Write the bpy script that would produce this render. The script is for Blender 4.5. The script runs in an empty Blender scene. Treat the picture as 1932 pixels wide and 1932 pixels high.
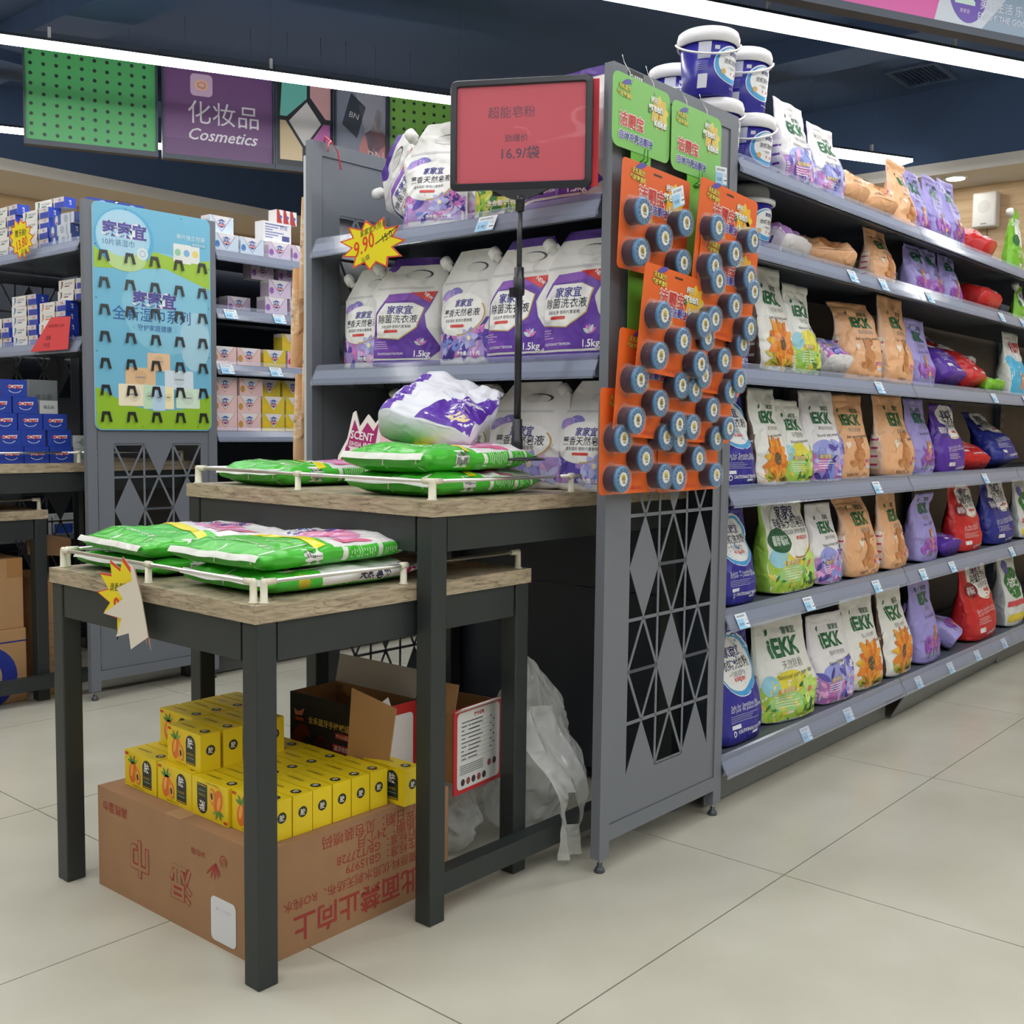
import bpy, math, random
import numpy as np
from mathutils import Vector, Matrix, noise
from mathutils.bvhtree import BVHTree
from mathutils.geometry import tessellate_polygon

# ---------------------------------------------------------------- camera, light, exposure
SC = bpy.context.scene
COL = SC.collection
CAM = bpy.data.cameras.new('camera')
CAM.sensor_width = 36.0
CAM.lens = 2043.83 / 1932 * 36.0
CAM.clip_start = 0.05
cam = bpy.data.objects.new('camera', CAM)
COL.objects.link(cam)
RT = Vector((0.65326684, -0.75703385, 0.01192428))
DN = Vector((-0.05044971, -0.0592381, -0.99696824))
FW = Vector((0.75544508, 0.65068471, -0.07689043))
cam.matrix_world = Matrix(((RT.x, -DN.x, -FW.x, 0), (RT.y, -DN.y, -FW.y, 0), (RT.z, -DN.z, -FW.z, 1.07), (0, 0, 0, 1)))
SC.camera = cam
W = bpy.data.worlds.new('world'); SC.world = W
W.use_nodes = True
W.node_tree.nodes['Background'].inputs[0].default_value = (0.80, 0.87, 1.0, 1)
W.node_tree.nodes['Background'].inputs[1].default_value = 0.05
SC.view_settings.view_transform = 'Standard'
SC.view_settings.look = 'None'
SC.view_settings.gamma = 1.0
SC.view_settings.use_curve_mapping = False
SC.view_settings.exposure = 0.0
SC.cycles.use_denoising = True
SC.cycles.use_light_tree = False
SC.cycles.use_adaptive_sampling = True
SC.cycles.adaptive_threshold = 0.05
SC.cycles.adaptive_min_samples = 12
SC.cycles.max_bounces = 6
SC.cycles.transparent_max_bounces = 12
SC.cycles.diffuse_bounces = 4
SC.cycles.glossy_bounces = 3
SC.cycles.caustics_reflective = False
SC.cycles.caustics_refractive = False
LED_POWER = 21.0
random.seed(7)
R = random.Random(11)

# ---------------------------------------------------------------- colour and materials
def lin(c):
    o = []
    for v in c[:3]:
        v /= 255.0
        o.append(v / 12.92 if v <= 0.04045 else ((v + 0.055) / 1.055) ** 2.4)
    return (o[0], o[1], o[2], 1.0)

def newmat(name):
    m = bpy.data.materials.new(name); m.use_nodes = True
    nt = m.node_tree
    return m, nt, nt.nodes['Principled BSDF']

def attr_mat(name, rough=0.5, metal=0.0, bump=0.0, bscale=60.0, var=0.0, vscale=8.0, spec=0.5, coat=0.0, ridged=False):
    """surface whose colour is the thing's own print colour, with fine relief and grain"""
    m, nt, b = newmat(name)
    a = nt.nodes.new('ShaderNodeAttribute'); a.attribute_name = 'Col'
    src = a.outputs['Color']
    tc = nt.nodes.new('ShaderNodeTexCoord')
    if var:
        n = nt.nodes.new('ShaderNodeTexNoise'); n.inputs['Scale'].default_value = vscale; n.inputs['Detail'].default_value = 5
        nt.links.new(tc.outputs['Object'], n.inputs['Vector'])
        r = nt.nodes.new('ShaderNodeMapRange'); r.inputs[3].default_value = 1 - var; r.inputs[4].default_value = 1 + var
        nt.links.new(n.outputs['Fac'], r.inputs[0])
        mx = nt.nodes.new('ShaderNodeMix'); mx.data_type = 'RGBA'; mx.blend_type = 'MULTIPLY'; mx.inputs[0].default_value = 1
        nt.links.new(src, mx.inputs[6]); nt.links.new(r.outputs[0], mx.inputs[7])
        src = mx.outputs[2]
    nt.links.new(src, b.inputs['Base Color'])
    b.inputs['Roughness'].default_value = rough; b.inputs['Metallic'].default_value = metal
    b.inputs['Specular IOR Level'].default_value = spec
    b.inputs['Coat Weight'].default_value = coat
    if bump:
        n = nt.nodes.new('ShaderNodeTexNoise'); n.inputs['Scale'].default_value = bscale; n.inputs['Detail'].default_value = 4
        if ridged: n.noise_type = 'RIDGED_MULTIFRACTAL'; n.inputs['Detail'].default_value = 2; n.inputs['Distortion'].default_value = 0.7
        nt.links.new(tc.outputs['Object'], n.inputs['Vector'])
        p = nt.nodes.new('ShaderNodeBump'); p.inputs['Strength'].default_value = bump; p.inputs['Distance'].default_value = 0.01
        nt.links.new(n.outputs['Fac'], p.inputs['Height']); nt.links.new(p.outputs[0], b.inputs['Normal'])
    return m

FILM = attr_mat('printed_film', 0.40, bump=0.8, bscale=24, ridged=True)
FILM2 = attr_mat('shiny_film', 0.27, bump=0.8, bscale=20, ridged=True)
PAPER = attr_mat('printed_paper', 0.62)
CARD = attr_mat('coated_card', 0.42)
CARTON = attr_mat('corrugated_board', 0.8, var=0.10, vscale=14, bump=0.05, bscale=90)
PAINT = attr_mat('powder_coat', 0.42, bump=0.03, bscale=500, var=0.04, vscale=3)
PLAST = attr_mat('moulded_plastic', 0.3)
FRAME = attr_mat('black_steel', 0.45, var=0.12, vscale=9)
CEIL = attr_mat('painted_soffit', 0.8, var=0.03, vscale=2)

def chrome_mat():
    m, nt, b = newmat('chrome')
    b.inputs['Base Color'].default_value = (0.78, 0.77, 0.74, 1); b.inputs['Metallic'].default_value = 1; b.inputs['Roughness'].default_value = 0.14
    n = nt.nodes.new('ShaderNodeTexNoise'); n.inputs['Scale'].default_value = 40
    r = nt.nodes.new('ShaderNodeMapRange'); r.inputs[3].default_value = 0.26; r.inputs[4].default_value = 0.34
    nt.links.new(n.outputs['Fac'], r.inputs[0]); nt.links.new(r.outputs[0], b.inputs['Roughness'])
    return m
CHROME = chrome_mat()

def clear_mat(name, alpha, rough, col=(0.9, 0.93, 0.97, 1), bump=0.0, bscale=30, ext=0.3, ridged=False):
    m, nt, b = newmat(name)
    b.inputs['Base Color'].default_value = col; b.inputs['Roughness'].default_value = rough
    out = nt.nodes['Material Output']
    t = nt.nodes.new('ShaderNodeBsdfTransparent'); t.inputs[0].default_value = (0.96, 0.97, 0.98, 1)
    mix = nt.nodes.new('ShaderNodeMixShader')
    fr = nt.nodes.new('ShaderNodeLayerWeight'); fr.inputs[0].default_value = 0.25
    r = nt.nodes.new('ShaderNodeMapRange'); r.inputs[3].default_value = alpha; r.inputs[4].default_value = min(1, alpha + ext)
    nt.links.new(fr.outputs['Facing'], r.inputs[0]); nt.links.new(r.outputs[0], mix.inputs[0])
    nt.links.new(t.outputs[0], mix.inputs[1]); nt.links.new(b.outputs[0], mix.inputs[2]); nt.links.new(mix.outputs[0], out.inputs[0])
    if bump:
        tc = nt.nodes.new('ShaderNodeTexCoord')
        n = nt.nodes.new('ShaderNodeTexNoise'); n.inputs['Scale'].default_value = bscale; n.inputs['Detail'].default_value = 6
        if ridged: n.noise_type = 'RIDGED_MULTIFRACTAL'; n.inputs['Detail'].default_value = 3; n.inputs['Distortion'].default_value = 1.0
        nt.links.new(tc.outputs['Object'], n.inputs['Vector'])
        p = nt.nodes.new('ShaderNodeBump'); p.inputs['Strength'].default_value = bump; p.inputs['Distance'].default_value = 0.02
        nt.links.new(n.outputs['Fac'], p.inputs['Height']); nt.links.new(p.outputs[0], b.inputs['Normal'])
    return m
CLEAR = clear_mat('clear_plastic', 0.03, 0.06)
CHANNEL = clear_mat('price_channel_plastic', 0.20, 0.10, (0.50, 0.56, 0.70, 1), ext=0.35)
POLY = clear_mat('polythene', 0.40, 0.14, (0.88, 0.90, 0.88, 1), bump=1.0, bscale=16, ext=0.45, ridged=True)

def wood_mat():
    m, nt, b = newmat('oak_laminate')
    tc = nt.nodes.new('ShaderNodeTexCoord'); mp = nt.nodes.new('ShaderNodeMapping')
    mp.inputs['Scale'].default_value = (5.0, 5.0, 46.0)
    nt.links.new(tc.outputs['Object'], mp.inputs[0])
    n = nt.nodes.new('ShaderNodeTexNoise'); n.inputs['Scale'].default_value = 3.2; n.inputs['Detail'].default_value = 8; n.inputs['Roughness'].default_value = 0.68; n.inputs['Distortion'].default_value = 0.6
    nt.links.new(mp.outputs[0], n.inputs['Vector'])
    cr = nt.nodes.new('ShaderNodeValToRGB')
    e = cr.color_ramp.elements
    e[0].position = 0.30; e[0].color = lin((116, 103, 86)); e[1].position = 0.72; e[1].color = lin((202, 187, 160))
    k = e.new(0.5); k.color = lin((172, 157, 132))
    nt.links.new(n.outputs['Fac'], cr.inputs[0])
    # thin dark cracks
    mp2 = nt.nodes.new('ShaderNodeMapping'); mp2.inputs['Scale'].default_value = (2.6, 2.6, 26.0)
    nt.links.new(tc.outputs['Object'], mp2.inputs[0])
    n2 = nt.nodes.new('ShaderNodeTexNoise'); n2.inputs['Scale'].default_value = 2.0; n2.inputs['Detail'].default_value = 2
    nt.links.new(mp2.outputs[0], n2.inputs['Vector'])
    c2 = nt.nodes.new('ShaderNodeValToRGB'); q = c2.color_ramp.elements
    q[0].position = 0.488; q[0].color = (1, 1, 1, 1); q[1].position = 0.512; q[1].color = (1, 1, 1, 1)
    z = q.new(0.5); z.color = (0.42, 0.38, 0.34, 1)
    nt.links.new(n2.outputs['Fac'], c2.inputs[0])
    mx = nt.nodes.new('ShaderNodeMix'); mx.data_type = 'RGBA'; mx.blend_type = 'MULTIPLY'; mx.inputs[0].default_value = 0.8
    nt.links.new(cr.outputs[0], mx.inputs[6]); nt.links.new(c2.outputs[0], mx.inputs[7])
    nt.links.new(mx.outputs[2], b.inputs['Base Color'])
    b.inputs['Roughness'].default_value = 0.42
    p = nt.nodes.new('ShaderNodeBump'); p.inputs['Strength'].default_value = 0.15; p.inputs['Distance'].default_value = 0.003
    nt.links.new(n.outputs['Fac'], p.inputs['Height']); nt.links.new(p.outputs[0], b.inputs['Normal'])
    return m
WOOD = wood_mat()

def wallwood_mat():
    m, nt, b = newmat('pale_wood_wall')
    tc = nt.nodes.new('ShaderNodeTexCoord'); mp = nt.nodes.new('ShaderNodeMapping'); mp.inputs['Scale'].default_value = (1.0, 1.0, 14.0)
    nt.links.new(tc.outputs['Object'], mp.inputs[0])
    n = nt.nodes.new('ShaderNodeTexNoise'); n.inputs['Scale'].default_value = 2.2; n.inputs['Detail'].default_value = 7; n.inputs['Distortion'].default_value = 0.5
    nt.links.new(mp.outputs[0], n.inputs['Vector'])
    cr = nt.nodes.new('ShaderNodeValToRGB'); e = cr.color_ramp.elements
    e[0].position = 0.3; e[0].color = lin((196, 164, 122)); e[1].position = 0.7; e[1].color = lin((224, 198, 160))
    nt.links.new(n.outputs['Fac'], cr.inputs[0]); nt.links.new(cr.outputs[0], b.inputs['Base Color']); b.inputs['Roughness'].default_value = 0.5
    return m
WALLWOOD = wallwood_mat()

def tile_mat():
    m, nt, b = newmat('polished_stone_tile')
    tc = nt.nodes.new('ShaderNodeTexCoord'); g = nt.nodes.new('ShaderNodeNewGeometry')
    n = nt.nodes.new('ShaderNodeTexNoise'); n.inputs['Scale'].default_value = 3.0; n.inputs['Detail'].default_value = 4; n.inputs['Roughness'].default_value = 0.5
    nt.links.new(g.outputs['Position'], n.inputs['Vector'])
    cr = nt.nodes.new('ShaderNodeValToRGB'); e = cr.color_ramp.elements
    e[0].position = 0.2; e[0].color = lin((183, 180, 163)); e[1].position = 0.8; e[1].color = lin((200, 198, 184))
    nt.links.new(n.outputs['Fac'], cr.inputs[0])
    v = nt.nodes.new('ShaderNodeTexNoise'); v.inputs['Scale'].default_value = 9; v.inputs['Detail'].default_value = 6; v.inputs['Distortion'].default_value = 1.6
    nt.links.new(g.outputs['Position'], v.inputs['Vector'])
    c2 = nt.nodes.new('ShaderNodeValToRGB'); q = c2.color_ramp.elements
    q[0].position = 0.46; q[0].color = (0, 0, 0, 1); q[1].position = 0.54; q[1].color = (0, 0, 0, 1); z = q.new(0.5); z.color = (0.03, 0.03, 0.03, 1)
    nt.links.new(v.outputs['Fac'], c2.inputs[0])
    mx = nt.nodes.new('ShaderNodeMix'); mx.data_type = 'RGBA'; mx.inputs[7].default_value = lin((220, 217, 204))
    nt.links.new(c2.outputs[0], mx.inputs[0]); nt.links.new(cr.outputs[0], mx.inputs[6])
    nt.links.new(mx.outputs[2], b.inputs['Base Color'])
    b.inputs['Roughness'].default_value = 0.24; b.inputs['Specular IOR Level'].default_value = 0.42
    return m
TILE = tile_mat()

def led_mat(name, col, power):
    m, nt, b = newmat(name)
    b.inputs['Base Color'].default_value = (0.8, 0.8, 0.8, 1)
    b.inputs['Emission Color'].default_value = col; b.inputs['Emission Strength'].default_value = power
    return m
LED = led_mat('led_diffuser', (1.0, 0.99, 0.972, 1), LED_POWER)
DOWN = led_mat('downlight_glow', (1.0, 0.93, 0.82, 1), 45.0)

# ---------------------------------------------------------------- mesh building
class MB:
    def __init__(s):
        s.v = []; s.f = []; s.c = []; s.m = []; s.sm = []
    def add(s, vs, fs, col, mi=0, smooth=False):
        o = len(s.v); s.v += [tuple(p) for p in vs]
        many = isinstance(col, list)
        for k, f in enumerate(fs):
            s.f.append(tuple(i + o for i in f)); s.c.append(col[k] if many else col); s.m.append(mi); s.sm.append(smooth)
        return s
    def box(s, x0, y0, z0, x1, y1, z1, col, mi=0, T=None):
        vs = [Vector(p) for p in ((x0, y0, z0), (x1, y0, z0), (x1, y1, z0), (x0, y1, z0), (x0, y0, z1), (x1, y0, z1), (x1, y1, z1), (x0, y1, z1))]
        if T: vs = [T @ p for p in vs]
        return s.add(vs, [(0, 3, 2, 1), (4, 5, 6, 7), (0, 1, 5, 4), (1, 2, 6, 5), (2, 3, 7, 6), (3, 0, 4, 7)], col, mi)
    def prism(s, pts, fn, t, col, col2=None, mi=0):
        """outline pts (2D, ccw seen from the front) given depth t; fn(x, y, d) -> 3D, d = 0 is the front"""
        n = len(pts)
        tri = tessellate_polygon([[Vector((p[0], p[1], 0)) for p in pts]])
        vs = [fn(p[0], p[1], 0) for p in pts] + [fn(p[0], p[1], t) for p in pts]
        a = sum(pts[i][0] * pts[(i + 1) % n][1] - pts[(i + 1) % n][0] * pts[i][1] for i in range(n))
        ft = []
        for q in tri:
            q = list(q)
            ar = sum(pts[q[i]][0] * pts[q[(i + 1) % 3]][1] - pts[q[(i + 1) % 3]][0] * pts[q[i]][1] for i in range(3))
            ft.append(tuple(q if ar > 0 else q[::-1]))
        s.add(vs, ft, col, mi)
        o = len(s.v) - 2 * n
        side = [(i, i + n, (i + 1) % n + n, (i + 1) % n) for i in range(n)]
        if a < 0: side = [f[::-1] for f in side]
        back = [tuple(i + n for i in f[::-1]) for f in ft]
        for f in side + back:
            s.f.append(tuple(i + o for i in f)); s.c.append(col2 or col); s.m.append(mi); s.sm.append(False)
        return s
    def lathe(s, prof, n, col, T=None, mi=0, smooth=True, cap=True):
        """prof: list of (r, z)"""
        vs = []
        for r, z in prof:
            for k in range(n):
                a = 2 * math.pi * k / n; vs.append(Vector((r * math.cos(a), r * math.sin(a), z)))
        fs = []; cl = []
        for i in range(len(prof) - 1):
            for k in range(n):
                k2 = (k + 1) % n; fs.append((i * n + k, i * n + k2, (i + 1) * n + k2, (i + 1) * n + k)); cl.append(col[i] if isinstance(col, list) else col)
        if cap:
            fs.append(tuple(range(n - 1, -1, -1))); fs.append(tuple((len(prof) - 1) * n + k for k in range(n)))
            cl.append(col[0] if isinstance(col, list) else col); cl.append(col[-1] if isinstance(col, list) else col)
        if T: vs = [T @ p for p in vs]
        return s.add(vs, fs, cl, mi, smooth)
    def tube(s, path, r, n, col, mi=0, closed=False):
        P = [Vector(p) for p in path]; vs = []; m = len(P)
        for i, p in enumerate(P):
            d = (P[(i + 1) % m] - P[i - 1]) if closed else (P[min(i + 1, m - 1)] - P[max(i - 1, 0)])
            d.normalize()
            u = d.orthogonal().normalized() if abs(d.z) > 0.9 else Vector((0, 0, 1)).cross(d).normalized()
            w = d.cross(u)
            rr = r[i] if isinstance(r, (list, tuple)) else r
            for k in range(n):
                a = 2 * math.pi * k / n; vs.append(p + u * (rr * math.cos(a)) + w * (rr * math.sin(a)))
        fs = []
        for i in range(m if closed else m - 1):
            j = (i + 1) % m
            for k in range(n):
                k2 = (k + 1) % n; fs.append((i * n + k, i * n + k2, j * n + k2, j * n + k))
        if not closed: fs += [tuple(range(n - 1, -1, -1)), tuple((m - 1) * n + k for k in range(n))]
        return s.add(vs, fs, col, mi, True)
    def flat(s, geo, fn, col, mi=0):
        vs, fs = geo
        return s.add([fn(p[0], p[1]) for p in vs], fs, col, mi)
    def mesh(s, name, mats):
        me = bpy.data.meshes.new(name)
        me.from_pydata(s.v, [], s.f)
        if not isinstance(mats, (list, tuple)): mats = [mats]
        for m in mats: me.materials.append(m)
        at = me.color_attributes.new('Col', 'FLOAT_COLOR', 'CORNER')
        cc = {}
        rows = []
        for f, c in zip(s.f, s.c):
            k = tuple(c)
            if k not in cc: cc[k] = lin(c)
            rows += cc[k] * len(f)
        at.data.foreach_set('color', np.array(rows, dtype=np.float32))
        me.polygons.foreach_set('material_index', np.array(s.m, dtype=np.int32))
        me.polygons.foreach_set('use_smooth', np.array(s.sm, dtype=bool))
        me.update()
        return me
    def build(s, name, mats, parent=None, loc=None, rot=None):
        return obj(name, s.mesh(name, mats), parent, loc, rot)

def obj(name, me, parent=None, loc=None, rot=None):
    o = bpy.data.objects.new(name, me); COL.objects.link(o)
    if parent: o.parent = parent
    if loc is not None: o.location = loc
    if rot is not None: o.rotation_euler = rot
    return o
def empty(name, loc=(0, 0, 0), rot=(0, 0, 0)):
    o = bpy.data.objects.new(name, None); COL.objects.link(o); o.location = loc; o.rotation_euler = rot; o.empty_display_size = 0.05
    return o
def tag(o, label, cat, group=None, kind=None):
    o['label'] = label; o['category'] = cat
    if group: o['group'] = group
    if kind: o['kind'] = kind
    return o
def struct(o, label=None):
    o['kind'] = 'structure'
    if label: o['label'] = label
    return o
def copy_tree(o, parent=None):
    c = o.copy(); COL.objects.link(c); c.parent = parent
    for ch in o.children: copy_tree(ch, c)
    return c
def bevel(o, w=0.002, seg=2):
    m = o.modifiers.new('bevel', 'BEVEL'); m.width = w; m.segments = seg; m.limit_method = 'ANGLE'; m.angle_limit = math.radians(40)
    return o
def rot_z(a): return Matrix.Rotation(a, 4, 'Z')
def ordn(i): return ['first', 'second', 'third', 'fourth', 'fifth', 'sixth', 'seventh', 'eighth', 'ninth', 'tenth', 'eleventh', 'twelfth', 'thirteenth', 'fourteenth', 'fifteenth'][i]

# 2D shapes for print: (verts, faces)
_tc = {}
def text(s, h=None, w=None, at=(0, 0), bold=0.0, shear=0.0, rot=0.0, anchor='c', sx=1.0):
    k = (s, bold, shear)
    if k not in _tc:
        cu = bpy.data.curves.new('t', 'FONT'); cu.body = s; cu.resolution_u = 2; cu.offset = bold; cu.shear = shear
        ob = bpy.data.objects.new('t', cu); me = bpy.data.meshes.new_from_object(ob)
        vs = [(v.co.x, v.co.y) for v in me.vertices]; fs = [tuple(p.vertices) for p in me.polygons]
        bpy.data.objects.remove(ob); bpy.data.curves.remove(cu); bpy.data.meshes.remove(me)
        xs = [p[0] for p in vs]; ys = [p[1] for p in vs]
        cx = (min(xs) + max(xs)) / 2; cy = (min(ys) + max(ys)) / 2
        out = []
        for f in fs:
            ar = sum(vs[f[i]][0] * vs[f[(i + 1) % len(f)]][1] - vs[f[(i + 1) % len(f)]][0] * vs[f[i]][1] for i in range(len(f)))
            out.append(f if ar > 0 else f[::-1])
        _tc[k] = ([(x - cx, y - cy) for x, y in vs], out, max(xs) - min(xs), max(ys) - min(ys))
    vs, fs, W0, H0 = _tc[k]
    sc = (w / W0) if w else (h / H0)
    dx = {'c': 0, 'l': W0 * sc * sx / 2, 'r': -W0 * sc * sx / 2}[anchor]
    ca, sa = math.cos(rot), math.sin(rot)
    o = []
    for x, y in vs:
        x = x * sc * sx + dx; y *= sc
        o.append((at[0] + x * ca - y * sa, at[1] + x * sa + y * ca))
    return o, fs
def disc(cx, cy, rx, ry=None, n=24, rings=1, rot=0.0):
    ry = ry or rx; vs = [(0.0, 0.0)]; fs = []
    for r in range(1, rings + 1):
        for k in range(n):
            a = 2 * math.pi * k / n; vs.append((rx * r / rings * math.cos(a), ry * r / rings * math.sin(a)))
    for k in range(n): fs.append((0, 1 + k, 1 + (k + 1) % n))
    for r in range(1, rings):
        for k in range(n):
            a, b = 1 + (r - 1) * n, 1 + r * n; k2 = (k + 1) % n; fs.append((a + k, b + k, b + k2, a + k2))
    ca, sa = math.cos(rot), math.sin(rot)
    return [(cx + x * ca - y * sa, cy + x * sa + y * ca) for x, y in vs], fs
def ring(cx, cy, r0, r1, n=28, a0=0.0, a1=2 * math.pi, sy=1.0, rot=0.0):
    vs = []; fs = []; full = abs(a1 - a0 - 2 * math.pi) < 1e-6; m = n if full else n + 1
    ca, sa = math.cos(rot), math.sin(rot)
    for k in range(m):
        a = a0 + (a1 - a0) * k / n
        for r in (r0, r1):
            x, y = r * math.cos(a), r * sy * math.sin(a); vs.append((cx + x * ca - y * sa, cy + x * sa + y * ca))
    for k in range(n):
        a, b = 2 * k, 2 * ((k + 1) % m); fs.append((a, a + 1, b + 1, b))
    return vs, fs
def rect(x0, y0, x1, y1, nx=1, ny=1):
    vs = [(x0 + (x1 - x0) * i / nx, y0 + (y1 - y0) * j / ny) for j in range(ny + 1) for i in range(nx + 1)]
    fs = [(j * (nx + 1) + i, j * (nx + 1) + i + 1, (j + 1) * (nx + 1) + i + 1, (j + 1) * (nx + 1) + i) for j in range(ny) for i in range(nx)]
    return vs, fs
def poly(pts):
    tri = tessellate_polygon([[Vector((p[0], p[1], 0)) for p in pts]]); fs = []
    for q in tri:
        ar = sum(pts[q[i]][0] * pts[q[(i + 1) % 3]][1] - pts[q[(i + 1) % 3]][0] * pts[q[i]][1] for i in range(3))
        fs.append(tuple(q) if ar > 0 else tuple(q)[::-1])
    return list(pts), fs
def rrect(x0, y0, x1, y1, r, n=4):
    pts = []
    for cx, cy, a in ((x1 - r, y0 + r, -90), (x1 - r, y1 - r, 0), (x0 + r, y1 - r, 90), (x0 + r, y0 + r, 180)):
        for k in range(n + 1):
            t = math.radians(a + 90 * k / n); pts.append((cx + r * math.cos(t), cy + r * math.sin(t)))
    return pts
def petal(cx, cy, L, w, ang, n=5):
    """pointed petal from (cx, cy) outwards, as a strip of quads"""
    vs = []; fs = []; ca, sa = math.cos(ang), math.sin(ang)
    for k in range(n + 1):
        t = k / n; hw = w / 2 * math.sin(math.pi * min(1, t * 0.92 + 0.04)) ** 0.8
        for sgn in (-1, 1):
            x, y = L * t, sgn * hw; vs.append((cx + x * ca - y * sa, cy + x * sa + y * ca))
    for k in range(n): fs.append((2 * k, 2 * k + 2, 2 * k + 3, 2 * k + 1))
    return vs, fs
def burst(n, r0, r1, rnd, sx=1.0, sy=1.0):
    pts = []
    for k in range(2 * n):
        a = math.pi * k / n; r = (r1 if k % 2 == 0 else r0) * (1 + 0.12 * (rnd.random() - 0.5)); pts.append((r * sx * math.cos(a), r * sy * math.sin(a)))
    return pts
def plane_fn(o, ex, ey, eps=0.0005):
    o = Vector(o); ex = Vector(ex); ey = Vector(ey); n = ex.cross(ey).normalized()
    return lambda x, y, d=0.0: o + ex * x + ey * y + n * (eps - d)
WHITE = (238, 238, 236)

# ================================================================ THE ROOM
NAVY = (62, 84, 118)
def slab(name, x0, y0, z0, x1, y1, z1, col, mat, parent=None):
    return MB().box(x0, y0, z0, x1, y1, z1, col).build(name, mat, parent)
floor = struct(slab('floor', -4.2, -3.7, -0.06, 8.6, 9.1, -0.011, (92, 84, 70), CEIL))
tm = MB().box(-0.4982, -0.4357, -0.010, 0.4982, 0.4357, 0.0, (200, 198, 182)).mesh('tile', TILE)
for i in range(-5, 8):
    for j in range(-5, 9):
        x = 1.867 + i; y = 1.5935 + 0.875 * j
        if -4.1 < x - 0.5 and x + 0.5 < 8.9 and -3.6 < y - 0.44 and y + 0.44 < 9.2:
            o = obj('tile', tm, floor, (x, y, 0))
struct(slab('ceiling', -4.2, -3.7, 3.5, 8.6, 9.1, 3.6, NAVY, CEIL))
struct(slab('wall_left', -4.2, 8.9, -0.05, 8.6, 9.1, 3.5, (214, 188, 150), WALLWOOD))
struct(slab('wall_right', 8.42, -3.5, -0.05, 8.6, 8.9, 3.5, (214, 188, 150), WALLWOOD))
struct(slab('wall_near', -4.2, -3.7, -0.05, 8.6, -3.5, 3.5, (200, 198, 190), CEIL))
struct(slab('wall_back', -4.2, -3.5, -0.05, -4.0, 8.9, 3.5, (200, 198, 190), CEIL))
SOF = (226, 222, 214)
t1 = struct(slab('trim_1', -4.0, 8.07, 2.9, 8.42, 8.9, 2.985, SOF, CEIL)); slab('upper_fascia', -4.0, 8.07, 2.986, 8.42, 8.9, 3.5, NAVY, CEIL, t1)
t2 = struct(slab('trim_2', 7.90, -3.5, 2.9, 8.42, 8.07, 2.985, SOF, CEIL)); slab('upper_fascia', 7.90, -3.5, 2.986, 8.42, 8.07, 3.5, NAVY, CEIL, t2)
# ceiling beams painted like the ceiling
for k, (x, y0, y1) in enumerate(((3.1, 3.0, 8.05), (6.35, -1.0, 8.05))):
    t = struct(slab('trim_%d' % (3 + k), x, y0, 3.36, x + 0.34, y1, 3.499, NAVY, CEIL))
t = struct(slab('trim_5', -3.9, 6.9, 3.30, 7.89, 7.25, 3.359, NAVY, CEIL))

# dark air diffuser in the ceiling
vt = empty('ceiling_vent', (7.5, 2.85, 3.5)); tag(vt, 'dark square air diffuser set flat in the navy ceiling', 'air vent')
m = MB()
for a, b, c, d in ((-0.21, -0.17, 0.21, -0.14), (-0.21, 0.14, 0.21, 0.17), (-0.21, -0.14, -0.18, 0.14), (0.18, -0.14, 0.21, 0.14)): m.box(a, b, -0.02, c, d, -0.001, (76, 92, 116))
m.build('frame', PAINT, vt)
sl = MB().box(-0.18, -0.008, -0.012, 0.18, 0.008, -0.003, (56, 70, 92)).mesh('slat', PAINT)
for k in range(9): obj('slat', sl, vt, (0, -0.12 + k * 0.03, 0), (0.5, 0, 0))

# ---------------------------------------------------------------- linear lamps hung in parallel rows
LA = math.radians(-26.3)
LD = Vector((math.cos(LA), math.sin(LA), 0)); LN = Vector((-math.sin(LA), math.cos(LA), 0))
def led(c, s0, s1, wd, label, hang=None):
    L = s1 - s0; p = LD * ((s0 + s1) / 2) + LN * c
    t = empty('linear_lamp', (p.x, p.y, 2.94), (0, 0, LA)); tag(t, label, 'lamp', 'long white linear lamps under the ceiling')
    MB().box(-L / 2, -wd / 2, 0, L / 2, wd / 2, 0.022, (250, 250, 250)).build('diffuser', LED, t)
    MB().box(-L / 2, -wd / 2 - 0.002, 0.0222, L / 2, wd / 2 + 0.002, 0.036, (40, 46, 56)).build('housing', PAINT, t)
    for s in (hang or [s0 + 0.3, (s0 + s1) / 2, s1 - 0.3]):
        x = s - (s0 + s1) / 2
        h = MB().box(x - 0.008, -0.008, 0.036, x + 0.008, 0.008, 0.10, (222, 222, 222)); h.box(x - 0.0008, -0.0008, 0.1, x + 0.0008, 0.0008, 0.559, NAVY)
        h.build('hanger', PAINT, t)
led(6.05, -6.0, 2.42, 0.08, 'long lamp running above the purple cosmetics sign', [-2.5, 0.021, 1.12, 2.2])
led(6.05, 3.9, 5.51, 0.14, 'short lamp hanging above the orange powder bags near the wood wall')
led(4.29, -3.0, 6.9, 0.13, 'brightest lamp crossing the picture above the blue buckets', [-1, 1.0, 3.068, 4.192, 5.6])
led(7.87, -6.2, 2.7, 0.08, 'far lamp half hidden behind the green dotted board')  # right end lengthened unseen behind the boards to brighten the far soffit
led(2.5, -3.5, 6.5, 0.13, 'lamp over the open floor beside the detergent aisle')
led(0.72, -3.5, 6.0, 0.13, 'lamp above the camera position')
led(-1.07, -2.5, 6.0, 0.13, 'lamp over the empty floor behind the camera')

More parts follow.
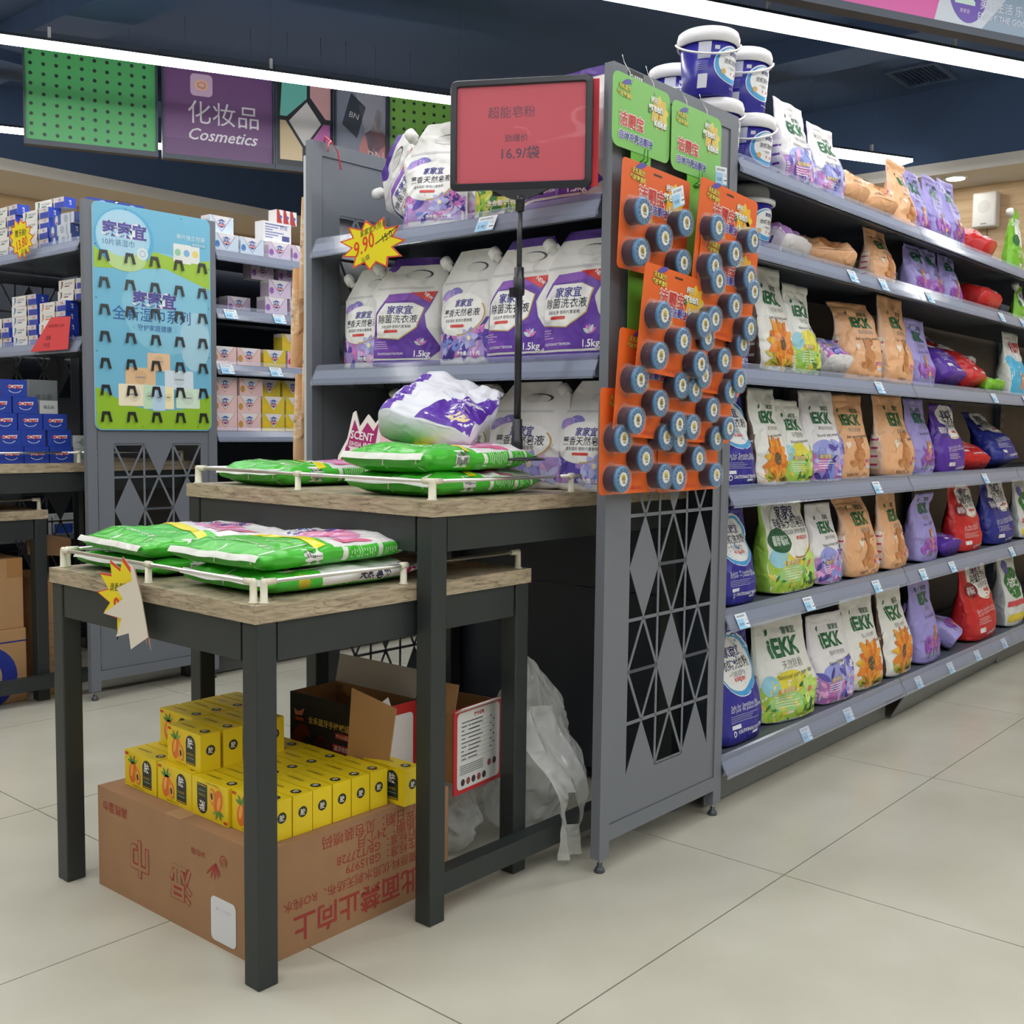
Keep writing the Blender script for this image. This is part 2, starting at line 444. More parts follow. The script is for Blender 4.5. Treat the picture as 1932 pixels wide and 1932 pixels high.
# round downlights in the soffit
def downlight(x, y, label):
    t = empty('downlight', (x, y, 2.9)); tag(t, label, 'lamp', 'round downlights in the soffit')
    MB().lathe([(0.062, -0.012), (0.062, -0.0105)], 24, (255, 244, 224)).build('lens', DOWN, t)
    MB().lathe([(0.064, -0.010), (0.082, -0.010), (0.085, -0.002), (0.064, -0.001)], 24, (235, 235, 232), cap=False).build('trim_ring', PLAST, t)
downlight(4.80, 8.48, 'round downlight above the white toothpaste boxes')
downlight(5.84, 8.49, 'round downlight beyond the soap shelves')
downlight(8.06, 2.786, 'round downlight above the wall loudspeaker')

# wall loudspeaker
sp = empty('wall_loudspeaker', (8.42, 2.66, 2.70)); tag(sp, 'white wall loudspeaker on the pale wood wall', 'speaker')
o = MB().box(-0.11, -0.085, -0.125, -0.012, 0.085, 0.125, (214, 214, 212)).build('cabinet', PLAST, sp); bevel(o, 0.012, 3)
m = MB().box(-0.012, -0.03, -0.05, -0.0002, 0.03, 0.05, (150, 150, 150)); m.build('bracket', PAINT, sp)
m = MB(); f = plane_fn((-0.1105, 0, 0), (0, -1, 0), (0, 0, 1), 0.0005); m.flat(disc(0, 0.02, 0.047), f, (200, 200, 200)); m.build('grille', PLAST, sp); m = MB(); m.flat(rect(-0.02, -0.106, 0.02, -0.098), f, (120, 120, 124)); m.build('badge', PLAST, sp)
MB().tube([(-0.02, 0.0, -0.125), (-0.008, 0.0, -0.25), (-0.008, 0.0, -0.9)], 0.003, 6, (96, 88, 78)).build('cable', PLAST, sp)
o = MB().box(8.395, 2.48, 1.98, 8.4195, 3.0, 2.03, (70, 68, 66)).build('wall_rail', PAINT); tag(o, 'dark narrow rail fixed on the pale wood wall', 'rail')

# ---------------------------------------------------------------- hanging sign boards
BZ0, BZ1 = 2.687, 3.26
def sign_board(name, label, c, s0, s1, face, z0=BZ0, z1=BZ1):
    p = LD * s0 + LN * c
    t = empty(name, (p.x, p.y, z0), (0, 0, LA)); tag(t, label, 'sign', 'boards hung under the ceiling')
    w = s1 - s0; h = z1 - z0; fr = MB()
    for a, b, c2, d in ((0, -0.03, w, 0), (0, h, w, h + 0.03), (-0.011, -0.03, 0, h + 0.03), (w, -0.03, w + 0.011, h + 0.03)): fr.box(a, -0.025, b, c2, 0.035, d, (48, 58, 74))
    fr.build('frame', PAINT, t)
    b = MB().box(0, -0.004, 0, w, 0.02, h, (40, 48, 58)); f = plane_fn((0, -0.004, 0), (1, 0, 0), (0, 0, 1), 0.0008); f2 = plane_fn((0, -0.004, 0), (1, 0, 0), (0, 0, 1), 0.0016); f3 = plane_fn((0, -0.004, 0), (1, 0, 0), (0, 0, 1), 0.0024)
    face(b, w, h, f, f2, f3); b.build('panel', CARD, t)
    for x in (w * 0.2, w * 0.8): MB().tube([(x, 0.005, h + 0.03), (x, 0.005, 3.499 - z0)], 0.0015, 6, NAVY).build('hanger', PAINT, t)
    return t
def f_dots(col):
    def g(b, w, h, f, f2, f3):
        b.flat(rect(0, 0, w, h), f, col)
        k = 0.0685
        for i in range(12):
            for j in range(11):
                x = 0.03 + i * k; y = 0.035 + j * k * 0.82
                if x < w - 0.01 and y < h - 0.01: b.flat(disc(x, y, 0.0105, n=12), f2, (22, 40, 40))
    return g
def f_cos(b, w, h, f, f2, f3):
    b.flat(rect(0, 0, w, h), f, (112, 72, 124)); b.flat(rect(0, 0, w, 0.10), f2, (100, 62, 112))
    b.flat(text('化妆品', w=0.42, at=(0.35, 0.265), bold=0.0), f3, (226, 222, 230))
    b.flat(text('Cosmetics', w=0.41, at=(0.35, 0.135), bold=0.012, shear=0.35), f3, (226, 222, 230))
    b.flat(poly(rrect(0.155, 0.36, 0.285, 0.49, 0.025)), f2, (206, 176, 206)); b.flat(disc(0.22, 0.425, 0.042, 0.034), f3, (236, 186, 164)); b.flat(ring(0.22, 0.425, 0.018, 0.026, sy=0.8), f3, (206, 150, 140))
def f_pal(b, w, h, f, f2, f3):
    b.flat(rect(0, 0, w, h), f, (24, 30, 40))
    S = lambda pts: [(x * w, 0.02 + y * 0.52) for x, y in pts]
    b.flat(poly(S([(0.06, 0.55), (0.10, 0.98), (0.54, 0.98), (0.54, 0.78), (0.18, 0.55)])), f2, (104, 190, 178))
    b.flat(poly(S([(0.60, 0.98), (0.97, 0.98), (0.97, 0.56), (0.88, 0.56), (0.60, 0.80)])), f2, (206, 158, 160))
    b.flat(poly(S([(0.54, 0.74), (0.80, 0.50), (0.50, 0.22), (0.22, 0.50)])), f2, (212, 208, 206))
    b.flat(poly(S([(0.06, 0.50), (0.16, 0.50), (0.46, 0.20), (0.46, 0.04), (0.06, 0.04)])), f2, (212, 192, 152))
    b.flat(poly(S([(0.54, 0.20), (0.84, 0.50), (0.96, 0.50), (0.96, 0.04), (0.54, 0.04)])), f2, (190, 104, 172))
def f_nail(b, w, h, f, f2, f3):
    b.flat(rect(0, 0, w, h), f, (126, 132, 150)); b.flat(poly([(w * 0.35, 0.56), (w, 0.56), (w, 0.2), (w * 0.7, 0.1)]), f2, (156, 156, 170))
    b.flat(poly([(w * .12, .30), (w * .42, .22), (w * .60, .42), (w * .30, .50)]), f2, (44, 54, 68)); b.flat(text('BN', h=0.035, at=(w * .36, .36), rot=-0.25), f3, (210, 206, 206))
    b.flat(disc(w * .80, .13, .11, .16, n=20), f2, (196, 128, 132)); b.flat(poly([(w * .70, .27), (w * .90, .27), (w * .93, .40), (w * .82, .42)]), f2, (198, 192, 196)); b.flat(text('BN', h=0.06, at=(w * .80, .12)), f3, (222, 190, 188))
def f_pink(b, w, h, f, f2, f3):
    b.flat(rect(0, 0, w, h), f, (206, 92, 160))
    b.flat(poly([(w * .445, 0), (w * .470, .2), (w * .45, h), (w, h), (w, 0)]), f2, (196, 204, 214)); b.flat(poly([(w * .55, 0), (w * .60, .12), (w * .76, h), (w, h), (w, 0)]), f3, (140, 160, 180))
    f4 = plane_fn((0, -0.004, 0), (1, 0, 0), (0, 0, 1), 0.0032); f5 = plane_fn((0, -0.004, 0), (1, 0, 0), (0, 0, 1), 0.004)
    b.flat(disc(w * .520, .17, .105, .15, n=28), f4, (104, 82, 170)); b.flat(poly([(w * .490, .105), (w * .513, .145), (w * .536, .105), (w * .536, .09), (w * .490, .09)]), f5, (196, 220, 210)); b.flat(text('家家宜', w=0.05, at=(w * .513, .065)), f5, (220, 200, 220))
    b.flat(text('美好生活 乐享其中', w=0.36, at=(w * .548, .105), anchor='l'), f5, (216, 220, 232)); b.flat(text('ENJOY THE GOOD LIFE', w=0.36, at=(w * .543, .055), anchor='l', shear=0.1), f5, (216, 220, 232))
sign_board('dotted_board', 'green board with rows of dark dots, hung at the far left', 6.93, -0.11, 0.60, f_dots((74, 168, 96)))
sign_board('cosmetics_sign', 'purple hanging sign reading Cosmetics in white script', 6.93, 0.645, 1.29, f_cos)
sign_board('palette_board', 'hanging board picturing a black make-up palette of pastel pans', 6.93, 1.315, 1.665, f_pal)
sign_board('nail_polish_board', 'grey hanging board picturing pink nail polish bottles', 6.93, 1.69, 2.015, f_nail)
sign_board('dotted_board', 'yellow-green dotted board hung behind the red price sign', 6.93, 2.04, 2.75, f_dots((120, 176, 76)))
sign_board('pink_sign', 'pink and purple hanging sign in the top right corner', 3.42, 2.2, 4.5, f_pink)

# ================================================================ SHELVING
GREY = (112, 117, 126)
GREY2 = (84, 90, 100)
DARK = (40, 48, 60)
LIPC = (150, 160, 182)

def perf_sheet(flip=False):
    """side sheet cut in a lattice of triangles; x 0..0.385 is the cut field"""
    m = MB(); T = 0.0016; w = 0.1285; st = 0.0042
    f = lambda x, y, d=0.0: Vector((x, d, y))
    def quad(p): m.prism(p, f, T, GREY)
    X0, X1 = -0.066, 0.455 ; Z0, Z1 = 0.115, 1.865
    def rct(x0, z0, x1, z1): quad([(x0, z0), (x1, z0), (x1, z1), (x0, z1)])
    def bar(a, b, hw=st):
        a = Vector(a); b = Vector(b); n = (b - a).normalized(); n = Vector((-n.y, n.x)) * hw
        quad([tuple(a + n), tuple(a - n), tuple(b - n), tuple(b + n)][::-1])
    blocks = ((0.862 + w, 0.221 - 0.001, 5, False), (1.70, 1.70 - 4 * w, 4, True))
    rct(X0, Z0, 0, Z1); rct(3 * w, Z0, X1, Z1)
    zt, zb = blocks[0][0], 0.862 - 5 * w
    rct(0, Z0, 3 * w, zb); rct(0, zt, 3 * w, blocks[1][1]); rct(0, 1.70, 3 * w, Z1)
    for top, rows, par in ((zt, 6, 1), (1.70, 4, 0)):
        for c in (1, 2): bar((c * w, top), (c * w, top - rows * w))
        for r in range(rows + 1): 
            z = top - r * w
            if (r + par) % 2 == 0: bar((0, z), (3 * w, z))
        for r in range(rows):
            z1 = top - r * w; z0 = z1 - w
            for c in range(3):
                a, b = c * w, (c + 1) * w; cx = (a + b) / 2
                k = (r + par) // 2; up = (r + par) % 2 == 0   # up: apex at the top line
                solid = (c + k) % 2 == 1
                if up: P, Q, Rr = (cx, z1), (a, z0), (b, z0)
                else: P, Q, Rr = (cx, z0), (b, z1), (a, z1)
                if solid: quad([P, Q, Rr])
                else: bar(P, Q); bar(P, Rr); bar(Q, Rr)
    return m
PERF = perf_sheet().mesh('perforated_sheet', PAINT)

def post_mesh(h0, h1, wx=0.04, wy=0.026):
    return MB().box(0, 0, h0, wx, wy, h1, GREY).mesh('post', PAINT)
POST = post_mesh(0.036, 1.905)
FOOT = MB().lathe([(0.013, 0.0), (0.014, 0.004), (0.010, 0.011), (0.0065, 0.015), (0.0065, 0.022), (0.004, 0.023), (0.004, 0.036)], 16, [(70, 74, 80)] * 4 + [(60, 64, 70), (176, 176, 174)]).mesh('levelling_foot', PLAST)

def channel_mesh(L):
    """clear price channel: sloped face with top wing, length along x, front towards -y"""
    m = MB()
    prof = [(0.012, 0.062), (0.006, 0.058), (0.0, 0.046), (-0.012, 0.022), (-0.020, 0.004), (-0.018, 0.0), (-0.014, 0.004)]
    vs = [(x, y, z) for x in (0, L) for y, z in prof]; n = len(prof)
    m.add(vs, [(i, i + n, i + 1 + n, i + 1) for i in range(n - 1)], LIPC)
    return m.mesh('price_channel', CHANNEL)
def liner(m, L, col=(112, 120, 142)):
    # painted steel lip the channel clips on
    m.add([(0, 0.003, 0.044), (L, 0.003, 0.044), (L, -0.008, 0.020), (0, -0.008, 0.020), (0, -0.008, 0.006), (L, -0.008, 0.006)], [(0, 3, 2, 1), (3, 4, 5, 2)], col)

def shelf_mesh(L, D, T=0.03):
    m = MB().box(0, 0.004, 0.034, L, D, 0.046, GREY2)
    m.box(0, 0.004, 0.004, L, 0.016, 0.034, GREY2)
    liner(m, L)
    return m.mesh('shelf', PAINT)

def endcap(y0, tops, label, back=True):
    """end-of-aisle rack: two perforated side panels, shelves facing -x; y0 = outer face of the near panel"""
    t = empty('endcap_rack', (2.06, y0, 0)); tag(t, label, 'shelving', 'end racks of the aisles')
    for yy in (0.0, 1.079):
        for xx in (0.0, 0.533):
            p = obj('post', POST, t, (xx, yy, 0))
            fo = obj('levelling_foot', FOOT, p, (0.02, 0.013, 0))
        r = MB().box(0.04, 0.0, 1.865, 0.533, 0.026, 1.905, GREY).build('top_rail', PAINT, t, (0, yy, 0))
        r = MB().box(0.04, 0.0, 0.075, 0.533, 0.026, 0.113, GREY).build('bottom_rail', PAINT, t, (0, yy, 0))
        obj('perforated_sheet', PERF, t, (0.110, yy + 0.004, 0))
    if back:
        MB().box(0.535, 0.03, 0.60, 0.560, 1.075, 1.90, DARK).build('back_panel', PAINT, t)
        MB().box(0.535, 0.03, 0.05, 0.560, 1.075, 0.597, DARK).build('back_panel', PAINT, t)
    L = 1.036; sm = shelf_mesh(L, 0.46); cm = channel_mesh(L)
    for z in tops:
        s = obj('shelf', sm, t, (0.004, 1.070, z - 0.046), (0, 0, -math.pi / 2))
        obj('price_channel', cm, s, (0, 0, 0))
    return t
endcap(1.485, (1.605, 1.235), 'grey end rack holding white detergent pouches behind the tables')
endcap(3.900, (1.760, 1.385), 'grey end rack at the far left holding toothpaste boxes')

BAYS = [1.805, 1.590, 1.245, 0.905, 0.560]
BAYL = 1.316
CH1 = channel_mesh(BAYL - 0.006); SH1 = shelf_mesh(BAYL - 0.006, 0.44)
def bay(x0, y0, tops, label, base=True, loose=False):
    t = empty('gondola_bay', (x0, y0, 0)); tag(t, label, 'shelving', 'shelving bays along the aisles')
    MB().box(0, 0.495, 0.10, BAYL - 0.002, 0.515, 1.86, DARK).build('back_panel', PAINT, t)
    for x in (-0.0, BAYL - 0.032):
        u = MB().box(x, 0.465, 0, x + 0.03, 0.494, 1.86, GREY2)
        for k in range(30): u.box(x + 0.010, 0.4645, 0.2 + k * 0.055, x + 0.015, 0.466, 0.23 + k * 0.055, (20, 22, 26)); u.box(x + 0.019, 0.4645, 0.2 + k * 0.055, x + 0.024, 0.466, 0.23 + k * 0.055, (20, 22, 26))
        u.build('upright', PAINT, t)
    for z in tops:
        s = obj('shelf', SH1, t, (0.003, 0.0, z - 0.046)); obj('price_channel', CH1, s)
    if base:
        s = MB().box(0.003, 0.0, 0.108, BAYL - 0.003, 0.46, 0.146, GREY2); liner(s, BAYL - 0.006)
        s.v[-6:] = [(p[0] + 0.003, p[1] - 0.002, p[2] + 0.102) for p in s.v[-6:]]
        s = s.build('base_shelf', PAINT, t)
        obj('price_channel', CH1, s, (0.003, -0.004, 0.100))
        k = MB().box(0.004, 0, 0.0, BAYL - 0.004, 0.004, 0.112, (104, 108, 108))
        k.box(0.004, 0.004, 0.106, BAYL - 0.004, 0.02, 0.110, (104, 108, 108))
        k = k.build('kick_plate', PAINT, t, (0, 0.052, 0.006))
        if loose:
            k.rotation_euler = (0.50, 0, 0.02); k.location = (0.0, 0.034, 0.006)
    return t
YG = 1.487
bay(2.632, YG, BAYS, 'detergent shelving bay just behind the perforated end panel')
bay(2.632 + BAYL, YG, BAYS, 'detergent shelving bay with the loose tilted kick plate', loose=True)
bay(2.632 + 2 * BAYL, YG, BAYS, 'third detergent shelving bay at the right picture edge')
bay(2.632 + 3 * BAYL, YG, BAYS, 'farthest detergent shelving bay before the wood wall')
YG2 = 3.905
bay(2.632, YG2, [1.795, 1.555, 1.325, 1.045, 0.60], 'soap shelving bay beside the blue hook board')
bay(2.632 + BAYL, YG2, [1.795, 1.555, 1.325, 1.045, 0.60], 'soap shelving bay hidden behind the near end rack')
# ================================================================ TABLES
BLACK = (44, 50, 50)
def table(loc, X, Y, zt, label, rail_low=True, ap=0.075):
    """steel-framed display table with a laminate top and a small gallery rail; origin = near corner on the floor"""
    t = empty('display_table', loc); tag(t, label, 'table', 'nested display tables')
    o = MB().box(0, 0, zt - 0.034, X, Y, zt, (160, 144, 120)).build('table_top', WOOD, t)
    e = MB()
    for x, y in ((0, 0), (X, 0), (0, Y), (X, Y)): e.box(x - 0.0008, y - 0.0008, zt - 0.034, x + 0.0008, y + 0.0008, zt, (196, 180, 156))
    e.build('edge_banding', WOOD, t)
    lg = MB().box(0, 0, 0.0, 0.046, 0.046, zt - 0.0345, BLACK).mesh('leg', FRAME)
    for x in (0.004, X - 0.050):
        for y in (0.002, Y - 0.048): bevel(obj('leg', lg, t, (x, y, 0)), 0.003)
    a = zt - 0.0345
    for y in (0.006, Y - 0.034): MB().box(0.0545, y, a - ap, X - 0.0545, y + 0.028, a, BLACK).build('apron', FRAME, t)
    for x in (0.006, X - 0.034): MB().box(x, 0.0545, a - ap, x + 0.028, Y - 0.0545, a, BLACK).build('apron', FRAME, t)
    if rail_low:
        for y in (0.008, Y - 0.05): MB().box(0.0545, y, 0.055, X - 0.0545, y + 0.04, 0.105, BLACK).build('stretcher', FRAME, t)
    return t
PC = (222, 218, 196)
def gallery(t, x0, y0, x1, y1, z, posts, n=None):
    """one chrome gallery rail on plastic posts, from (x0,y0) to (x1,y1) on top z; posts = fractions"""
    a = Vector((x0, y0, 0)); b = Vector((x1, y1, 0)); d = (b - a).normalized()
    r = MB().tube([a + d * 0.012 + Vector((0, 0, z + 0.040)), b - d * 0.012 + Vector((0, 0, z + 0.040))], 0.0042, 10, (200, 200, 200)); r.build('gallery_rail', CHROME, t)
    for q in posts:
        p = a.lerp(b, q); m = MB(); T = Matrix.Translation((p.x, p.y, z))
        end = q in (0, 1)
        if end:
            s = d if q == 0 else -d
            m.lathe([(0.0105, 0.0003), (0.0105, 0.0025), (0.0075, 0.0035), (0.0068, 0.038), (0.006, 0.044), (0.003, 0.047)], 14, PC, T)
            m.tube([p + Vector((0, 0, z + 0.040)), p + s * 0.006 + Vector((0, 0, z + 0.040)), p + s * 0.026 + Vector((0, 0, z + 0.040))], [0.0068, 0.0068, 0.0064], 12, PC)
        else:
            m.lathe([(0.0105, 0.0003), (0.0105, 0.0025), (0.0075, 0.0035), (0.0068, 0.034)], 14, PC, T)
            m.tube([p - d * 0.009 + Vector((0, 0, z + 0.040)), p + d * 0.009 + Vector((0, 0, z + 0.040))], 0.0075, 12, PC)
        m.build('rail_post', PLAST, t)
ZB, ZS = 0.917, 0.738
def table_pair(dy, l1, l2):
    B = table((1.590, 1.590 + dy, 0), 1.0, 0.905, ZB, l1)
    gallery(B, 0.022, 0.022, 0.022, 0.882, ZB, (0, 0.52, 1)); gallery(B, 0.022, 0.018, 0.44, 0.018, ZB, (0,)); 
    gallery(B, 0.44, 0.018, 0.95, 0.018, ZB, (0.11, 1)); gallery(B, 0.022, 0.887, 0.44, 0.887, ZB, (0, 1))
    S = table((1.185, 1.6395 + dy, 0), 0.79, 0.788, ZS, l2, rail_low=False)
    gallery(S, 0.022, 0.036, 0.022, 0.765, ZS, (0, 0.5, 1)); gallery(S, 0.034, 0.020, 0.765, 0.020, ZS, (0, 0.49, 1)); gallery(S, 0.034, 0.770, 0.765, 0.770, ZS, (0, 1))
    return B, S
T1, T2 = table_pair(0.0, 'tall black steel display table with oak top, carrying the red price sign', 'low black steel display table with oak top standing in front, over the carton')
T3, T4 = table_pair(2.41, 'tall display table at the far left stacked with blue toothpaste boxes', 'low display table cut by the left picture edge with brown cartons beneath')

# ================================================================ BAGS AND POUCHES
def smooth(a, b, t):
    t = min(1, max(0, (t - a) / (b - a))); return t * t * (3 - 2 * t)

def dice(geo, ml=0.013):
    """split long edges so that print follows a curved body"""
    vs = list(geo[0]); st = []; out = []; mid = {}
    for f in geo[1]:
        for i in range(1, len(f) - 1): st.append((f[0], f[i], f[i + 1]))
    while st:
        a, b, c = st.pop()
        L = [(math.dist(vs[i], vs[j]), i, j, k) for i, j, k in ((a, b, c), (b, c, a), (c, a, b))]
        m = max(L)
        if m[0] <= ml: out.append((a, b, c)); continue
        _, i, j, k = m; e = (min(i, j), max(i, j))
        if e not in mid: mid[e] = len(vs); vs.append(((vs[i][0] + vs[j][0]) / 2, (vs[i][1] + vs[j][1]) / 2))
        q = mid[e]; st += [(i, q, k), (q, j, k)]
    return vs, out
class Skin:
    """a curved body plus print laid on its front (-y side)"""
    def __init__(s, body):
        s.b = body; s.t = BVHTree.FromPolygons([Vector(v) for v in body.v], body.f)
    def put(s, geo, col, lay=1, mi=0, axis='y', rough=True):
        vs, fs = dice(geo); out = []
        for x, z in vs:
            if axis == 'y': o, d = Vector((x, -1.0, z)), Vector((0, 1, 0))
            elif axis == 'z': o, d = Vector((x, z, 1.0)), Vector((0, 0, -1))
            elif axis == 'r': o, d = Vector((1.0, x, z)), Vector((-1, 0, 0))
            elif axis == 'b': o, d = Vector((x, z, -1.0)), Vector((0, 0, 1))
            else: o, d = Vector((-1.0, -x, z)), Vector((1, 0, 0))
            h = s.t.ray_cast(o, d)
            p = h[0] if h[0] is not None else None
            out.append((p - d * (0.0007 * lay)) if p is not None else None)
        ok = [f for f in fs if all(out[i] is not None for i in f)]
        z0 = Vector((0, 0, 0))
        s.b.add([p if p is not None else z0 for p in out], ok, col, mi, True)

def bag_body(w, h, d, base, seed, fill=0.93, lean=0.0, crumple=1.0, fin=True, nu=44, nv=30, slump=0.0, top=0.95):
    m = MB(); vs = []; tt = [k / nv for k in range(nv + 1)]
    for t in tt:
        dd = d / 2 * (0.86 + 0.14 * smooth(0, 0.12, t)) * (1 - 0.955 * (0.45 * smooth(0.30, fill, t) + 0.55 * min(1, max(0, (t - 0.30) / (fill - 0.30))) ** 1.4))
        ww = w / 2 * (0.95 + 0.05 * math.sin(math.pi * min(1, t * 1.6))) * (1 - (1 - top) * smooth(0.45, 0.95, t))
        e = 3.4 - 1.2 * smooth(0.1, 0.7, t)
        z = h * t
        for k in range(nu):
            a = 2 * math.pi * k / nu
            ca, sa = math.cos(a), math.sin(a)
            x = ww * math.copysign(abs(ca) ** (2 / e), ca); y = dd * math.copysign(abs(sa) ** (2 / e), sa)
            q = Vector((x * 9 + seed * 3.1, y * 5 + seed, z * 9))
            n1 = noise.noise(q); n2 = noise.noise(q * 2.7 + Vector((5, 1, 2))); n3 = abs(noise.noise(q * 1.6 + Vector((1, 9, 4))))
            n4 = abs(noise.noise(q * 3.6 + Vector((3, 3, 8))))
            amp = crumple * (0.011 * n1 + 0.006 * n2 - 0.012 * n3 - 0.006 * n4) * (0.35 + 0.65 * smooth(0.0, 0.15, t))
            sgn = 1 if sa >= 0 else -1
            if t > fill: yy = y + crumple * 0.010 * noise.noise(Vector((x * 16 + seed, z * 10, 0)))
            else: yy = y + sgn * amp * abs(sa) ** 0.5
            x += crumple * 0.008 * noise.noise(Vector((seed * 2.0, z * 12, a * 0.7))) * abs(ca)
            zz = z
            if t < 0.08: zz = z + 0.010 * (abs(x) / (w / 2)) ** 3 * (1 - t / 0.08)
            if t > 0.97: zz = z - 0.006 * abs(noise.noise(Vector((x * 20, seed, 0))))
            yy += lean * h * t * t + slump * h * smooth(0.6, 1.0, t) ** 2
            zz -= abs(slump) * 0.45 * h * smooth(0.65, 1.0, t) ** 2
            vs.append((x, yy, zz))
    fs = []; cl = []
    for i in range(nv):
        for k in range(nu):
            k2 = (k + 1) % nu; fs.append((i * nu + k, i * nu + k2, (i + 1) * nu + k2, (i + 1) * nu + k))
            a = 2 * math.pi * (k + 0.5) / nu; t = (i + 0.5) / nv
            side = abs(math.sin(a)) < 0.42
            cl.append(base(math.cos(a), t, side, math.sin(a) < 0))
    fs.append(tuple(range(nu - 1, -1, -1))); cl.append(base(0, 0, True, False))
    fs.append(tuple(nv * nu + k for k in range(nu))); cl.append(base(0, 1, False, True))
    m.add(vs, fs, cl, 0, True)
    return m

INK = (40, 44, 60); LOGO = (24, 104, 58); BRAND = (50, 52, 140); BROWN = (78, 58, 46)
def rnd_blobs(sk, rn, x0, x1, z0, z1, n, cols, smin, smax, lay=2, leafy=True):
    for k in range(n):
        c = cols[rn.randrange(len(cols))]; x = rn.uniform(x0, x1); z = rn.uniform(z0, z1); s = rn.uniform(smin, smax)
        if leafy and rn.random() < 0.75: sk.put(petal(x, z, s * 2.2, s * 0.9, rn.uniform(0, 6.28), 4), c, lay + 0.05 * (k % 9))
        else: sk.put(disc(x, z, s * 0.8, s * 0.6, 10, 1, rn.uniform(0, 3)), c, lay + 0.05 * (k % 9))
def flower(sk, x, z, r, n, cols, ctr, lay=4, pw=0.6):
    for k in range(n): sk.put(petal(x, z, r, r * pw, 2 * math.pi * k / n + 0.2, 4), cols[k % len(cols)], lay + 0.04 * (k % 3))
    sk.put(disc(x, z, r * 0.22, None, 10), ctr, lay + 1)
def sunflower(sk, x, z, r, lay=3):
    for k in range(15): sk.put(petal(x, z, r * (0.92 + 0.12 * (k % 3)), r * 0.42, 2 * math.pi * k / 15 + 0.1, 5), [(226, 132, 44), (236, 158, 58), (222, 118, 40), (232, 176, 58)][k % 4], lay + 0.07 * (k % 3))
    for k in range(13): sk.put(petal(x, z, r * 0.62, r * 0.3, 2 * math.pi * k / 13 + 0.3, 4), [(232, 148, 52), (216, 116, 40)][k % 2], lay + 0.6)
    sk.put(disc(x, z, r * 0.27, r * 0.29, 16), (84, 62, 44), lay + 1.2)
    for k in range(26):
        a = k * 2.4; q = r * 0.25 * math.sqrt(k / 26); sk.put(disc(x + q * math.cos(a), z + q * math.sin(a), r * 0.022, None, 5), (190, 176, 130), lay + 1.7)
def logo(sk, w, h, x=0.0, z=0.68, s=0.5, script='Soft washing powder', cn='柔软洗衣粉', ink=(66, 62, 58)):
    sk.put(text('iEKK', w=s * w, at=(x, z * h), bold=0.035, shear=0.08), LOGO, 2)
    sk.put(text('家家宜', w=s * w * 0.44, at=(x + 0.14 * w, z * h + s * w * 0.30), bold=0.015), (44, 96, 70), 2)
    sk.put(petal(x - s * w * 0.47, z * h + s * w * 0.24, s * w * 0.15, s * w * 0.08, 1.0), LOGO, 2)
    sk.put(text(cn, w=s * w * 0.72, at=(x + 0.04 * w, z * h - s * w * 0.32)), (150, 148, 142), 2)
    sk.put(text(script, w=s * w * 1.2, at=(x + 0.06 * w, z * h - s * w * 0.54), shear=0.35, rot=0.05), ink, 2)
def bear(sk, x, z, s, cols=((190, 124, 72), (206, 144, 92), (232, 190, 148))):
    A, B, C = cols
    for dx, dz, rx, rz, c, l in ((0, 0.0, .30, .36, A, 2), (-.30, -.26, .20, .13, B, 2.4), (.10, -.34, .20, .15, B, 2.6), (-.44, -.22, .10, .08, A, 2.7), (.18, .02, .15, .24, B, 2.8), (.06, .44, .25, .23, A, 3), (-.12, .62, .09, .09, A, 3.1), (.26, .64, .08, .08, A, 3.1), (.20, .38, .15, .12, C, 3.4), (.30, .42, .035, .03, (50, 36, 30), 3.8), (.12, .50, .02, .02, (50, 36, 30), 3.8), (.30, .02, .09, .08, B, 3.2), (.02, .08, .16, .2, B, 2.5)):
        sk.put(disc(x + dx * s, z + dz * s, rx * s, rz * s, 14, 2), c, l)
def heart(sk, x, z, s, col=(244, 228, 212), lay=2):
    sk.put(poly([(x, z - s), (x + s, z + .2 * s), (x + .8 * s, z + .8 * s), (x + .3 * s, z + .9 * s), (x, z + .5 * s), (x - .3 * s, z + .9 * s), (x - .8 * s, z + .8 * s), (x - s, z + .2 * s)]), col, lay)
def smallprint(sk, x, z, w, n, step, col, lay=2, rn=None, wmin=0.6):
    rn = rn or R
    for k in range(n): sk.put(rect(x, z - k * step, x + w * rn.uniform(wmin, 1), z - k * step + step * 0.38, 3, 1), col, lay)

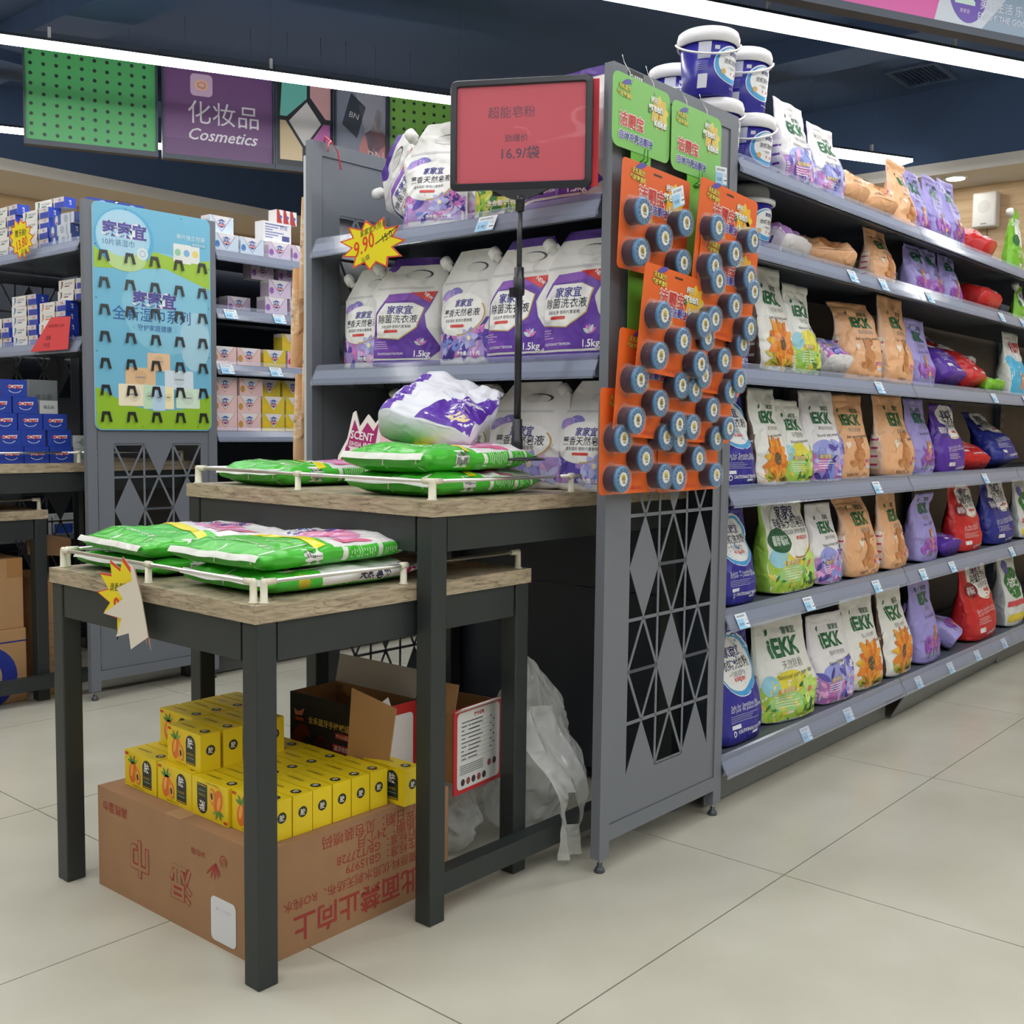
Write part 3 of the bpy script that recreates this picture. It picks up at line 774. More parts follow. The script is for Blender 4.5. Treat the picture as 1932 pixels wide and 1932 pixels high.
def d_blue(sk, w, h, rn):
    sk.put(disc(0.04 * w, .66 * h, .43 * w, .27 * h, 30, 3), (232, 236, 240), 1); sk.put(disc(0.04 * w, .655 * h, .415 * w, .258 * h, 30, 3), (64, 160, 218), 1.6); sk.put(disc(0.0, .665 * h, .375 * w, .225 * h, 30, 3), (234, 236, 236), 2.2)
    sk.put(text('家家宜', w=.36 * w, at=(0, .77 * h), bold=.02), (40, 42, 110), 3); sk.put(text('浓缩洗衣粉', w=.60 * w, at=(0, .665 * h), bold=.008), INK, 3)
    sk.put(text('一勺抵四勺', w=.34 * w, at=(-.04 * w, .585 * h)), (90, 94, 110), 3); sk.put(poly(rrect(-.1 * w, .52 * h, .14 * w, .555 * h, .008)), (206, 70, 62), 3); sk.put(text('强力去渍', w=.2 * w, at=(.02 * w, .5375 * h)), WHITE, 3.6)
    sk.put(text('Safe for Sensitive Skin', w=.6 * w, at=(-.32 * w, .33 * h), anchor='l', bold=.01), (200, 204, 226), 2); sk.put(text('Sur pour les peaux sensibles', w=.68 * w, at=(-.32 * w, .295 * h), anchor='l', bold=.01), (200, 204, 226), 2)
    smallprint(sk, -.32 * w, .25 * h, .6 * w, 4, .018 * h, (150, 156, 200), rn=rn)
    sk.put(text('CAUTION/ATTENTION', w=.56 * w, at=(.10 * w, .11 * h), bold=.03), (226, 228, 236), 2); sk.put(ring(-.25 * w, .10 * h, .02 * w, .035 * w), (226, 228, 236), 2); sk.put(rect(-.3 * w, .14 * h, -.12 * w, .175 * h), (226, 228, 236), 2); sk.put(rect(.12 * w, .06 * h, .26 * w, .085 * h), (226, 228, 236), 2)
def d_sun(sk, w, h, rn):
    logo(sk, w, h, 0.02 * w, .70, .52, 'Soft natural soap powder', '柔软天然皂粉')
    sunflower(sk, .02 * w, .27 * h, .34 * w)
    for a, x in ((2.4, -.06), (.6, .02), (2.9, -.1), (0.2, .1)): sk.put(petal(x * w, .06 * h, .26 * w, .11 * w, a, 5), (176, 168, 52), 2.5); sk.put(petal(x * w, .06 * h, .2 * w, .03 * w, a, 3), (92, 104, 40), 3.2)
    rnd_blobs(sk, rn, -.4 * w, .4 * w, .03 * h, .14 * h, 12, [(214, 196, 96), (236, 214, 190), (150, 170, 60), (226, 168, 120)], .012, .024)
    for k in range(3): sk.put(petal(.30 * w + .03 * k * w, .04 * h, .3 * w, .07 * w, 1.5 + .1 * k, 4), (236, 206, 186), 2.2)
    sk.put(text('净含量:2千克', w=.3 * w, at=(.2 * w, .055 * h), bold=.02), (70, 60, 40), 5)
def brown_side(sk, w, h, d):
    pass
def d_green(sk, w, h, rn, lab=False):
    sk.put(rect(-.47 * w, .02 * h, .47 * w, .36 * h, 8, 6), (170, 206, 74), 1)
    sk.put(disc(-.06 * w, .33 * h, .30 * w, .16 * h, 22, 3), (226, 214, 66), 1.5); sk.put(disc(-.34 * w, .36 * h, .12 * w, .10 * h, 14, 2), (150, 206, 224), 1.8); sk.put(disc(-.1 * w, .19 * h, .3 * w, .09 * h, 18, 2), (160, 212, 130), 1.9)
    rnd_blobs(sk, rn, .06 * w, .44 * w, .05 * h, .40 * h, 20, [(70, 140, 56), (120, 180, 60), (40, 110, 60), (196, 216, 70), (220, 226, 120)], .012, .026, 2.2)
    rnd_blobs(sk, rn, -.42 * w, .1 * w, .03 * h, .14 * h, 12, [(58, 134, 70), (140, 190, 60), (222, 206, 80)], .01, .02, 2.2)
    flower(sk, .27 * w, .27 * h, .15 * w, 6, [(206, 232, 130), (186, 222, 110)], (222, 130, 110), 3)
    sk.put(rect(-.26 * w, .28 * h, .06 * w, .325 * h, 3, 1), (196, 156, 52), 3); sk.put(text('植物皂粉', w=.26 * w, at=(-.1 * w, .303 * h)), (246, 240, 210), 3.6)
    smallprint(sk, -.3 * w, .245 * h, .42 * w, 5, .026 * h, (226, 232, 196), 3, rn)
    sk.put(text('净含量:2千克', w=.26 * w, at=(.3 * w, .07 * h), bold=.03), (38, 84, 46), 5)
    if not lab: logo(sk, w, h, .0, .70, .52, 'Natural soap powder', '天然皂粉')
def d_green_label(sk, w, h, rn):
    d_green(sk, w, h, rn, True)
    sk.put(disc(.06 * w, .62 * h, .40 * w, .30 * h, 30, 3), (238, 238, 234), 2.6); sk.put(ring(.06 * w, .62 * h, .36 * w, .385 * w, 20, -1.9, .1, sy=.30 * h / (.40 * w)), (176, 132, 56), 3.4)
    sk.put(text('家家宜', w=.40 * w, at=(.02 * w, .80 * h), bold=.02), (38, 44, 96), 3.4); sk.put(text('臻柔天然皂粉', w=.66 * w, at=(.04 * w, .69 * h), bold=.006), INK, 3.4); sk.put(text('柔软温和 使用内置香精', w=.5 * w, at=(.08 * w, .60 * h)), (90, 96, 100), 3.4)
    sk.put(poly(rrect(.08 * w, .515 * h, .32 * w, .555 * h, .008)), (206, 62, 54), 3.4); sk.put(text('阳光清香', w=.2 * w, at=(.2 * w, .535 * h)), WHITE, 4)
    sk.put(disc(-.28 * w, .53 * h, .16 * w, .12 * h, 20, 2), (30, 92, 54), 3.8); sk.put(text('原装进口', w=.22 * w, at=(-.28 * w, .552 * h), bold=.02), (220, 232, 220), 4.6); sk.put(text('香氛香料', w=.22 * w, at=(-.28 * w, .508 * h), bold=.02), (220, 232, 220), 4.6)
def d_floral(sk, w, h, rn, lie=False):
    sk.put(rect(-.47 * w, .02 * h, .47 * w, .34 * h, 8, 6), (176, 128, 196), 1)
    sk.put(disc(-.12 * w, .33 * h, .26 * w, .13 * h, 20, 2), (150, 158, 222), 1.5); sk.put(disc(.0, .2 * h, .3 * w, .1 * h, 18, 2), (206, 122, 190), 1.7)
    rnd_blobs(sk, rn, -.44 * w, .44 * w, .03 * h, .30 * h, 26, [(90, 84, 176), (206, 110, 186), (122, 150, 220), (70, 60, 140), (230, 170, 214), (180, 190, 236)], .012, .028, 2)
    rnd_blobs(sk, rn, .12 * w, .42 * w, .3 * h, .46 * h, 12, [(112, 112, 196), (150, 160, 226), (90, 80, 170)], .01, .024, 2.2)
    flower(sk, .26 * w, .26 * h, .15 * w, 6, [(190, 186, 238), (160, 156, 224)], (240, 220, 180), 3)
    sk.put(rect(-.26 * w, .25 * h, .04 * w, .295 * h, 3, 1), (176, 146, 84), 3.4); sk.put(text('薰衣草香', w=.24 * w, at=(-.11 * w, .273 * h)), (246, 240, 226), 4)
    smallprint(sk, -.3 * w, .22 * h, .4 * w, 4, .026 * h, (236, 226, 240), 3.4, rn)
    sk.put(text('净含量:2千克', w=.26 * w, at=(.3 * w, .07 * h), bold=.03), (240, 236, 244), 5)
    logo(sk, w, h, .0, .70, .50, 'Natural soap powder', '薰香天然皂粉')
def d_orange(sk, w, h, rn):
    logo(sk, w, h, .04 * w, .70, .46, 'Soft washing powder'); bear(sk, .06 * w, .27 * h, .40 * w); heart(sk, -.16 * w, .40 * h, .06 * w)
    sk.put(rect(.24 * w, .20 * h, .42 * w, .235 * h, 2, 1), (190, 50, 120), 2); sk.put(text('生态瓶装', w=.15 * w, at=(.33 * w, .217 * h)), WHITE, 2.6); sk.put(rect(.24 * w, .13 * h, .42 * w, .16 * h), (190, 200, 216), 2); sk.put(disc(.2 * w, .17 * h, .018 * w, .03 * w, 8), (190, 60, 140), 2)
    sk.put(text('净含量:2千克', w=.26 * w, at=(-.1 * w, .055 * h), bold=.01), (140, 108, 84), 2)
def d_lav(sk, w, h, rn):
    logo(sk, w, h, .0, .74, .50, 'Soft washing powder', ink=(90, 84, 130))
    for k in range(15):
        x = rn.uniform(-.34, .34) * w; z0 = rn.uniform(.05, .12) * h; L = rn.uniform(.12, .24) * h
        sk.put(rect(x - .003, z0, x + .003, z0 + L, 1, 3), (150, 166, 160), 2)
        for j in range(5): sk.put(disc(x + rn.uniform(-.008, .008), z0 + L * (.5 + .12 * j), .011, .009, 7), [(140, 70, 168), (168, 96, 190), (112, 60, 150)][j % 3], 2.3 + .1 * j)
    bear(sk, .02 * w, .28 * h, .30 * w, ((196, 132, 84), (214, 158, 108), (238, 204, 168)))
    sk.put(rect(.28 * w, .26 * h, .42 * w, .29 * h), (96, 60, 140), 2)
def d_label(main, dk, txt):
    def g(sk, w, h, rn):
        sk.put(disc(.10 * w, .76 * h, .38 * w, .27 * h, 28, 3), (236, 236, 232), 1.2); sk.put(ring(.10 * w, .76 * h, .345 * w, .365 * w, 18, -1.8, .4, sy=.27 * h / (.38 * w)), (196, 166, 96), 2)
        sk.put(text('家家宜', w=.34 * w, at=(.08 * w, .86 * h), bold=.02), (40, 42, 100), 2); sk.put(text(txt, w=.56 * w, at=(.10 * w, .755 * h), bold=.012, rot=.05), INK, 2)
        sk.put(text('深层洁净 使用方便', w=.40 * w, at=(.12 * w, .665 * h), rot=.05), (90, 92, 100), 2); sk.put(poly(rrect(.06 * w, .58 * h, .26 * w, .615 * h, .006)), (210, 90, 84), 2)
        sk.put(disc(-.26 * w, .62 * h, .15 * w, .10 * h, 18, 2), dk, 2.2); sk.put(text('原装进口', w=.2 * w, at=(-.26 * w, .635 * h), bold=.02), (226, 220, 226), 3); sk.put(text('香氛香料', w=.2 * w, at=(-.26 * w, .595 * h), bold=.02), (226, 220, 226), 3)
        lt = tuple(int(c * .3 + 170) for c in main)
        sk.put(text('Safe for Sensitive Skin', w=.52 * w, at=(-.3 * w, .36 * h), anchor='l', bold=.01, rot=.06), lt, 2); sk.put(text('Sur pour les peaux sensibles', w=.60 * w, at=(-.3 * w, .315 * h), anchor='l', bold=.01, rot=.06), lt, 2)
        smallprint(sk, -.3 * w, .27 * h, .5 * w, 4, .022 * h, lt, rn=rn)
        sk.put(rect(-.28 * w, .10 * h, -.1 * w, .155 * h), (228, 224, 226), 2); sk.put(text('CAUTION/ATTENTION', w=.46 * w, at=(.18 * w, .07 * h), bold=.03, rot=.05), (226, 224, 228), 2)
    return g
def d_lime(sk, w, h, rn):
    sk.put(disc(.04 * w, .62 * h, .34 * w, .2 * h, 20, 3), (236, 240, 232), 1.3); sk.put(text('家家宜', w=.36 * w, at=(.04 * w, .68 * h), bold=.02, rot=-.3), BRAND, 2.2); sk.put(disc(-.25 * w, .5 * h, .14 * w, .09 * h, 16, 2), (34, 112, 60), 2)
    smallprint(sk, -.2 * w, .34 * h, .5 * w, 4, .03 * h, (226, 240, 200), rn=rn); sk.put(rect(-.1 * w, .12 * h, .2 * w, .17 * h), (228, 236, 226), 2)
def d_stain(sk, w, h, rn):
    sk.put(disc(0, .55 * h, .36 * w, .2 * h, 20, 3), (34, 118, 52), 1.4); sk.put(disc(-.2 * w, .76 * h, .14 * w, .09 * h, 12, 2), (80, 86, 176), 1.8); sk.put(rect(-.42 * w, .06 * h, .42 * w, .16 * h, 4, 2), (228, 204, 60), 1.4); sk.put(rect(-.4 * w, .26 * h, .4 * w, .33 * h, 4, 1), (206, 70, 80), 1.4); sk.put(text('洗衣粉', w=.5 * w, at=(0, .56 * h), bold=.03), WHITE, 2.4)
def d_sky(sk, w, h, rn):
    sk.put(rect(-.46 * w, .02 * h, .46 * w, .62 * h, 8, 6), (72, 178, 220), 1); sk.put(disc(0, .66 * h, .4 * w, .12 * h, 18, 2), (226, 228, 226), 1.4); sk.put(text('抗菌', w=.4 * w, at=(0, .76 * h), bold=.04), (190, 50, 60), 2); bear(sk, 0, .2 * h, .26 * w, ((206, 140, 110), (216, 156, 124), (236, 190, 160)))

def flatbase(front, side=None, upper=None, zu=0.5, left=None):
    def g(c, t, sd, fr):
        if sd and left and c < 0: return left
        if sd and side: return side
        if upper and t > zu: return upper
        return front
    return g
PEACH = (232, 178, 132); LILAC = (156, 148, 212)
DES = {
    'blue': (flatbase((44, 42, 148)), d_blue, 'deep blue concentrated powder bag with a white oval label'),
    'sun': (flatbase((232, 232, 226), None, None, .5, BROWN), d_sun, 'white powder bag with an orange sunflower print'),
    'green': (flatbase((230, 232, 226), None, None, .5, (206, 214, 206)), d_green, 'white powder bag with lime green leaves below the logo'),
    'greenlabel': (flatbase((228, 230, 224), (150, 196, 74), (228, 230, 224), .34), d_green_label, 'plump white and lime green powder bag with a round white label'),
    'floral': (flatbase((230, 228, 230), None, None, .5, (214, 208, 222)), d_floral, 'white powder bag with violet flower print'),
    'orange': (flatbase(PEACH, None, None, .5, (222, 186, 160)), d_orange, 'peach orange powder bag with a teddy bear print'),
    'lav': (flatbase(LILAC), d_lav, 'lilac powder bag with a bear among lavender'),
    'purple': (flatbase((86, 46, 160)), d_label((86, 46, 160), (70, 36, 140), '洗衣粉'), 'dark purple powder bag with a white label'),
    'red': (flatbase((200, 36, 38)), d_label((200, 36, 38), (132, 20, 30), '除螨洗衣粉'), 'bright red powder bag with a white label'),
    'navy': (flatbase((34, 46, 140)), d_label((34, 46, 140), (28, 36, 110), '冷水洗衣粉'), 'navy blue powder bag with a white label'),
    'lime': (flatbase((122, 192, 46)), d_lime, 'lime green refill pouch with a white cap'),
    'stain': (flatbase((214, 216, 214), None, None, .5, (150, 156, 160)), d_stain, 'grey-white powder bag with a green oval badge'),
    'sky': (flatbase((224, 226, 222)), d_sky, 'white and sky blue powder bag'),
}
_bagc = {}
def bag_mesh(kind, w, h, d, var=0, crumple=1.0, lean=0.0, slump=0.0, fill=0.93, top=0.95):
    k = (kind, round(w, 2), round(h, 2), round(d, 2), var, crumple, lean, slump)
    if k in _bagc: return _bagc[k]
    base, dec, _ = DES[kind]; seed = (sum(map(ord, kind)) % 97) + var * 13.7
    b = bag_body(w, h, d, base, seed, fill, lean, crumple, slump=slump, top=top)
    sk = Skin(b); dec(sk, w, h, random.Random(int(seed)))
    if kind in ('orange', 'sun', 'green', 'floral'):   # printed information panel on the left gusset
        pc, ic = {'orange': ((238, 222, 206), (196, 70, 120)), 'sun': ((96, 74, 60), (206, 196, 184)), 'green': ((232, 234, 228), (60, 110, 80)), 'floral': ((232, 230, 234), (110, 70, 160))}[kind]
        sk.put(rect(-.15 * d, .10 * h, .15 * d, .52 * h, 3, 8), pc, 1.2, axis='x')
        for q in range(4): sk.put(rect(-.12 * d, (.14 + q * .1) * h, .12 * d, (.165 + q * .1) * h, 2, 1), ic, 2, axis='x')
    me = b.mesh('powder_bag', FILM); _bagc[k] = me
    return me

def rest(o, me, rx=0.0, ry=0.0, rz=0.0, x=None, y=None, z=None, xmode='c', ymode='min'):
    """turn the thing, then set it down: lowest point on z, nearest/central point on x, y"""
    M = Matrix.Rotation(rz, 3, 'Z') @ Matrix.Rotation(ry, 3, 'Y') @ Matrix.Rotation(rx, 3, 'X')
    n = len(me.vertices); a = np.empty(n * 3, dtype=np.float32); me.vertices.foreach_get('co', a); a = a.reshape(-1, 3)
    used = np.zeros(n, bool); li = np.empty(len(me.loops), dtype=np.int32); me.loops.foreach_get('vertex_index', li); used[li] = True
    a = a[used] @ np.array(M).T
    lo = a.min(0); hi = a.max(0)
    px = x - (lo[0] + hi[0]) / 2 if xmode == 'c' else x - lo[0]
    py = y - lo[1] if ymode == 'min' else y - (lo[1] + hi[1]) / 2
    o.rotation_euler = M.to_euler(); o.location = (px, py, z - lo[2])
    return lo, hi

ROWZ = [1.806, 1.591, 1.246, 0.906, 0.561, 0.147]
ROWN = ['top', 'second', 'third', 'fourth', 'fifth', 'bottom']
# kind, centre x, width, height, depth, options
ROWS = {
 0: [('floral', 3.15, .20, .275, .10, {}), ('floral', 3.35, .19, .245, .10, {'v': 1}), ('orange', 3.565, .22, .26, .13, {'rx': -.95, 'v': 2, 'cr': 1.8}), ('orange', 3.80, .22, .26, .13, {'rx': -.8, 'rz': -.25, 'v': 3, 'cr': 1.8}),
     ('orange', 3.99, .18, .255, .10, {}), ('lav', 4.15, .19, .25, .10, {}), ('lav', 4.335, .19, .262, .10, {'v': 1}), ('lav', 4.52, .19, .28, .10, {'v': 2}), ('red', 4.98, .30, .32, .13, {'rx': -1.1, 'rz': .2, 'v': 1, 'cr': 1.6})],
 1: [('floral', 3.14, .28, .28, .10, {'rx': -1.15, 'rz': .15, 'v': 2, 'cr': 2.0}), ('orange', 3.45, .24, .26, .11, {'rx': -1.1, 'rz': -.3, 'v': 4, 'cr': 2.0}), ('orange', 3.80, .20, .225, .10, {'v': 1}), ('lav', 4.15, .19, .19, .10, {'v': 3, 'cr': 1.5}), ('lav', 4.34, .19, .20, .10, {'v': 4, 'cr': 1.5}), ('lav', 4.535, .19, .205, .09, {'v': 5}), ('red', 4.97, .30, .30, .11, {'rx': -1.15, 'v': 2, 'cr': 1.8})],
 2: [('blue', 2.76, .22, .25, .11, {}), ('sun', 3.035, .205, .325, .10, {}), ('green', 3.225, .18, .29, .10, {}), ('floral', 3.47, .22, .25, .11, {'rx': -1.0, 'v': 3, 'cr': 1.8}), ('orange', 3.685, .22, .295, .10, {'v': 2, 'rz': -.25, 'sl': .10}), ('orange', 3.985, .245, .325, .10, {'v': 3}), ('lav', 4.235, .21, .265, .10, {'v': 1}),
     ('purple', 4.55, .28, .30, .12, {'rx': -.75, 'cr': 1.4}), ('red', 4.86, .28, .33, .12, {'rx': -.75, 'v': 3, 'rz': .1}), ('lime', 5.10, .24, .16, .08, {'rx': -1.2, 'cr': 1.8}), ('sky', 5.42, .24, .30, .10, {})],
 3: [('blue', 2.79, .22, .28, .11, {'v': 1}), ('sun', 3.01, .19, .295, .10, {'v': 1}), ('green', 3.20, .18, .265, .10, {'v': 1}), ('floral', 3.40, .20, .30, .10, {'v': 1, 'rz': -.15}), ('orange', 3.625, .22, .295, .10, {'v': 1, 'rz': -.2}), ('orange', 4.02, .29, .305, .11, {'v': 0}), ('lav', 4.285, .21, .30, .10, {'v': 2}), ('purple', 4.60, .28, .285, .12, {'v': 1}), ('red', 4.93, .26, .26, .10, {'rx': -1.0, 'v': 4, 'rz': -.3}), ('navy', 5.36, .34, .28, .13, {'rx': -.5, 'v': 1})],
 4: [('blue', 2.84, .21, .285, .10, {'v': 2}), ('greenlabel', 3.19, .30, .315, .12, {}), ('floral', 3.445, .20, .27, .10, {'v': 4}), ('orange', 3.715, .26, .29, .10, {'v': 4, 'sl': .08}), ('orange', 4.02, .25, .285, .10, {'v': 5, 'rz': .1}), ('lav', 4.34, .215, .285, .10, {'v': 4, 'sl': -.1}), ('purple', 4.60, .22, .24, .08, {'rx': -1.25, 'v': 2}), ('red', 4.875, .30, .29, .12, {'v': 1}), ('navy', 5.32, .34, .30, .12, {}), ('stain', 5.72, .26, .3, .1, {'v': 1})],
 5: [('blue', 2.855, .245, .345, .12, {'v': 3}), ('green', 3.19, .29, .33, .12, {'v': 2, 'rz': -.15}), ('floral', 3.52, .25, .30, .11, {'v': 5, 'rz': -.1}), ('sun', 3.775, .24, .335, .11, {'v': 2, 'rz': -.1}), ('sun', 4.085, .25, .335, .11, {'v': 3}), ('lav', 4.40, .235, .345, .11, {'v': 5}), ('lav', 4.74, .25, .26, .10, {'rx': -1.0, 'rz': .3, 'v': 1}), ('red', 5.08, .36, .36, .13, {'v': 2}), ('stain', 5.55, .27, .37, .11, {})],
}
SHORT = {'blue': 'deep blue oval-label bag', 'sun': 'white sunflower bag', 'green': 'white and lime leaf bag', 'greenlabel': 'plump lime bag with round label', 'floral': 'violet flower bag', 'orange': 'peach bear bag', 'lav': 'lilac bear bag', 'purple': 'dark purple bag', 'red': 'bright red bag', 'navy': 'navy blue bag', 'lime': 'lime green bag', 'stain': 'grey bag with green badge', 'sky': 'sky blue and white bag'}
for r, L in ROWS.items():
    cnt = {}
    for kd in (q[0] for q in L): cnt[kd] = cnt.get(kd, 0) + 1
    seen = {}
    for kd, x, w, h, d, op in L:
        seen[kd] = seen.get(kd, 0) + 1
        flat = abs(op.get('rx', 0)) > .45
        if not flat: w *= 1.07
        me = bag_mesh(kd, w, h, d, op.get('v', 0), op.get('cr', 1.0), .06, op.get('sl', 0.0))
        o = obj('powder_bag', me)
        desc = DES[kd][2]
        pos = 'on the %s detergent shelf' % ROWN[r]
        if flat: desc = desc.replace('powder bag', 'powder bag lying slumped')
        if cnt[kd] > 1: pos = '%s of its colour ' % ordn(seen[kd] - 1) + pos
        tag(o, SHORT[kd] + (' lying slumped' if flat else '') + ', ' + pos, 'bag', 'powder bags on the %s detergent shelf' % ROWN[r])
        yy = 1.525 + R.uniform(-.004, .012) if r < 5 else 1.52
        lo, hi = rest(o, me, op.get('rx', -.03), 0, op.get('rz', 0), x=x, y=yy, z=ROWZ[r])
        if r > 0:
            room = ROWZ[r - 1] - .014 - ROWZ[r]
            if hi[2] - lo[2] > room:
                k = room / (hi[2] - lo[2])
                o.scale = (k, k, k) if flat else (1, 1, k)
                o.location.z = ROWZ[r] + (o.location.z - ROWZ[r]) * k
                if flat: o.location.y = yy + (o.location.y - yy) * k
# a few packs stacked flat behind the blue-white bag on the third shelf
for k in range(2):
    me = bag_mesh('sky', .24, .26, .09, 2, 1.4)
    o = obj('powder_bag', me); tag(o, 'grey-white pack lying flat in the dim back of the third shelf, %s from below' % ordn(k), 'bag', 'packs stacked flat on the third shelf')
    rest(o, me, -1.5, 0, .1 * k, x=5.12 + .02 * k, y=1.665, z=1.246 + .092 * k)

# ---------------------------------------------------------------- refill pouches with spout
def pouch_mesh(kind, w, h, d, seed=0, crumple=1.0, two='1.5千克'):
    nx, nz = 22, 30; b = MB()
    def xl(t): return -w / 2 * (1 - 0.06 * math.sin(math.pi * min(1, t * 1.4))) if t < .70 else -w / 2 + (t - .70) / .30 * w * .34
    def xr(t): return w / 2 * (1 - 0.05 * math.sin(math.pi * min(1, t * 1.3))) - (w * .10 * smooth(.86, 1.0, t))
    def th(t): return d / 2 * (0.85 + .15 * smooth(0, .12, t)) * (1 - .93 * smooth(.30, .98, t))
    def bc(s, t, fr):
        c = {'white': (226, 226, 224), 'violet': (226, 225, 224), 'lime': (126, 196, 50), 'yellow': (226, 228, 222)}[kind]
        if kind == 'violet' and t > .93: return (84, 52, 150)
        if kind == 'violet' and (not fr or t < .055): return (96, 60, 160)
        return c
    for side in (-1, 1):
        vs = []; fs = []; cl = []
        for i in range(nz + 1):
            t = i / nz
            for k in range(nx + 1):
                s = -1 + 2 * k / nx
                x = xl(t) + (xr(t) - xl(t)) * (s + 1) / 2
                y = side * th(t) * (1 - abs(s) ** 3.2) ** 0.7
                n = noise.noise(Vector((x * 11 + seed, t * h * 11, side * 3 + seed))) ; n2 = abs(noise.noise(Vector((x * 17 + seed * 2, t * h * 12, side * 7))))
                y += side * crumple * (.008 * n - .006 * n2) * (1 - abs(s) ** 4) * (1 if t > .04 else .2)
                x += crumple * .004 * noise.noise(Vector((seed, t * h * 14, s))) * abs(s) ** 3
                vs.append((x, y, t * h + (.006 * abs(s) ** 3 if t < .05 else 0) - .03 * w * 0))
        for i in range(nz):
            for k in range(nx):
                a = i * (nx + 1) + k; q = (a, a + 1, a + nx + 2, a + nx + 1)
                fs.append(q if side < 0 else q[::-1]); cl.append(bc(-1 + 2 * (k + .5) / nx, (i + .5) / nz, side < 0))
        b.add(vs, fs, cl, 0, True)
    n = (nx + 1); o2 = (nz + 1) * n
    b.f.append(tuple(o2 + k for k in range(n)) + tuple(range(n - 1, -1, -1))); b.c.append((210, 210, 208)); b.m.append(0); b.sm.append(False)
    sk = Skin(b); rn = random.Random(int(seed) + 3)
    # handle slot: dark crescent with the flap behind it
    sk.put(disc(.16 * w, .85 * h, .17 * w, .042 * h, 20, 2), (60, 62, 72), 1); sk.put(disc(.135 * w, .845 * h, .165 * w, .040 * h, 20, 2), (212, 212, 210), 1.8)
    # shoulder line: shading of the moulded crease painted as a grey strip
    sk.put(rect(-.40 * w, .715 * h, .34 * w, .735 * h, 8, 1), (200, 200, 200), 1)
    if kind == 'white':
        sk.put(rect(-.46 * w, .07 * h, .47 * w, .30 * h, 10, 6), (176, 150, 212), 1); rnd_blobs(sk, rn, -.44 * w, .44 * w, .08 * h, .32 * h, 40, [(96, 80, 178), (206, 122, 196), (122, 146, 222), (74, 60, 150), (226, 180, 222), (190, 196, 238)], .010, .024, 2)
        flower(sk, .16 * w, .23 * h, .14 * w, 6, [(186, 186, 236), (160, 160, 224)], (238, 226, 190), 3.4)
        sk.put(disc(-.02 * w, .44 * h, .40 * w, .19 * h, 28, 3), (236, 236, 234), 3); sk.put(ring(-.02 * w, .44 * h, .37 * w, .39 * w, 18, -1.6, .5, sy=.19 * h / (.40 * w)), (186, 154, 92), 3.8)
        for k in range(6): sk.put(petal(-.24 * w, .66 * h, .2 * w, .09 * w, -2.6 + .5 * k, 4), [(150, 140, 210), (190, 150, 214), (120, 116, 190)][k % 3], 2)
        sk.put(text('家家宜', w=.30 * w, at=(.02 * w, .54 * h), bold=.02, shear=.1), BRAND, 4); sk.put(text('薰香天然皂液', w=.60 * w, at=(0, .455 * h), bold=.006), INK, 4); sk.put(text('柔软温和 使用内置香精', w=.44 * w, at=(-.02 * w, .385 * h)), (90, 92, 100), 4); sk.put(poly(rrect(-.14 * w, .325 * h, .08 * w, .35 * h, .004)), (206, 66, 60), 4)
        sk.put(text('净含量:' + two, w=.36 * w, at=(.14 * w, .10 * h), bold=.03), (240, 240, 244), 5.4)
    elif kind == 'violet':
        sk.put(poly([(-.46 * w, .085 * h), (.34 * w, .085 * h), (.46 * w, .17 * h), (.30 * w, .36 * h), (.26 * w, .48 * h), (.40 * w, .69 * h), (-.22 * w, .67 * h), (-.40 * w, .50 * h)]), (98, 58, 164), 1.4)
        sk.put(poly([(-.44 * w, .09 * h), (.0, .09 * h), (-.2 * w, .2 * h), (-.43 * w, .3 * h)]), (118, 70, 178), 2); sk.put(poly([(-.3 * w, .6 * h), (-.2 * w, .67 * h), (.1 * w, .68 * h), (.2 * w, .62 * h)]), (132, 74, 182), 2)
        sk.put(poly([(.06 * w, .685 * h), (.40 * w, .69 * h), (.31 * w, .585 * h)]), (204, 50, 46), 2.6); sk.put(text('NEW', w=.13 * w, at=(.29 * w, .648 * h), bold=.02, rot=-.6), WHITE, 3.4)
        pts = [(-.38 * w, .27 * h), (-.05 * w, .25 * h), (.18 * w, .36 * h), (.25 * w, .54 * h), (.1 * w, .59 * h), (-.26 * w, .59 * h), (-.38 * w, .48 * h)]
        sk.put(poly(pts), (196, 164, 104), 2.6); sk.put(poly([(x * .97 - .008 * w, (z - .42 * h) * .97 + .424 * h) for x, z in pts]), (236, 236, 234), 3.2)
        sk.put(text('家家宜', w=.32 * w, at=(-.06 * w, .525 * h), bold=.02), BRAND, 4); sk.put(text('除菌洗衣液', w=.52 * w, at=(-.08 * w, .44 * h), bold=.006), INK, 4); sk.put(text('深层洁净 使用内置香精', w=.40 * w, at=(-.10 * w, .37 * h)), (90, 92, 100), 4); sk.put(poly(rrect(-.26 * w, .315 * h, -.06 * w, .34 * h, .004)), (206, 66, 60), 4)
        for k in range(5): sk.put(petal(.22 * w, .20 * h, .09 * w, .04 * w, .6 + .5 * k, 4), [(206, 110, 190), (186, 210, 200), (170, 120, 200)][k % 3], 3)
        smallprint(sk, -.42 * w, .23 * h, .22 * w, 4, .02 * h, (190, 170, 220), 3, rn)
        sk.put(text('CAUTION/ATTENTION', w=.36 * w, at=(-.18 * w, .125 * h), bold=.03), (222, 218, 232), 3); sk.put(text('1.5kg', w=.2 * w, at=(.24 * w, .115 * h), bold=.02), WHITE, 3)
    elif kind == 'lime':
        d_lime(sk, w, h, rn)
    else:
        sk.put(rect(-.46 * w, .07 * h, .46 * w, .34 * h, 10, 6), (196, 212, 66), 1); rnd_blobs(sk, rn, -.44 * w, .44 * w, .08 * h, .34 * h, 40, [(60, 140, 70), (226, 210, 60), (150, 196, 60), (44, 110, 70), (220, 228, 130)], .01, .026, 2)
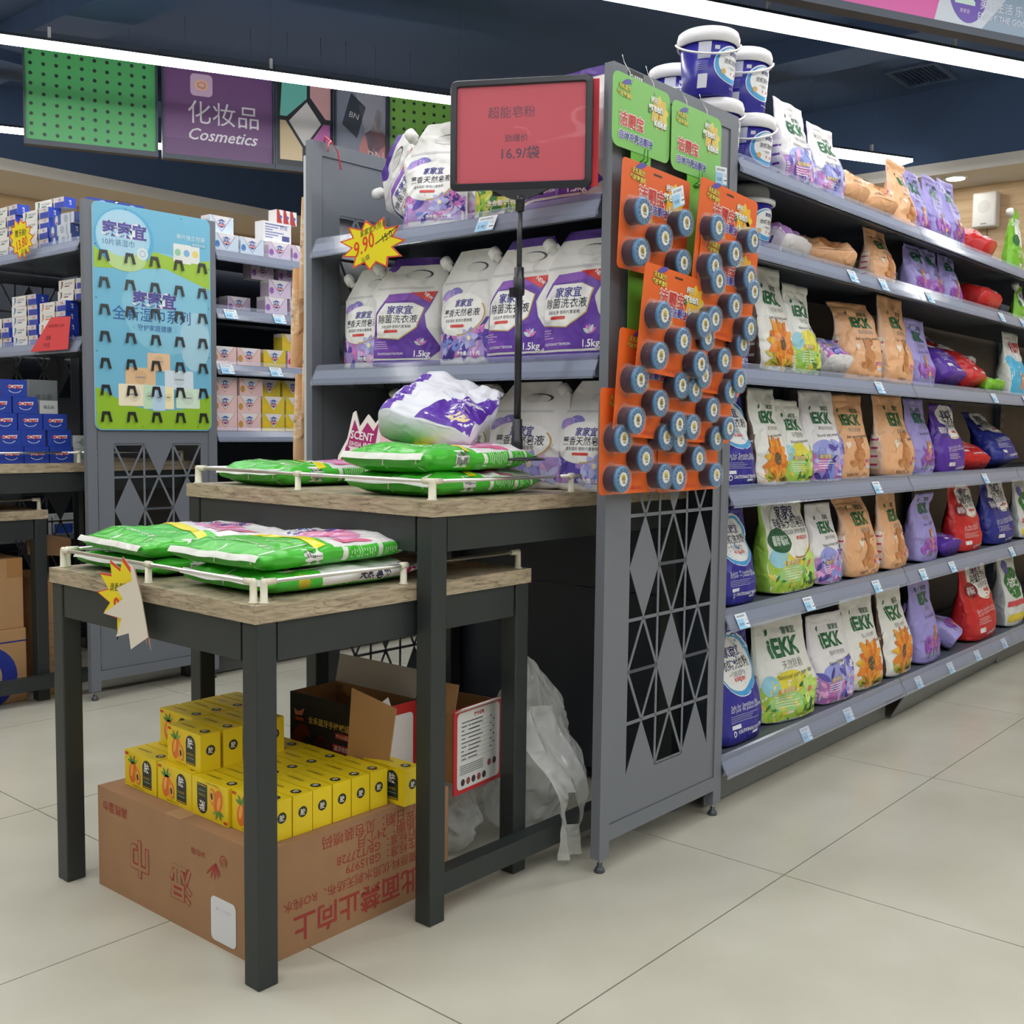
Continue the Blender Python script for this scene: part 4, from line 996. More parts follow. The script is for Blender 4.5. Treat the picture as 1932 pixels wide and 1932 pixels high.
        sk.put(text('净含量:2千克', w=.4 * w, at=(.1 * w, .13 * h), bold=.03), WHITE, 5.4)
    return b.mesh('pouch_body', FILM)
_pc = {}
capm = MB(); capm.lathe([(0.010, -0.012), (0.010, 0.0), (0.0165, 0.0), (0.0165, 0.022), (0.0150, 0.026)], 18, [(226, 226, 224)] * 2 + [(240, 240, 240)] * 2); CAPM = capm.mesh('spout_cap', PLAST)
def pouch(kind, w, h, d, label, x, y, z, rz=-math.pi / 2, rx=0.0, ry=0.0, seed=0, crumple=1.0, group='detergent refill pouches on the end rack'):
    k = (kind, round(w, 3), round(h, 3), round(d, 3), seed, crumple)
    if k not in _pc: _pc[k] = pouch_mesh(kind, w, h, d, seed, crumple)
    t = empty('refill_pouch'); b = obj('pouch_body', _pc[k], t)
    c = obj('spout_cap', CAPM, t, (-.37 * w, 0, .885 * h), (0, -.72, 0))
    tag(t, label, 'pouch', group)
    M = Matrix.Rotation(rz, 3, 'Z') @ Matrix.Rotation(ry, 3, 'Y') @ Matrix.Rotation(rx, 3, 'X')
    a = np.array([v.co[:] for v in _pc[k].vertices]) @ np.array(M).T; lo = a.min(0); hi = a.max(0)
    t.rotation_euler = M.to_euler(); t.location = (x - lo[0], y - (lo[1] + hi[1]) / 2, z - lo[2])
    return t
zB = 1.2365; zA = 1.6065; zC = ZB + .0005
P = 'standing on the middle shelf of the end rack'
pouch('white', .225, .290, .085, 'white floral pouch at the left end of the middle shelf', 2.105, 2.405, zB, seed=1)
pouch('violet', .235, .305, .085, 'violet pouch with creased white side, second from left on the middle shelf', 2.085, 2.235, zB, seed=2, crumple=1.6, rz=-math.pi / 2 + .35)
pouch('violet', .20, .29, .06, 'violet pouch in shadow at the back between two white ones', 2.27, 2.06, zB, seed=4)
pouch('white', .215, .305, .085, 'white floral pouch just left of the black sign pole, middle shelf', 2.10, 2.005, zB, seed=3)
pouch('violet', .245, .310, .085, 'violet pouch right behind the black sign pole, middle shelf', 2.08, 1.80, zB, seed=5)
pouch('violet', .245, .312, .085, 'violet pouch at the right end next to the end panel', 2.08, 1.615, zB, seed=6)
pouch('violet', .22, .27, .075, 'violet pouch leaning left on the upper shelf with its cap poking out', 2.19, 2.30, zA, seed=7, ry=-.95, crumple=1.3)
pouch('white', .20, .29, .085, 'twisted white floral pouch left of the red sign, upper shelf', 2.095, 2.145, zA, seed=8, crumple=2.2, rz=-math.pi / 2 + .3, rx=-.05)
pouch('white', .20, .25, .085, 'white floral pouch half hidden by the red sign, upper shelf', 2.20, 2.015, zA, seed=9, crumple=1.6, rz=-math.pi / 2 + .9)
pouch('yellow', .22, .29, .09, 'white pouch with yellow-green leaves under the red sign', 2.10, 1.885, zA, seed=10)
pouch('violet', .265, .325, .095, 'large violet pouch at the right of the upper shelf', 2.085, 1.675, zA, seed=11)
pouch('violet', .26, .325, .06, 'violet pouch behind the large one on the upper shelf', 2.27, 1.66, zA, seed=12)
PL = 'on the tall table inside the end rack'
pouch('white', .20, .27, .06, 'narrow white pouch turned edge-on, leftmost ' + PL, 2.20, 2.355, zC, seed=13, rz=-.15, crumple=1.4)
pouch('white', .22, .28, .07, 'white pouch turned edge-on behind the scent card', 2.16, 2.185, zC, seed=14, rz=-.2, crumple=1.4)
pouch('white', .225, .272, .085, 'plain white pouch behind the crumpled purple bag', 2.17, 2.065, zC, seed=15)
pouch('white', .275, .272, .09, 'broad white floral pouch behind the sign pole foot', 2.11, 1.810, zC, seed=16)
pouch('white', .225, .272, .09, 'white floral pouch at the right end ' + PL, 2.12, 1.605, zC, seed=17)
# lime pouches in the detergent aisle
pouch('lime', .25, .29, .08, 'lime green refill pouch with white cap standing on the top aisle shelf', 5.22, 1.575, ROWZ[0], rz=.1, seed=20, crumple=1.8, group='lime pouches in the aisle')
pouch('lime', .20, .178, .07, 'lime green refill pouch with white cap on the second aisle shelf', 5.36, 1.575, ROWZ[1], rz=.1, seed=21, crumple=1.6, group='lime pouches in the aisle')
pouch('lime', .22, .20, .06, 'lime green pouch leaning behind the red bag on the top aisle shelf', 4.83, 1.905, ROWZ[0], rz=0.05, rx=-.03, seed=22, crumple=1.8, group='lime pouches in the aisle')

# ---------------------------------------------------------------- powder buckets
def bucket_parts(dome=False):
    r0, r1, h = .068, .078, .150
    b = MB(); b.lathe([(r0 - .004, 0), (r0, .004), (r1, h), (r1 - .003, h)], 36, (48, 46, 150))
    rr = lambda z: r0 + (r1 - r0) * z / h
    def fn(lay): return lambda x, z: Vector(((rr(z) + .0006 * lay) * math.sin(x / rr(z)), -(rr(z) + .0006 * lay) * math.cos(x / rr(z)), z))
    def put(g, c, l): b.flat(g, fn(l), c)
    put(disc(0, .083, .060, .050, 28, 3), (232, 236, 240), 1); put(disc(0, .082, .057, .047, 28, 3), (70, 164, 222), 1.8); put(disc(.004, .087, .051, .040, 28, 3), (236, 238, 238), 2.6)
    put(text('家家宜', w=.036, at=(.006, .112), bold=.02), (44, 44, 130), 3.6); put(text('浓缩洗衣粉', w=.074, at=(.006, .090), bold=.008), INK, 3.6); put(text('一勺抵四勺', w=.04, at=(0, .073)), (110, 112, 120), 3.6); put(poly(rrect(-.004, .056, .022, .063, .002)), (206, 84, 78), 3.6); put(disc(-.030, .062, .008, None, 10), (214, 176, 110), 3.6)
    put(text('CAUTION/ATTENTION', w=.045, at=(.02, .022), bold=.03), (206, 210, 228), 1.5)
    put(rect(-.105, .095, -.070, .138, 3, 1), (200, 204, 218), 1.5); put(rect(-.100, .018, -.074, .055, 3, 1), (206, 208, 216), 1.5); put(rect(-.060, .118, -.046, .128), (206, 208, 216), 1.5)
    for k in range(5): put(rect(-.104, .066 + k * .005, -.075, .0675 + k * .005, 3, 1), (150, 152, 200), 1.5)
    body = b.mesh('bucket_body', PLAST)
    l = MB()
    if dome:
        l.lathe([(.079, .146), (.087, .148), (.087, .160), (.080, .161)], 36, (232, 232, 232), cap=False)
        lid = l.mesh('lid_rim', PLAST); d = MB().lathe([(.072, .161), (.070, .19), (.066, .205), (.05, .210), (0.001, .211)], 32, (235, 235, 235), cap=False).mesh('clear_dome', clear_mat('dome_plastic', .45, .12, (.86, .87, .88, 1)))
    else:
        l.lathe([(.0795, .140), (.086, .141), (.087, .163), (.083, .176), (.078, .1795), (.070, .1785), (.068, .174), (.001, .174)], 36, (234, 234, 236), cap=False); lid = l.mesh('lid', PLAST); d = None
    hd = MB(); pts = []
    for k in range(15):
        a = math.pi * k / 14; pts.append((.0895 * math.cos(a), -.0895 * math.sin(a) * .97 - .001, .152 - .050 * math.sin(a)))
    hd.tube(pts, .0032, 8, (232, 232, 232)); return body, lid, d, hd.mesh('handle', PLAST)
BK = bucket_parts(); BKD = bucket_parts(True)
def bucket(x, y, z, label, rz=-.1, dome=False):
    t = empty('powder_bucket', (x, y, z), (0, 0, rz)); tag(t, label, 'bucket', 'blue powder buckets')
    q = BKD if dome else BK
    obj('bucket_body', q[0], t); obj('lid_rim' if dome else 'lid', q[1], t)
    if q[2]: obj('clear_dome', q[2], t)
    if dome: t.scale = (1, 1, .93)
    if not q[2]: obj('handle', q[3], t, (0, 0, 0), (0, 0, -.9))
    return t
z1 = ROWZ[0] + .0005; bz = .1800
bucket(2.735, 1.625, z1, 'blue bucket with white lid on the top shelf, under the highest bucket')
bucket(2.925, 1.625, z1, 'blue bucket with white lid on the top shelf, second from the end panel')
bucket(2.70, 1.625, z1 + bz, 'highest blue bucket, nearest the end panel, showing its full oval label', .0)
bucket(2.900, 1.630, z1 + bz, 'blue bucket in the upper layer right of the highest one')
bucket(2.90, 1.845, z1, 'blue bucket in the back row of the lower layer')
bucket(2.90, 1.855, z1 + bz, 'blue bucket at the back of the upper layer, only its lid showing above the panel')
bucket(2.905, 1.61, ROWZ[1] + .0005, 'blue tub with a clear domed lid on the second shelf', -.05, True)

# ---------------------------------------------------------------- hanging toilet-block cards on the end panel
def green_card():
    b = MB(); f = lambda x, y, d=0.0: Vector((x, d, y))
    out = rrect(-.122, -.165, .122, 0, .022, 5)
    b.prism(out, f, .0012, (126, 196, 96), (120, 186, 90))
    q = rrect(-.042, -.83, .042, -.150, .010, 3); b.prism(q, lambda x, y, d=0.0: Vector((x, d + .0013, y)), .0012, (112, 192, 60), (104, 180, 56))
    F = lambda l: plane_fn((0, 0, 0), (1, 0, 0), (0, 0, 1), .0004 * l)
    keke(b, F, .0, -.0, .122, .165, True)
    for x in (-.05, .05): b.flat(disc(x, -.018, .002, None, 8), F(3), (40, 60, 40))
    b.flat(disc(0, -.80, .003, None, 8), plane_fn((0, .0013, 0), (1, 0, 0), (0, 0, 1), .0005), (40, 70, 40))
    return b.mesh('card', CARD)
def keke(b, F, x, z, hw, h, big):
    """printed head of the card: flower, brand words, product name"""
    s = hw / .122; fx = x + .055 * s; fz = z - .052 * s
    for k in range(9): b.flat(petal(fx + .018 * s, fz - .004 * s, .040 * s, .026 * s, 2 * math.pi * k / 9 + .2, 4), F(2 + .2 * (k % 2)), [(238, 200, 66), (240, 184, 60)][k % 2] if not big else [(226, 206, 96), (222, 188, 90)][k % 2])
    for t, dx, dz, w in (('绿可', -.006, .022, .03), ('green', .0, 0.0, .062), ('keke', .022, -.026, .054)):
        b.flat(text(t, w=w * s * 1.04, at=(fx + dx * s + .0008, fz + dz * s - .0008), bold=.07 if t != '绿可' else .05), F(3), (70, 104, 60)); b.flat(text(t, w=w * s, at=(fx + dx * s, fz + dz * s), bold=.03), F(4), (242, 244, 238))
    b.flat(petal(x - .085 * s, z - (.022 if big else .012) * s, .042 * s, .012 * s, .3, 5), F(2), (92, 84, 170))
    for t, dz, w in (('天然配方', -.030 if big else -.020, .05), ('气味更清新', -.046 if big else -.034, .062)):
        b.flat(text(t, w=w * s, at=(x - .075 * s, z + dz * s), bold=.06, rot=-.04), F(3), (110, 100, 50)); b.flat(text(t, w=w * s * .97, at=(x - .075 * s, z + dz * s), bold=.02, rot=-.04), F(4), (232, 222, 96))
    a = (.0, -.095) if big else (-.012, -.075)
    b.flat(text('洁厕宝', w=.105 * s, at=(x - (.045 if big else .02) * s, z - .100 * s if big else z - .060 * s), bold=.07), F(3), (238, 232, 226)); b.flat(text('洁厕宝', w=.10 * s, at=(x - (.045 if big else .02) * s, z - .100 * s if big else z - .060 * s), bold=.025), F(4), (206, 70, 66))
    b.flat(text('自动冲洗洁厕块', w=.145 * s, at=(x - .025 * s, z - .136 * s if big else z - .086 * s), bold=.07), F(3), (236, 234, 240)); b.flat(text('自动冲洗洁厕块', w=.14 * s, at=(x - .025 * s, z - .136 * s if big else z - .086 * s), bold=.02), F(4), (76, 76, 170))
GC = green_card()
for x, z, l in ((2.150, 1.876, 'green hanging header card, the nearer one at the top of the end panel'), (2.394, 1.868, 'green hanging header card farther along the end panel')):
    t = empty('hanger_card', (x, 1.466, z), (.0, 0, .02)); tag(t, l, 'header card', 'green hanger cards')
    obj('card', GC, t)
    for dx in (-.05, .05): MB().tube([(dx, -.001, -.018), (dx - .002, .002, .01), (dx, .019, .0345), (dx + .004, .028, .055)], .0011, 6, (214, 216, 210)).build('tie', PLAST, t)
    for k, zz in enumerate((-.185, -.385, -.60)):
        h = MB().tube([(-.008, -.0005, zz), (-.008, -.012, zz + .005), (-.006, -.014, zz + .03)], .0022, 6, (72, 150, 50)); h.tube([(.008, -.0005, zz), (.008, -.012, zz + .005), (.006, -.014, zz + .03)], .0022, 6, (72, 150, 50)); h.tube([(-.012, -.0025, zz - .002), (.012, -.0025, zz - .002)], .003, 6, (72, 150, 50)); h.build('hook', PLAST, t)

def puck_meshes():
    b = MB(); n = 28
    prof = [(.0255, 0), (.0245, .022), (.0262, .023), (.0262, .027), (.022, .0285)]
    b.lathe(prof, n, [(46, 30, 58), (36, 70, 110), (44, 104, 150), (60, 130, 176)], cap=False)  # side wall colour has the orange card's reflection painted in
    b.add([(.022 * math.cos(2 * math.pi * k / n), .022 * math.sin(2 * math.pi * k / n), .0285) for k in range(n)], [tuple(range(n))], (40, 100, 150))
    F = lambda l: plane_fn((0, 0, .0285), (1, 0, 0), (0, 1, 0), .0004 * l)
    for k in range(24):
        a = 2 * math.pi * k / 24; b.flat(petal(.014 * math.cos(a), .014 * math.sin(a), .008, .0016, a + .3, 2), F(1), [(110, 176, 210), (24, 66, 110)][k % 2])
    b.flat(disc(0, 0, .0138, None, 20), F(2), (236, 236, 228))
    for k in range(7): b.flat(petal(0, .003, .0085, .006, 2 * math.pi * k / 7, 3), F(3), (226, 196, 70))
    b.flat(text('绿可', w=.006, at=(-.001, .003), bold=.03), F(4), (90, 84, 50)); b.flat(text('green', w=.012, at=(0, -.0015), bold=.03), F(4), (90, 84, 50)); b.flat(text('keke', w=.010, at=(.002, -.006), bold=.03), F(4), (90, 84, 50))
    bl = MB(); bl.lathe([(.033, .0003), (.0305, .003), (.0285, .027), (.0275, .0305)], 24, (240, 240, 240), cap=False)
    bl.add([(.0275 * math.cos(2 * math.pi * k / 24), .0275 * math.sin(2 * math.pi * k / 24), .0305) for k in range(24)], [tuple(range(24))], (240, 240, 240))
    return b.mesh('scented_block', PLAST), bl.mesh('blister', CLEAR)
PUCK, BLIS = puck_meshes()
def orange_card():
    b = MB(); f = lambda x, y, d=0.0: Vector((x, d, y)); out = rrect(-.148, -.245, .148, 0, .012, 4)
    b.prism(out, f, .0012, (232, 104, 40), (220, 96, 36))
    F = lambda l: plane_fn((0, 0, 0), (1, 0, 0), (0, 0, 1), .0004 * l)
    keke(b, F, 0, 0, .135, .245, False)
    b.flat(rect(-.018, -.017, .018, -.012), F(1), (70, 50, 40)); b.flat(text('净含量:50克x5', w=.07, at=(0, -.232)), F(2), (206, 80, 60)); b.flat(text('10合1', w=.03, at=(-.02, -.122), bold=.01), F(2), (236, 210, 80))
    return b.mesh('card', CARD)
OC = orange_card()
PK = [(-.104, -.116), (.080, -.112), (-.010, -.162), (-.104, -.208), (.080, -.206)]
def blister(x, y, z, rx, ry, label):
    t = empty('blister_pack', (x, y, z), (rx, ry, .02)); tag(t, label, 'blister pack', 'orange blister packs of toilet blocks')
    obj('card', OC, t)
    for px, pz in PK:
        p = obj('scented_block', PUCK, t, (px, -.0006, pz), (math.pi / 2, 0, 0)); p.scale = (1.18, 1.18, 1.25); obj('blister', BLIS, p)
    return t
# left column then right column, front ones lowest in y
BL = [(2.180, 1.4385, 1.678, .03, .02, 'orange blister pack at the top of the nearer column, with a price ticket across it'),
      (2.222, 1.400, 1.442, .05, .06, 'orange blister pack in the middle of the nearer column, its whole print showing'),
      (2.178, 1.4355, 1.295, .03, .05, 'orange blister pack third down in the nearer column'),
      (2.142, 1.4605, 1.165, .0, .0, 'lowest orange blister pack of the nearer column'),
      (2.448, 1.398, 1.672, .05, .05, 'orange blister pack at the top of the farther column'),
      (2.462, 1.4005, 1.545, .05, .06, 'orange blister pack second down in the farther column'),
      (2.452, 1.4245, 1.410, .04, .04, 'orange blister pack third down in the farther column'),
      (2.425, 1.4430, 1.285, .02, .02, 'orange blister pack fourth down in the farther column'),
      (2.386, 1.4625, 1.162, .0, .0, 'lowest orange blister pack of the farther column')]
for q in BL: blister(*q)
# ---------------------------------------------------------------- price tickets
def ticket_mesh(price, w=.062, h=.044):
    b = MB(); b.add([(-w / 2, 0, 0), (w / 2, 0, 0), (w / 2, 0, h), (-w / 2, 0, h)], [(0, 1, 2, 3)], (226, 236, 244)); b.add([(-w / 2, .0006, 0), (w / 2, .0006, 0), (w / 2, .0006, h), (-w / 2, .0006, h)], [(3, 2, 1, 0)], (226, 230, 236))
    F = lambda l: plane_fn((0, 0, 0), (1, 0, 0), (0, 0, 1), .0003 * l)
    b.flat(rect(-w / 2, 0, .008, h * .66), F(1), (158, 206, 238)); b.flat(rect(-w / 2, 0, w / 2, .003), F(1.2), (158, 206, 238))
    b.flat(text('超市价格标签', w=w * .7, at=(-.002, h * .83)), F(2), (90, 100, 116)); b.flat(text(price, w=.024, at=(-.012, h * .30)), F(2), (60, 80, 110))
    b.flat(rect(.014, h * .5, .028, h * .53), F(2), (120, 126, 136)); b.flat(rect(.014, h * .24, .029, h * .30), F(2), (80, 86, 96)); b.flat(rect(.012, h * .62, .024, h * .64), F(2), (150, 154, 160))
    return b.mesh('price_ticket', PAPER)
TK = {p: ticket_mesh(p) for p in ('28.50', '19.90', '15.00', '3.90', '4.90', '16.80')}
def ticket(x, y, z, rx, rz, price, label, group='shelf price tickets'):
    o = obj('price_ticket', TK[price], None, (x, y, z), (rx, 0, rz)); tag(o, label, 'price tag', group); return o
SL = -.46
tk = {0: [], 1: [3.37, 3.62, 4.05, 4.90, 5.2], 2: [3.62, 4.85, 5.30], 3: [3.63, 4.78], 4: [2.71, 3.13, 3.66, 4.10, 4.42, 5.2], 5: [3.14, 3.46, 4.10, 4.45, 4.78, 5.15]}
for r, L in tk.items():
    for k, x in enumerate(L):
        z = ROWZ[r] - .046 - .0005 if r < 5 else ROWZ[r] - .047
        ticket(x, YG - .0235, z + .004, SL, 0, ['28.50', '19.90', '16.80'][k % 3], 'pale blue price ticket, %s along the %s detergent shelf edge' % (ordn(k), ROWN[r]))
ticket(2.19, 1.385, 1.588, .02, 0, '15.00', 'price ticket reading 15.00 stuck across the topmost orange blister pack').rotation_euler = (.03, -.35, .1)
ticket(2.455, 1.43, 1.690, .02, 0, '15.00', 'price ticket reading 15.00 on the farther green header card').rotation_euler = (.03, -.1, .05)
o = ticket(2.036, 1.86, 1.562, SL, -math.pi / 2, '3.90', 'price ticket reading 3.90 on the upper edge of the end rack')

# ================================================================ GOODS ON AND UNDER THE NEAR TABLES
GRN = (72, 190, 54)
def flat_bag(kind, L, Wd, T, seed):
    """soft rectangular bag of washing powder lying on its back: local x across, z along, front -y is the upper side"""
    def base(c, t, sd, fr):
        if kind == 'flip': return (232, 230, 228) if (fr or sd) and t > .30 else GRN
        if t > .93: return (230, 224, 226)
        if fr and not sd and t > .40: return (232, 230, 230)
        return GRN
    b = MB(); nu, nv = 48, 40; vs = []
    for i in range(nv + 1):
        t = i / nv
        dd = T / 2 * (.55 + .45 * smooth(0, .10, t)) * (1 - .93 * smooth(.80, .96, t))
        ww = Wd / 2 * (.96 + .04 * math.sin(math.pi * t)) * (1 - .05 * smooth(.85, 1, t))
        e = 4.2 - 1.2 * smooth(.6, 1, t)
        for k in range(nu):
            a = 2 * math.pi * k / nu; ca, sa = math.cos(a), math.sin(a)
            x = ww * math.copysign(abs(ca) ** (2 / e), ca); y = dd * math.copysign(abs(sa) ** (2 / 2.6), sa); z = L * t
            q = Vector((x * 8 + seed, z * 8, seed * 2)); n1 = noise.noise(q); n2 = abs(noise.noise(q * 2.2)); n3 = noise.noise(q * 4)
            if sa < 0: y -= (.012 * n1 - .012 * n2 + .003 * n3) * abs(sa) ** .6 * (1 if t < .9 else .4)
            x += .005 * noise.noise(Vector((seed, z * 14, a))) * abs(ca)
            if t > .93: y -= .03 * ((t - .93) / .07) * noise.noise(Vector((x * 6, seed, 1)))
            vs.append((x, y, z))
    fs = []; cl = []
    for i in range(nv):
        for k in range(nu):
            k2 = (k + 1) % nu; fs.append((i * nu + k, i * nu + k2, (i + 1) * nu + k2, (i + 1) * nu + k)); a = 2 * math.pi * (k + .5) / nu
            cl.append(base(math.cos(a), (i + .5) / nv, abs(math.sin(a)) < .42, math.sin(a) < 0))
    fs.append(tuple(range(nu - 1, -1, -1))); cl.append(GRN); fs.append(tuple(nv * nu + k for k in range(nu))); cl.append((230, 224, 226))
    b.add(vs, fs, cl, 0, True)
    sk = Skin(b); rn = random.Random(int(seed)); w2 = Wd / 2
    if kind == 'top':
        g = rect(-.46 * Wd, .36 * L, .46 * Wd, .42 * L, 8, 2); sk.put(([(x, z - x * .18) for x, z in g[0]], g[1]), (236, 222, 30), 2)
        sk.put(disc(.12 * Wd, .58 * L, .26 * Wd, .12 * L, 22, 3), (226, 160, 206), 1.4); sk.put(disc(-.08 * Wd, .78 * L, .12 * Wd, .06 * L, 16, 2), (222, 170, 206), 1.4)
        for k in range(5): sk.put(petal(.34 * Wd - .03 * k, (.44 + .022 * k) * L, .10, .022, 1.2 + .25 * k, 5), [(222, 110, 150), (236, 150, 180)][k % 2], 2)
        sk.put(text('超能', w=.30 * Wd, at=(-.20 * Wd, .62 * L), bold=.06, shear=.3, rot=-1.3), (54, 64, 160), 2.4); sk.put(text('天然皂粉', w=.36 * Wd, at=(-.02 * Wd, .72 * L), bold=.02, rot=-1.3), (54, 64, 160), 2.4)
        sk.put(disc(-.12 * Wd, .90 * L, .05, .03, 12), (238, 196, 110), 2)
        for x0, tx in ((-.28, '天然椰子油生产'), (-.02, '低泡易漂'), (.22, '天然皂粉')):
            sk.put(text(tx, w=.24 * Wd, at=(x0 * Wd, .13 * L), bold=.03), (206, 240, 196), 2); sk.put(rect((x0 - .13) * Wd, .165 * L, (x0 + .13) * Wd, .170 * L, 5, 1), (206, 240, 196), 2)
        sk.put(text('柔软衣物不伤手', w=.2 * L, at=(.22 * Wd, .26 * L), rot=.25), (190, 236, 180), 2)
    for z0, z1 in ((.44, .47), (.66, .69), (.80, .82)):
        sk.put(rect(-.36 * T, z0 * L, .40 * T, z1 * L, 3, 1), (232, 236, 228), 1.4, axis='r')
    if kind == 'top':
        sk.put(rect(-.30 * T, .22 * L, .30 * T, .32 * L, 3, 2), (236, 236, 234), 1.4, axis='r')
        for k in range(14): sk.put(rect(-.24 * T, (.228 + k * .0063) * L, .2 * T, (.228 + k * .0063 + .003 * (1 + k % 2) * .7) * L, 2, 1), (50, 52, 54), 2.2, axis='r')
        for k in range(10): sk.put(rect(-.26 * T, (.49 + k * .016) * L, (.05 + .2 * rn.random()) * T, (.496 + k * .016) * L, 2, 1), (190, 232, 180), 1.6, axis='r')
        for k in range(6): sk.put(rect(-.22 * T, (.71 + k * .014) * L, (.05 + .2 * rn.random()) * T, (.715 + k * .014) * L, 2, 1), (190, 232, 180), 1.6, axis='r')
        sk.put(rect(-.2 * T, .88 * L, .2 * T, .93 * L, 2, 1), (34, 52, 120), 1.8, axis='r')
    else:
        sk.put(disc(0, .20 * L, .030, .30 * T, 16, 2), (196, 176, 40), 1.6, axis='r'); sk.put(text('天然皂粉', w=.2 * L, at=(0, .62 * L), bold=.03, rot=1.5), (40, 42, 90), 1.8, axis='r'); sk.put(rect(-.3 * T, .80 * L, .2 * T, .93 * L, 2, 2), (190, 36, 110), 1.6, axis='r')
    sk.put(rect(-.002, -.4 * T, .002, .35 * T, 1, 3), (226, 236, 222), 1.4, axis='b'); sk.put(rect(.36 * Wd, -.4 * T, .375 * Wd, .4 * T, 1, 3), (226, 236, 222), 1.4, axis='b')
    # folded seal flap across the near end
    fl = MB(); n = 14; vv = []
    for k in range(n + 1):
        x = -.46 * Wd + .92 * Wd * k / n; wv = .006 * noise.noise(Vector((x * 12, seed, 3)))
        for dy, dz in ((-.20 * T + wv, -.003), (-.08 * T + wv, -.009), (.02 * T + wv, -.012)): vv.append((x, dy, dz))
    fl.add(vv, [f for k in range(n) for f in ((3 * k, 3 * k + 3, 3 * k + 4, 3 * k + 1), (3 * k + 1, 3 * k + 4, 3 * k + 5, 3 * k + 2))], (228, 230, 222), 0, True)
    return b.mesh('bag_body', FILM2), fl.mesh('seal_flap', FILM)
LIE = Matrix(((0, 0, 1), (-1, 0, 0), (0, -1, 0)))
def lay_bag(kind, L, Wd, T, seed, x, y, z, label, rz=0.0, tilt=0.0, flip=False):
    body, fl = flat_bag(kind, L, Wd, T, seed)
    t = empty('flat_powder_bag'); tag(t, label, 'bag', 'green and white powder bags lying on the tables')
    M = Matrix.Rotation(rz, 3, 'Z') @ Matrix.Rotation(tilt, 3, 'Y') @ LIE
    a = np.array([v.co[:] for v in body.vertices]) @ np.array(M).T; lo = a.min(0)
    t.rotation_euler = M.to_euler(); t.location = (x, y, z - lo[2])
    obj('bag_body', body, t); obj('seal_flap', fl, t)
    return a.max(0)[2] - lo[2]
# tall table: y is the bag's middle line
lay_bag('top', .40, .285, .062, 31, 1.645, 2.300, ZB + .0005, 'single green and white powder bag at the left end of the tall table', -.02)
h = lay_bag('top', .41, .285, .058, 32, 1.640, 1.775, ZB + .0005, 'lower green powder bag of the pair under the sign base, tall table', .03)
lay_bag('top', .40, .285, .064, 33, 1.632, 1.785, ZB + .052, 'upper green powder bag of the pair on the tall table, barcode showing', .0, -.01)
# low table
lay_bag('top', .41, .34, .046, 34, 1.238, 2.240, ZS + .0005, 'lower green powder bag at the back left of the low table', .0)
lay_bag('top', .43, .345, .052, 35, 1.232, 2.235, ZS + .040, 'upper green powder bag at the back left of the low table, pink blossom print', -.10, -.02)
lay_bag('flip', .44, .30, .050, 36, 1.250, 1.835, ZS + .0005, 'white-sided powder bag under the front pile of the low table', .0)
lay_bag('top', .45, .32, .054, 37, 1.240, 1.850, ZS + .045, 'upper green powder bag at the front right of the low table', .02, -.01)

# crumpled purple bag lying on its face behind the sign pole
def d_wback(sk, w, h, rn):
    sk.put(rect(-.47 * w, .03 * h, -.36 * w, .92 * h, 3, 10), (96, 50, 170), 1.4); sk.put(poly([(.47 * w, .02 * h), (.47 * w, .9 * h), (.2 * w, .55 * h), (-.1 * w, .02 * h)]), (92, 46, 168), 1.4)
    sk.put(text('有意日化', w=.2 * w, at=(.28 * w, .38 * h), bold=.02, rot=.4), (210, 196, 232), 2); smallprint(sk, .14 * w, .3 * h, .26 * w, 5, .03 * h, (190, 170, 224), 2, rn)
    sk.put(disc(.30 * w, .16 * h, .12 * w, .07 * h, 14, 2), (226, 206, 150), 2)
DES['wback'] = (flatbase((226, 228, 236), (214, 214, 226)), d_wback, '')
me = bag_mesh('wback', .24, .29, .11, 1, 2.6, 0, 0)
o = obj('powder_bag', me); tag(o, 'crumpled white and purple powder bag lying behind the sign pole on the tall table', 'bag'); rest(o, me, -1.05, .25, -1.1, x=1.900, y=1.850, z=ZB + .078, ymode='c')

# ---------------------------------------------------------------- red price sign on a pole
SX, SY = 1.952, 1.668; SB = 0.9960
ps = empty('price_sign_stand', (SX, SY, SB)); tag(ps, 'black pole stand with a red framed price sign on the tall table', 'sign')
ang = math.atan2(-.874, .486)   # sign's own right-hand direction
BK2 = (34, 36, 42)
MB().lathe([(.066, 0), (.068, .002), (.064, .005), (.02, .007)], 32, BK2).build('base_plate', PLAST, ps)
MB().lathe([(.0150, .006), (.0140, .05), (.0125, .052), (.0115, .095), (.0100, .097)], 20, BK2).build('base_socket', PLAST, ps)
MB().lathe([(.0085, .09), (.0085, .43)], 16, BK2).build('lower_pole', PLAST, ps)
MB().lathe([(.0062, .43), (.0062, .612)], 16, (52, 54, 62)).build('upper_pole', PLAST, ps)
c = MB().lathe([(.0120, .385), (.0135, .39), (.0135, .425), (.0115, .428), (.0115, .448), (.009, .45)], 18, BK2); c.build('clamp', PLAST, ps)
MB().box(-.028, -.006, .378, -.010, .006, .40, BK2).build('clamp_lever', PLAST, ps)
MB().lathe([(.0105, .578), (.0105, .602), (.013, .611)], 16, BK2).build('pole_socket', PLAST, ps)
hd = empty('x'); bpy.data.objects.remove(hd)
SW, SH = .335, .252; S0 = .628
TS = Matrix.Translation((0.0, 0.0, S0)) @ Matrix.Rotation(ang, 4, 'Z')
def sgn(m, name, mat): m.v = [tuple(TS @ Vector(p)) for p in m.v]; return m.build(name, mat, ps)
fr = MB(); x0 = -SW * .5
out = rrect(x0, 0, x0 + SW, SH, .014, 5); inn = rrect(x0 + .016, .016, x0 + SW - .016, SH - .016, .006, 5); n = len(out)
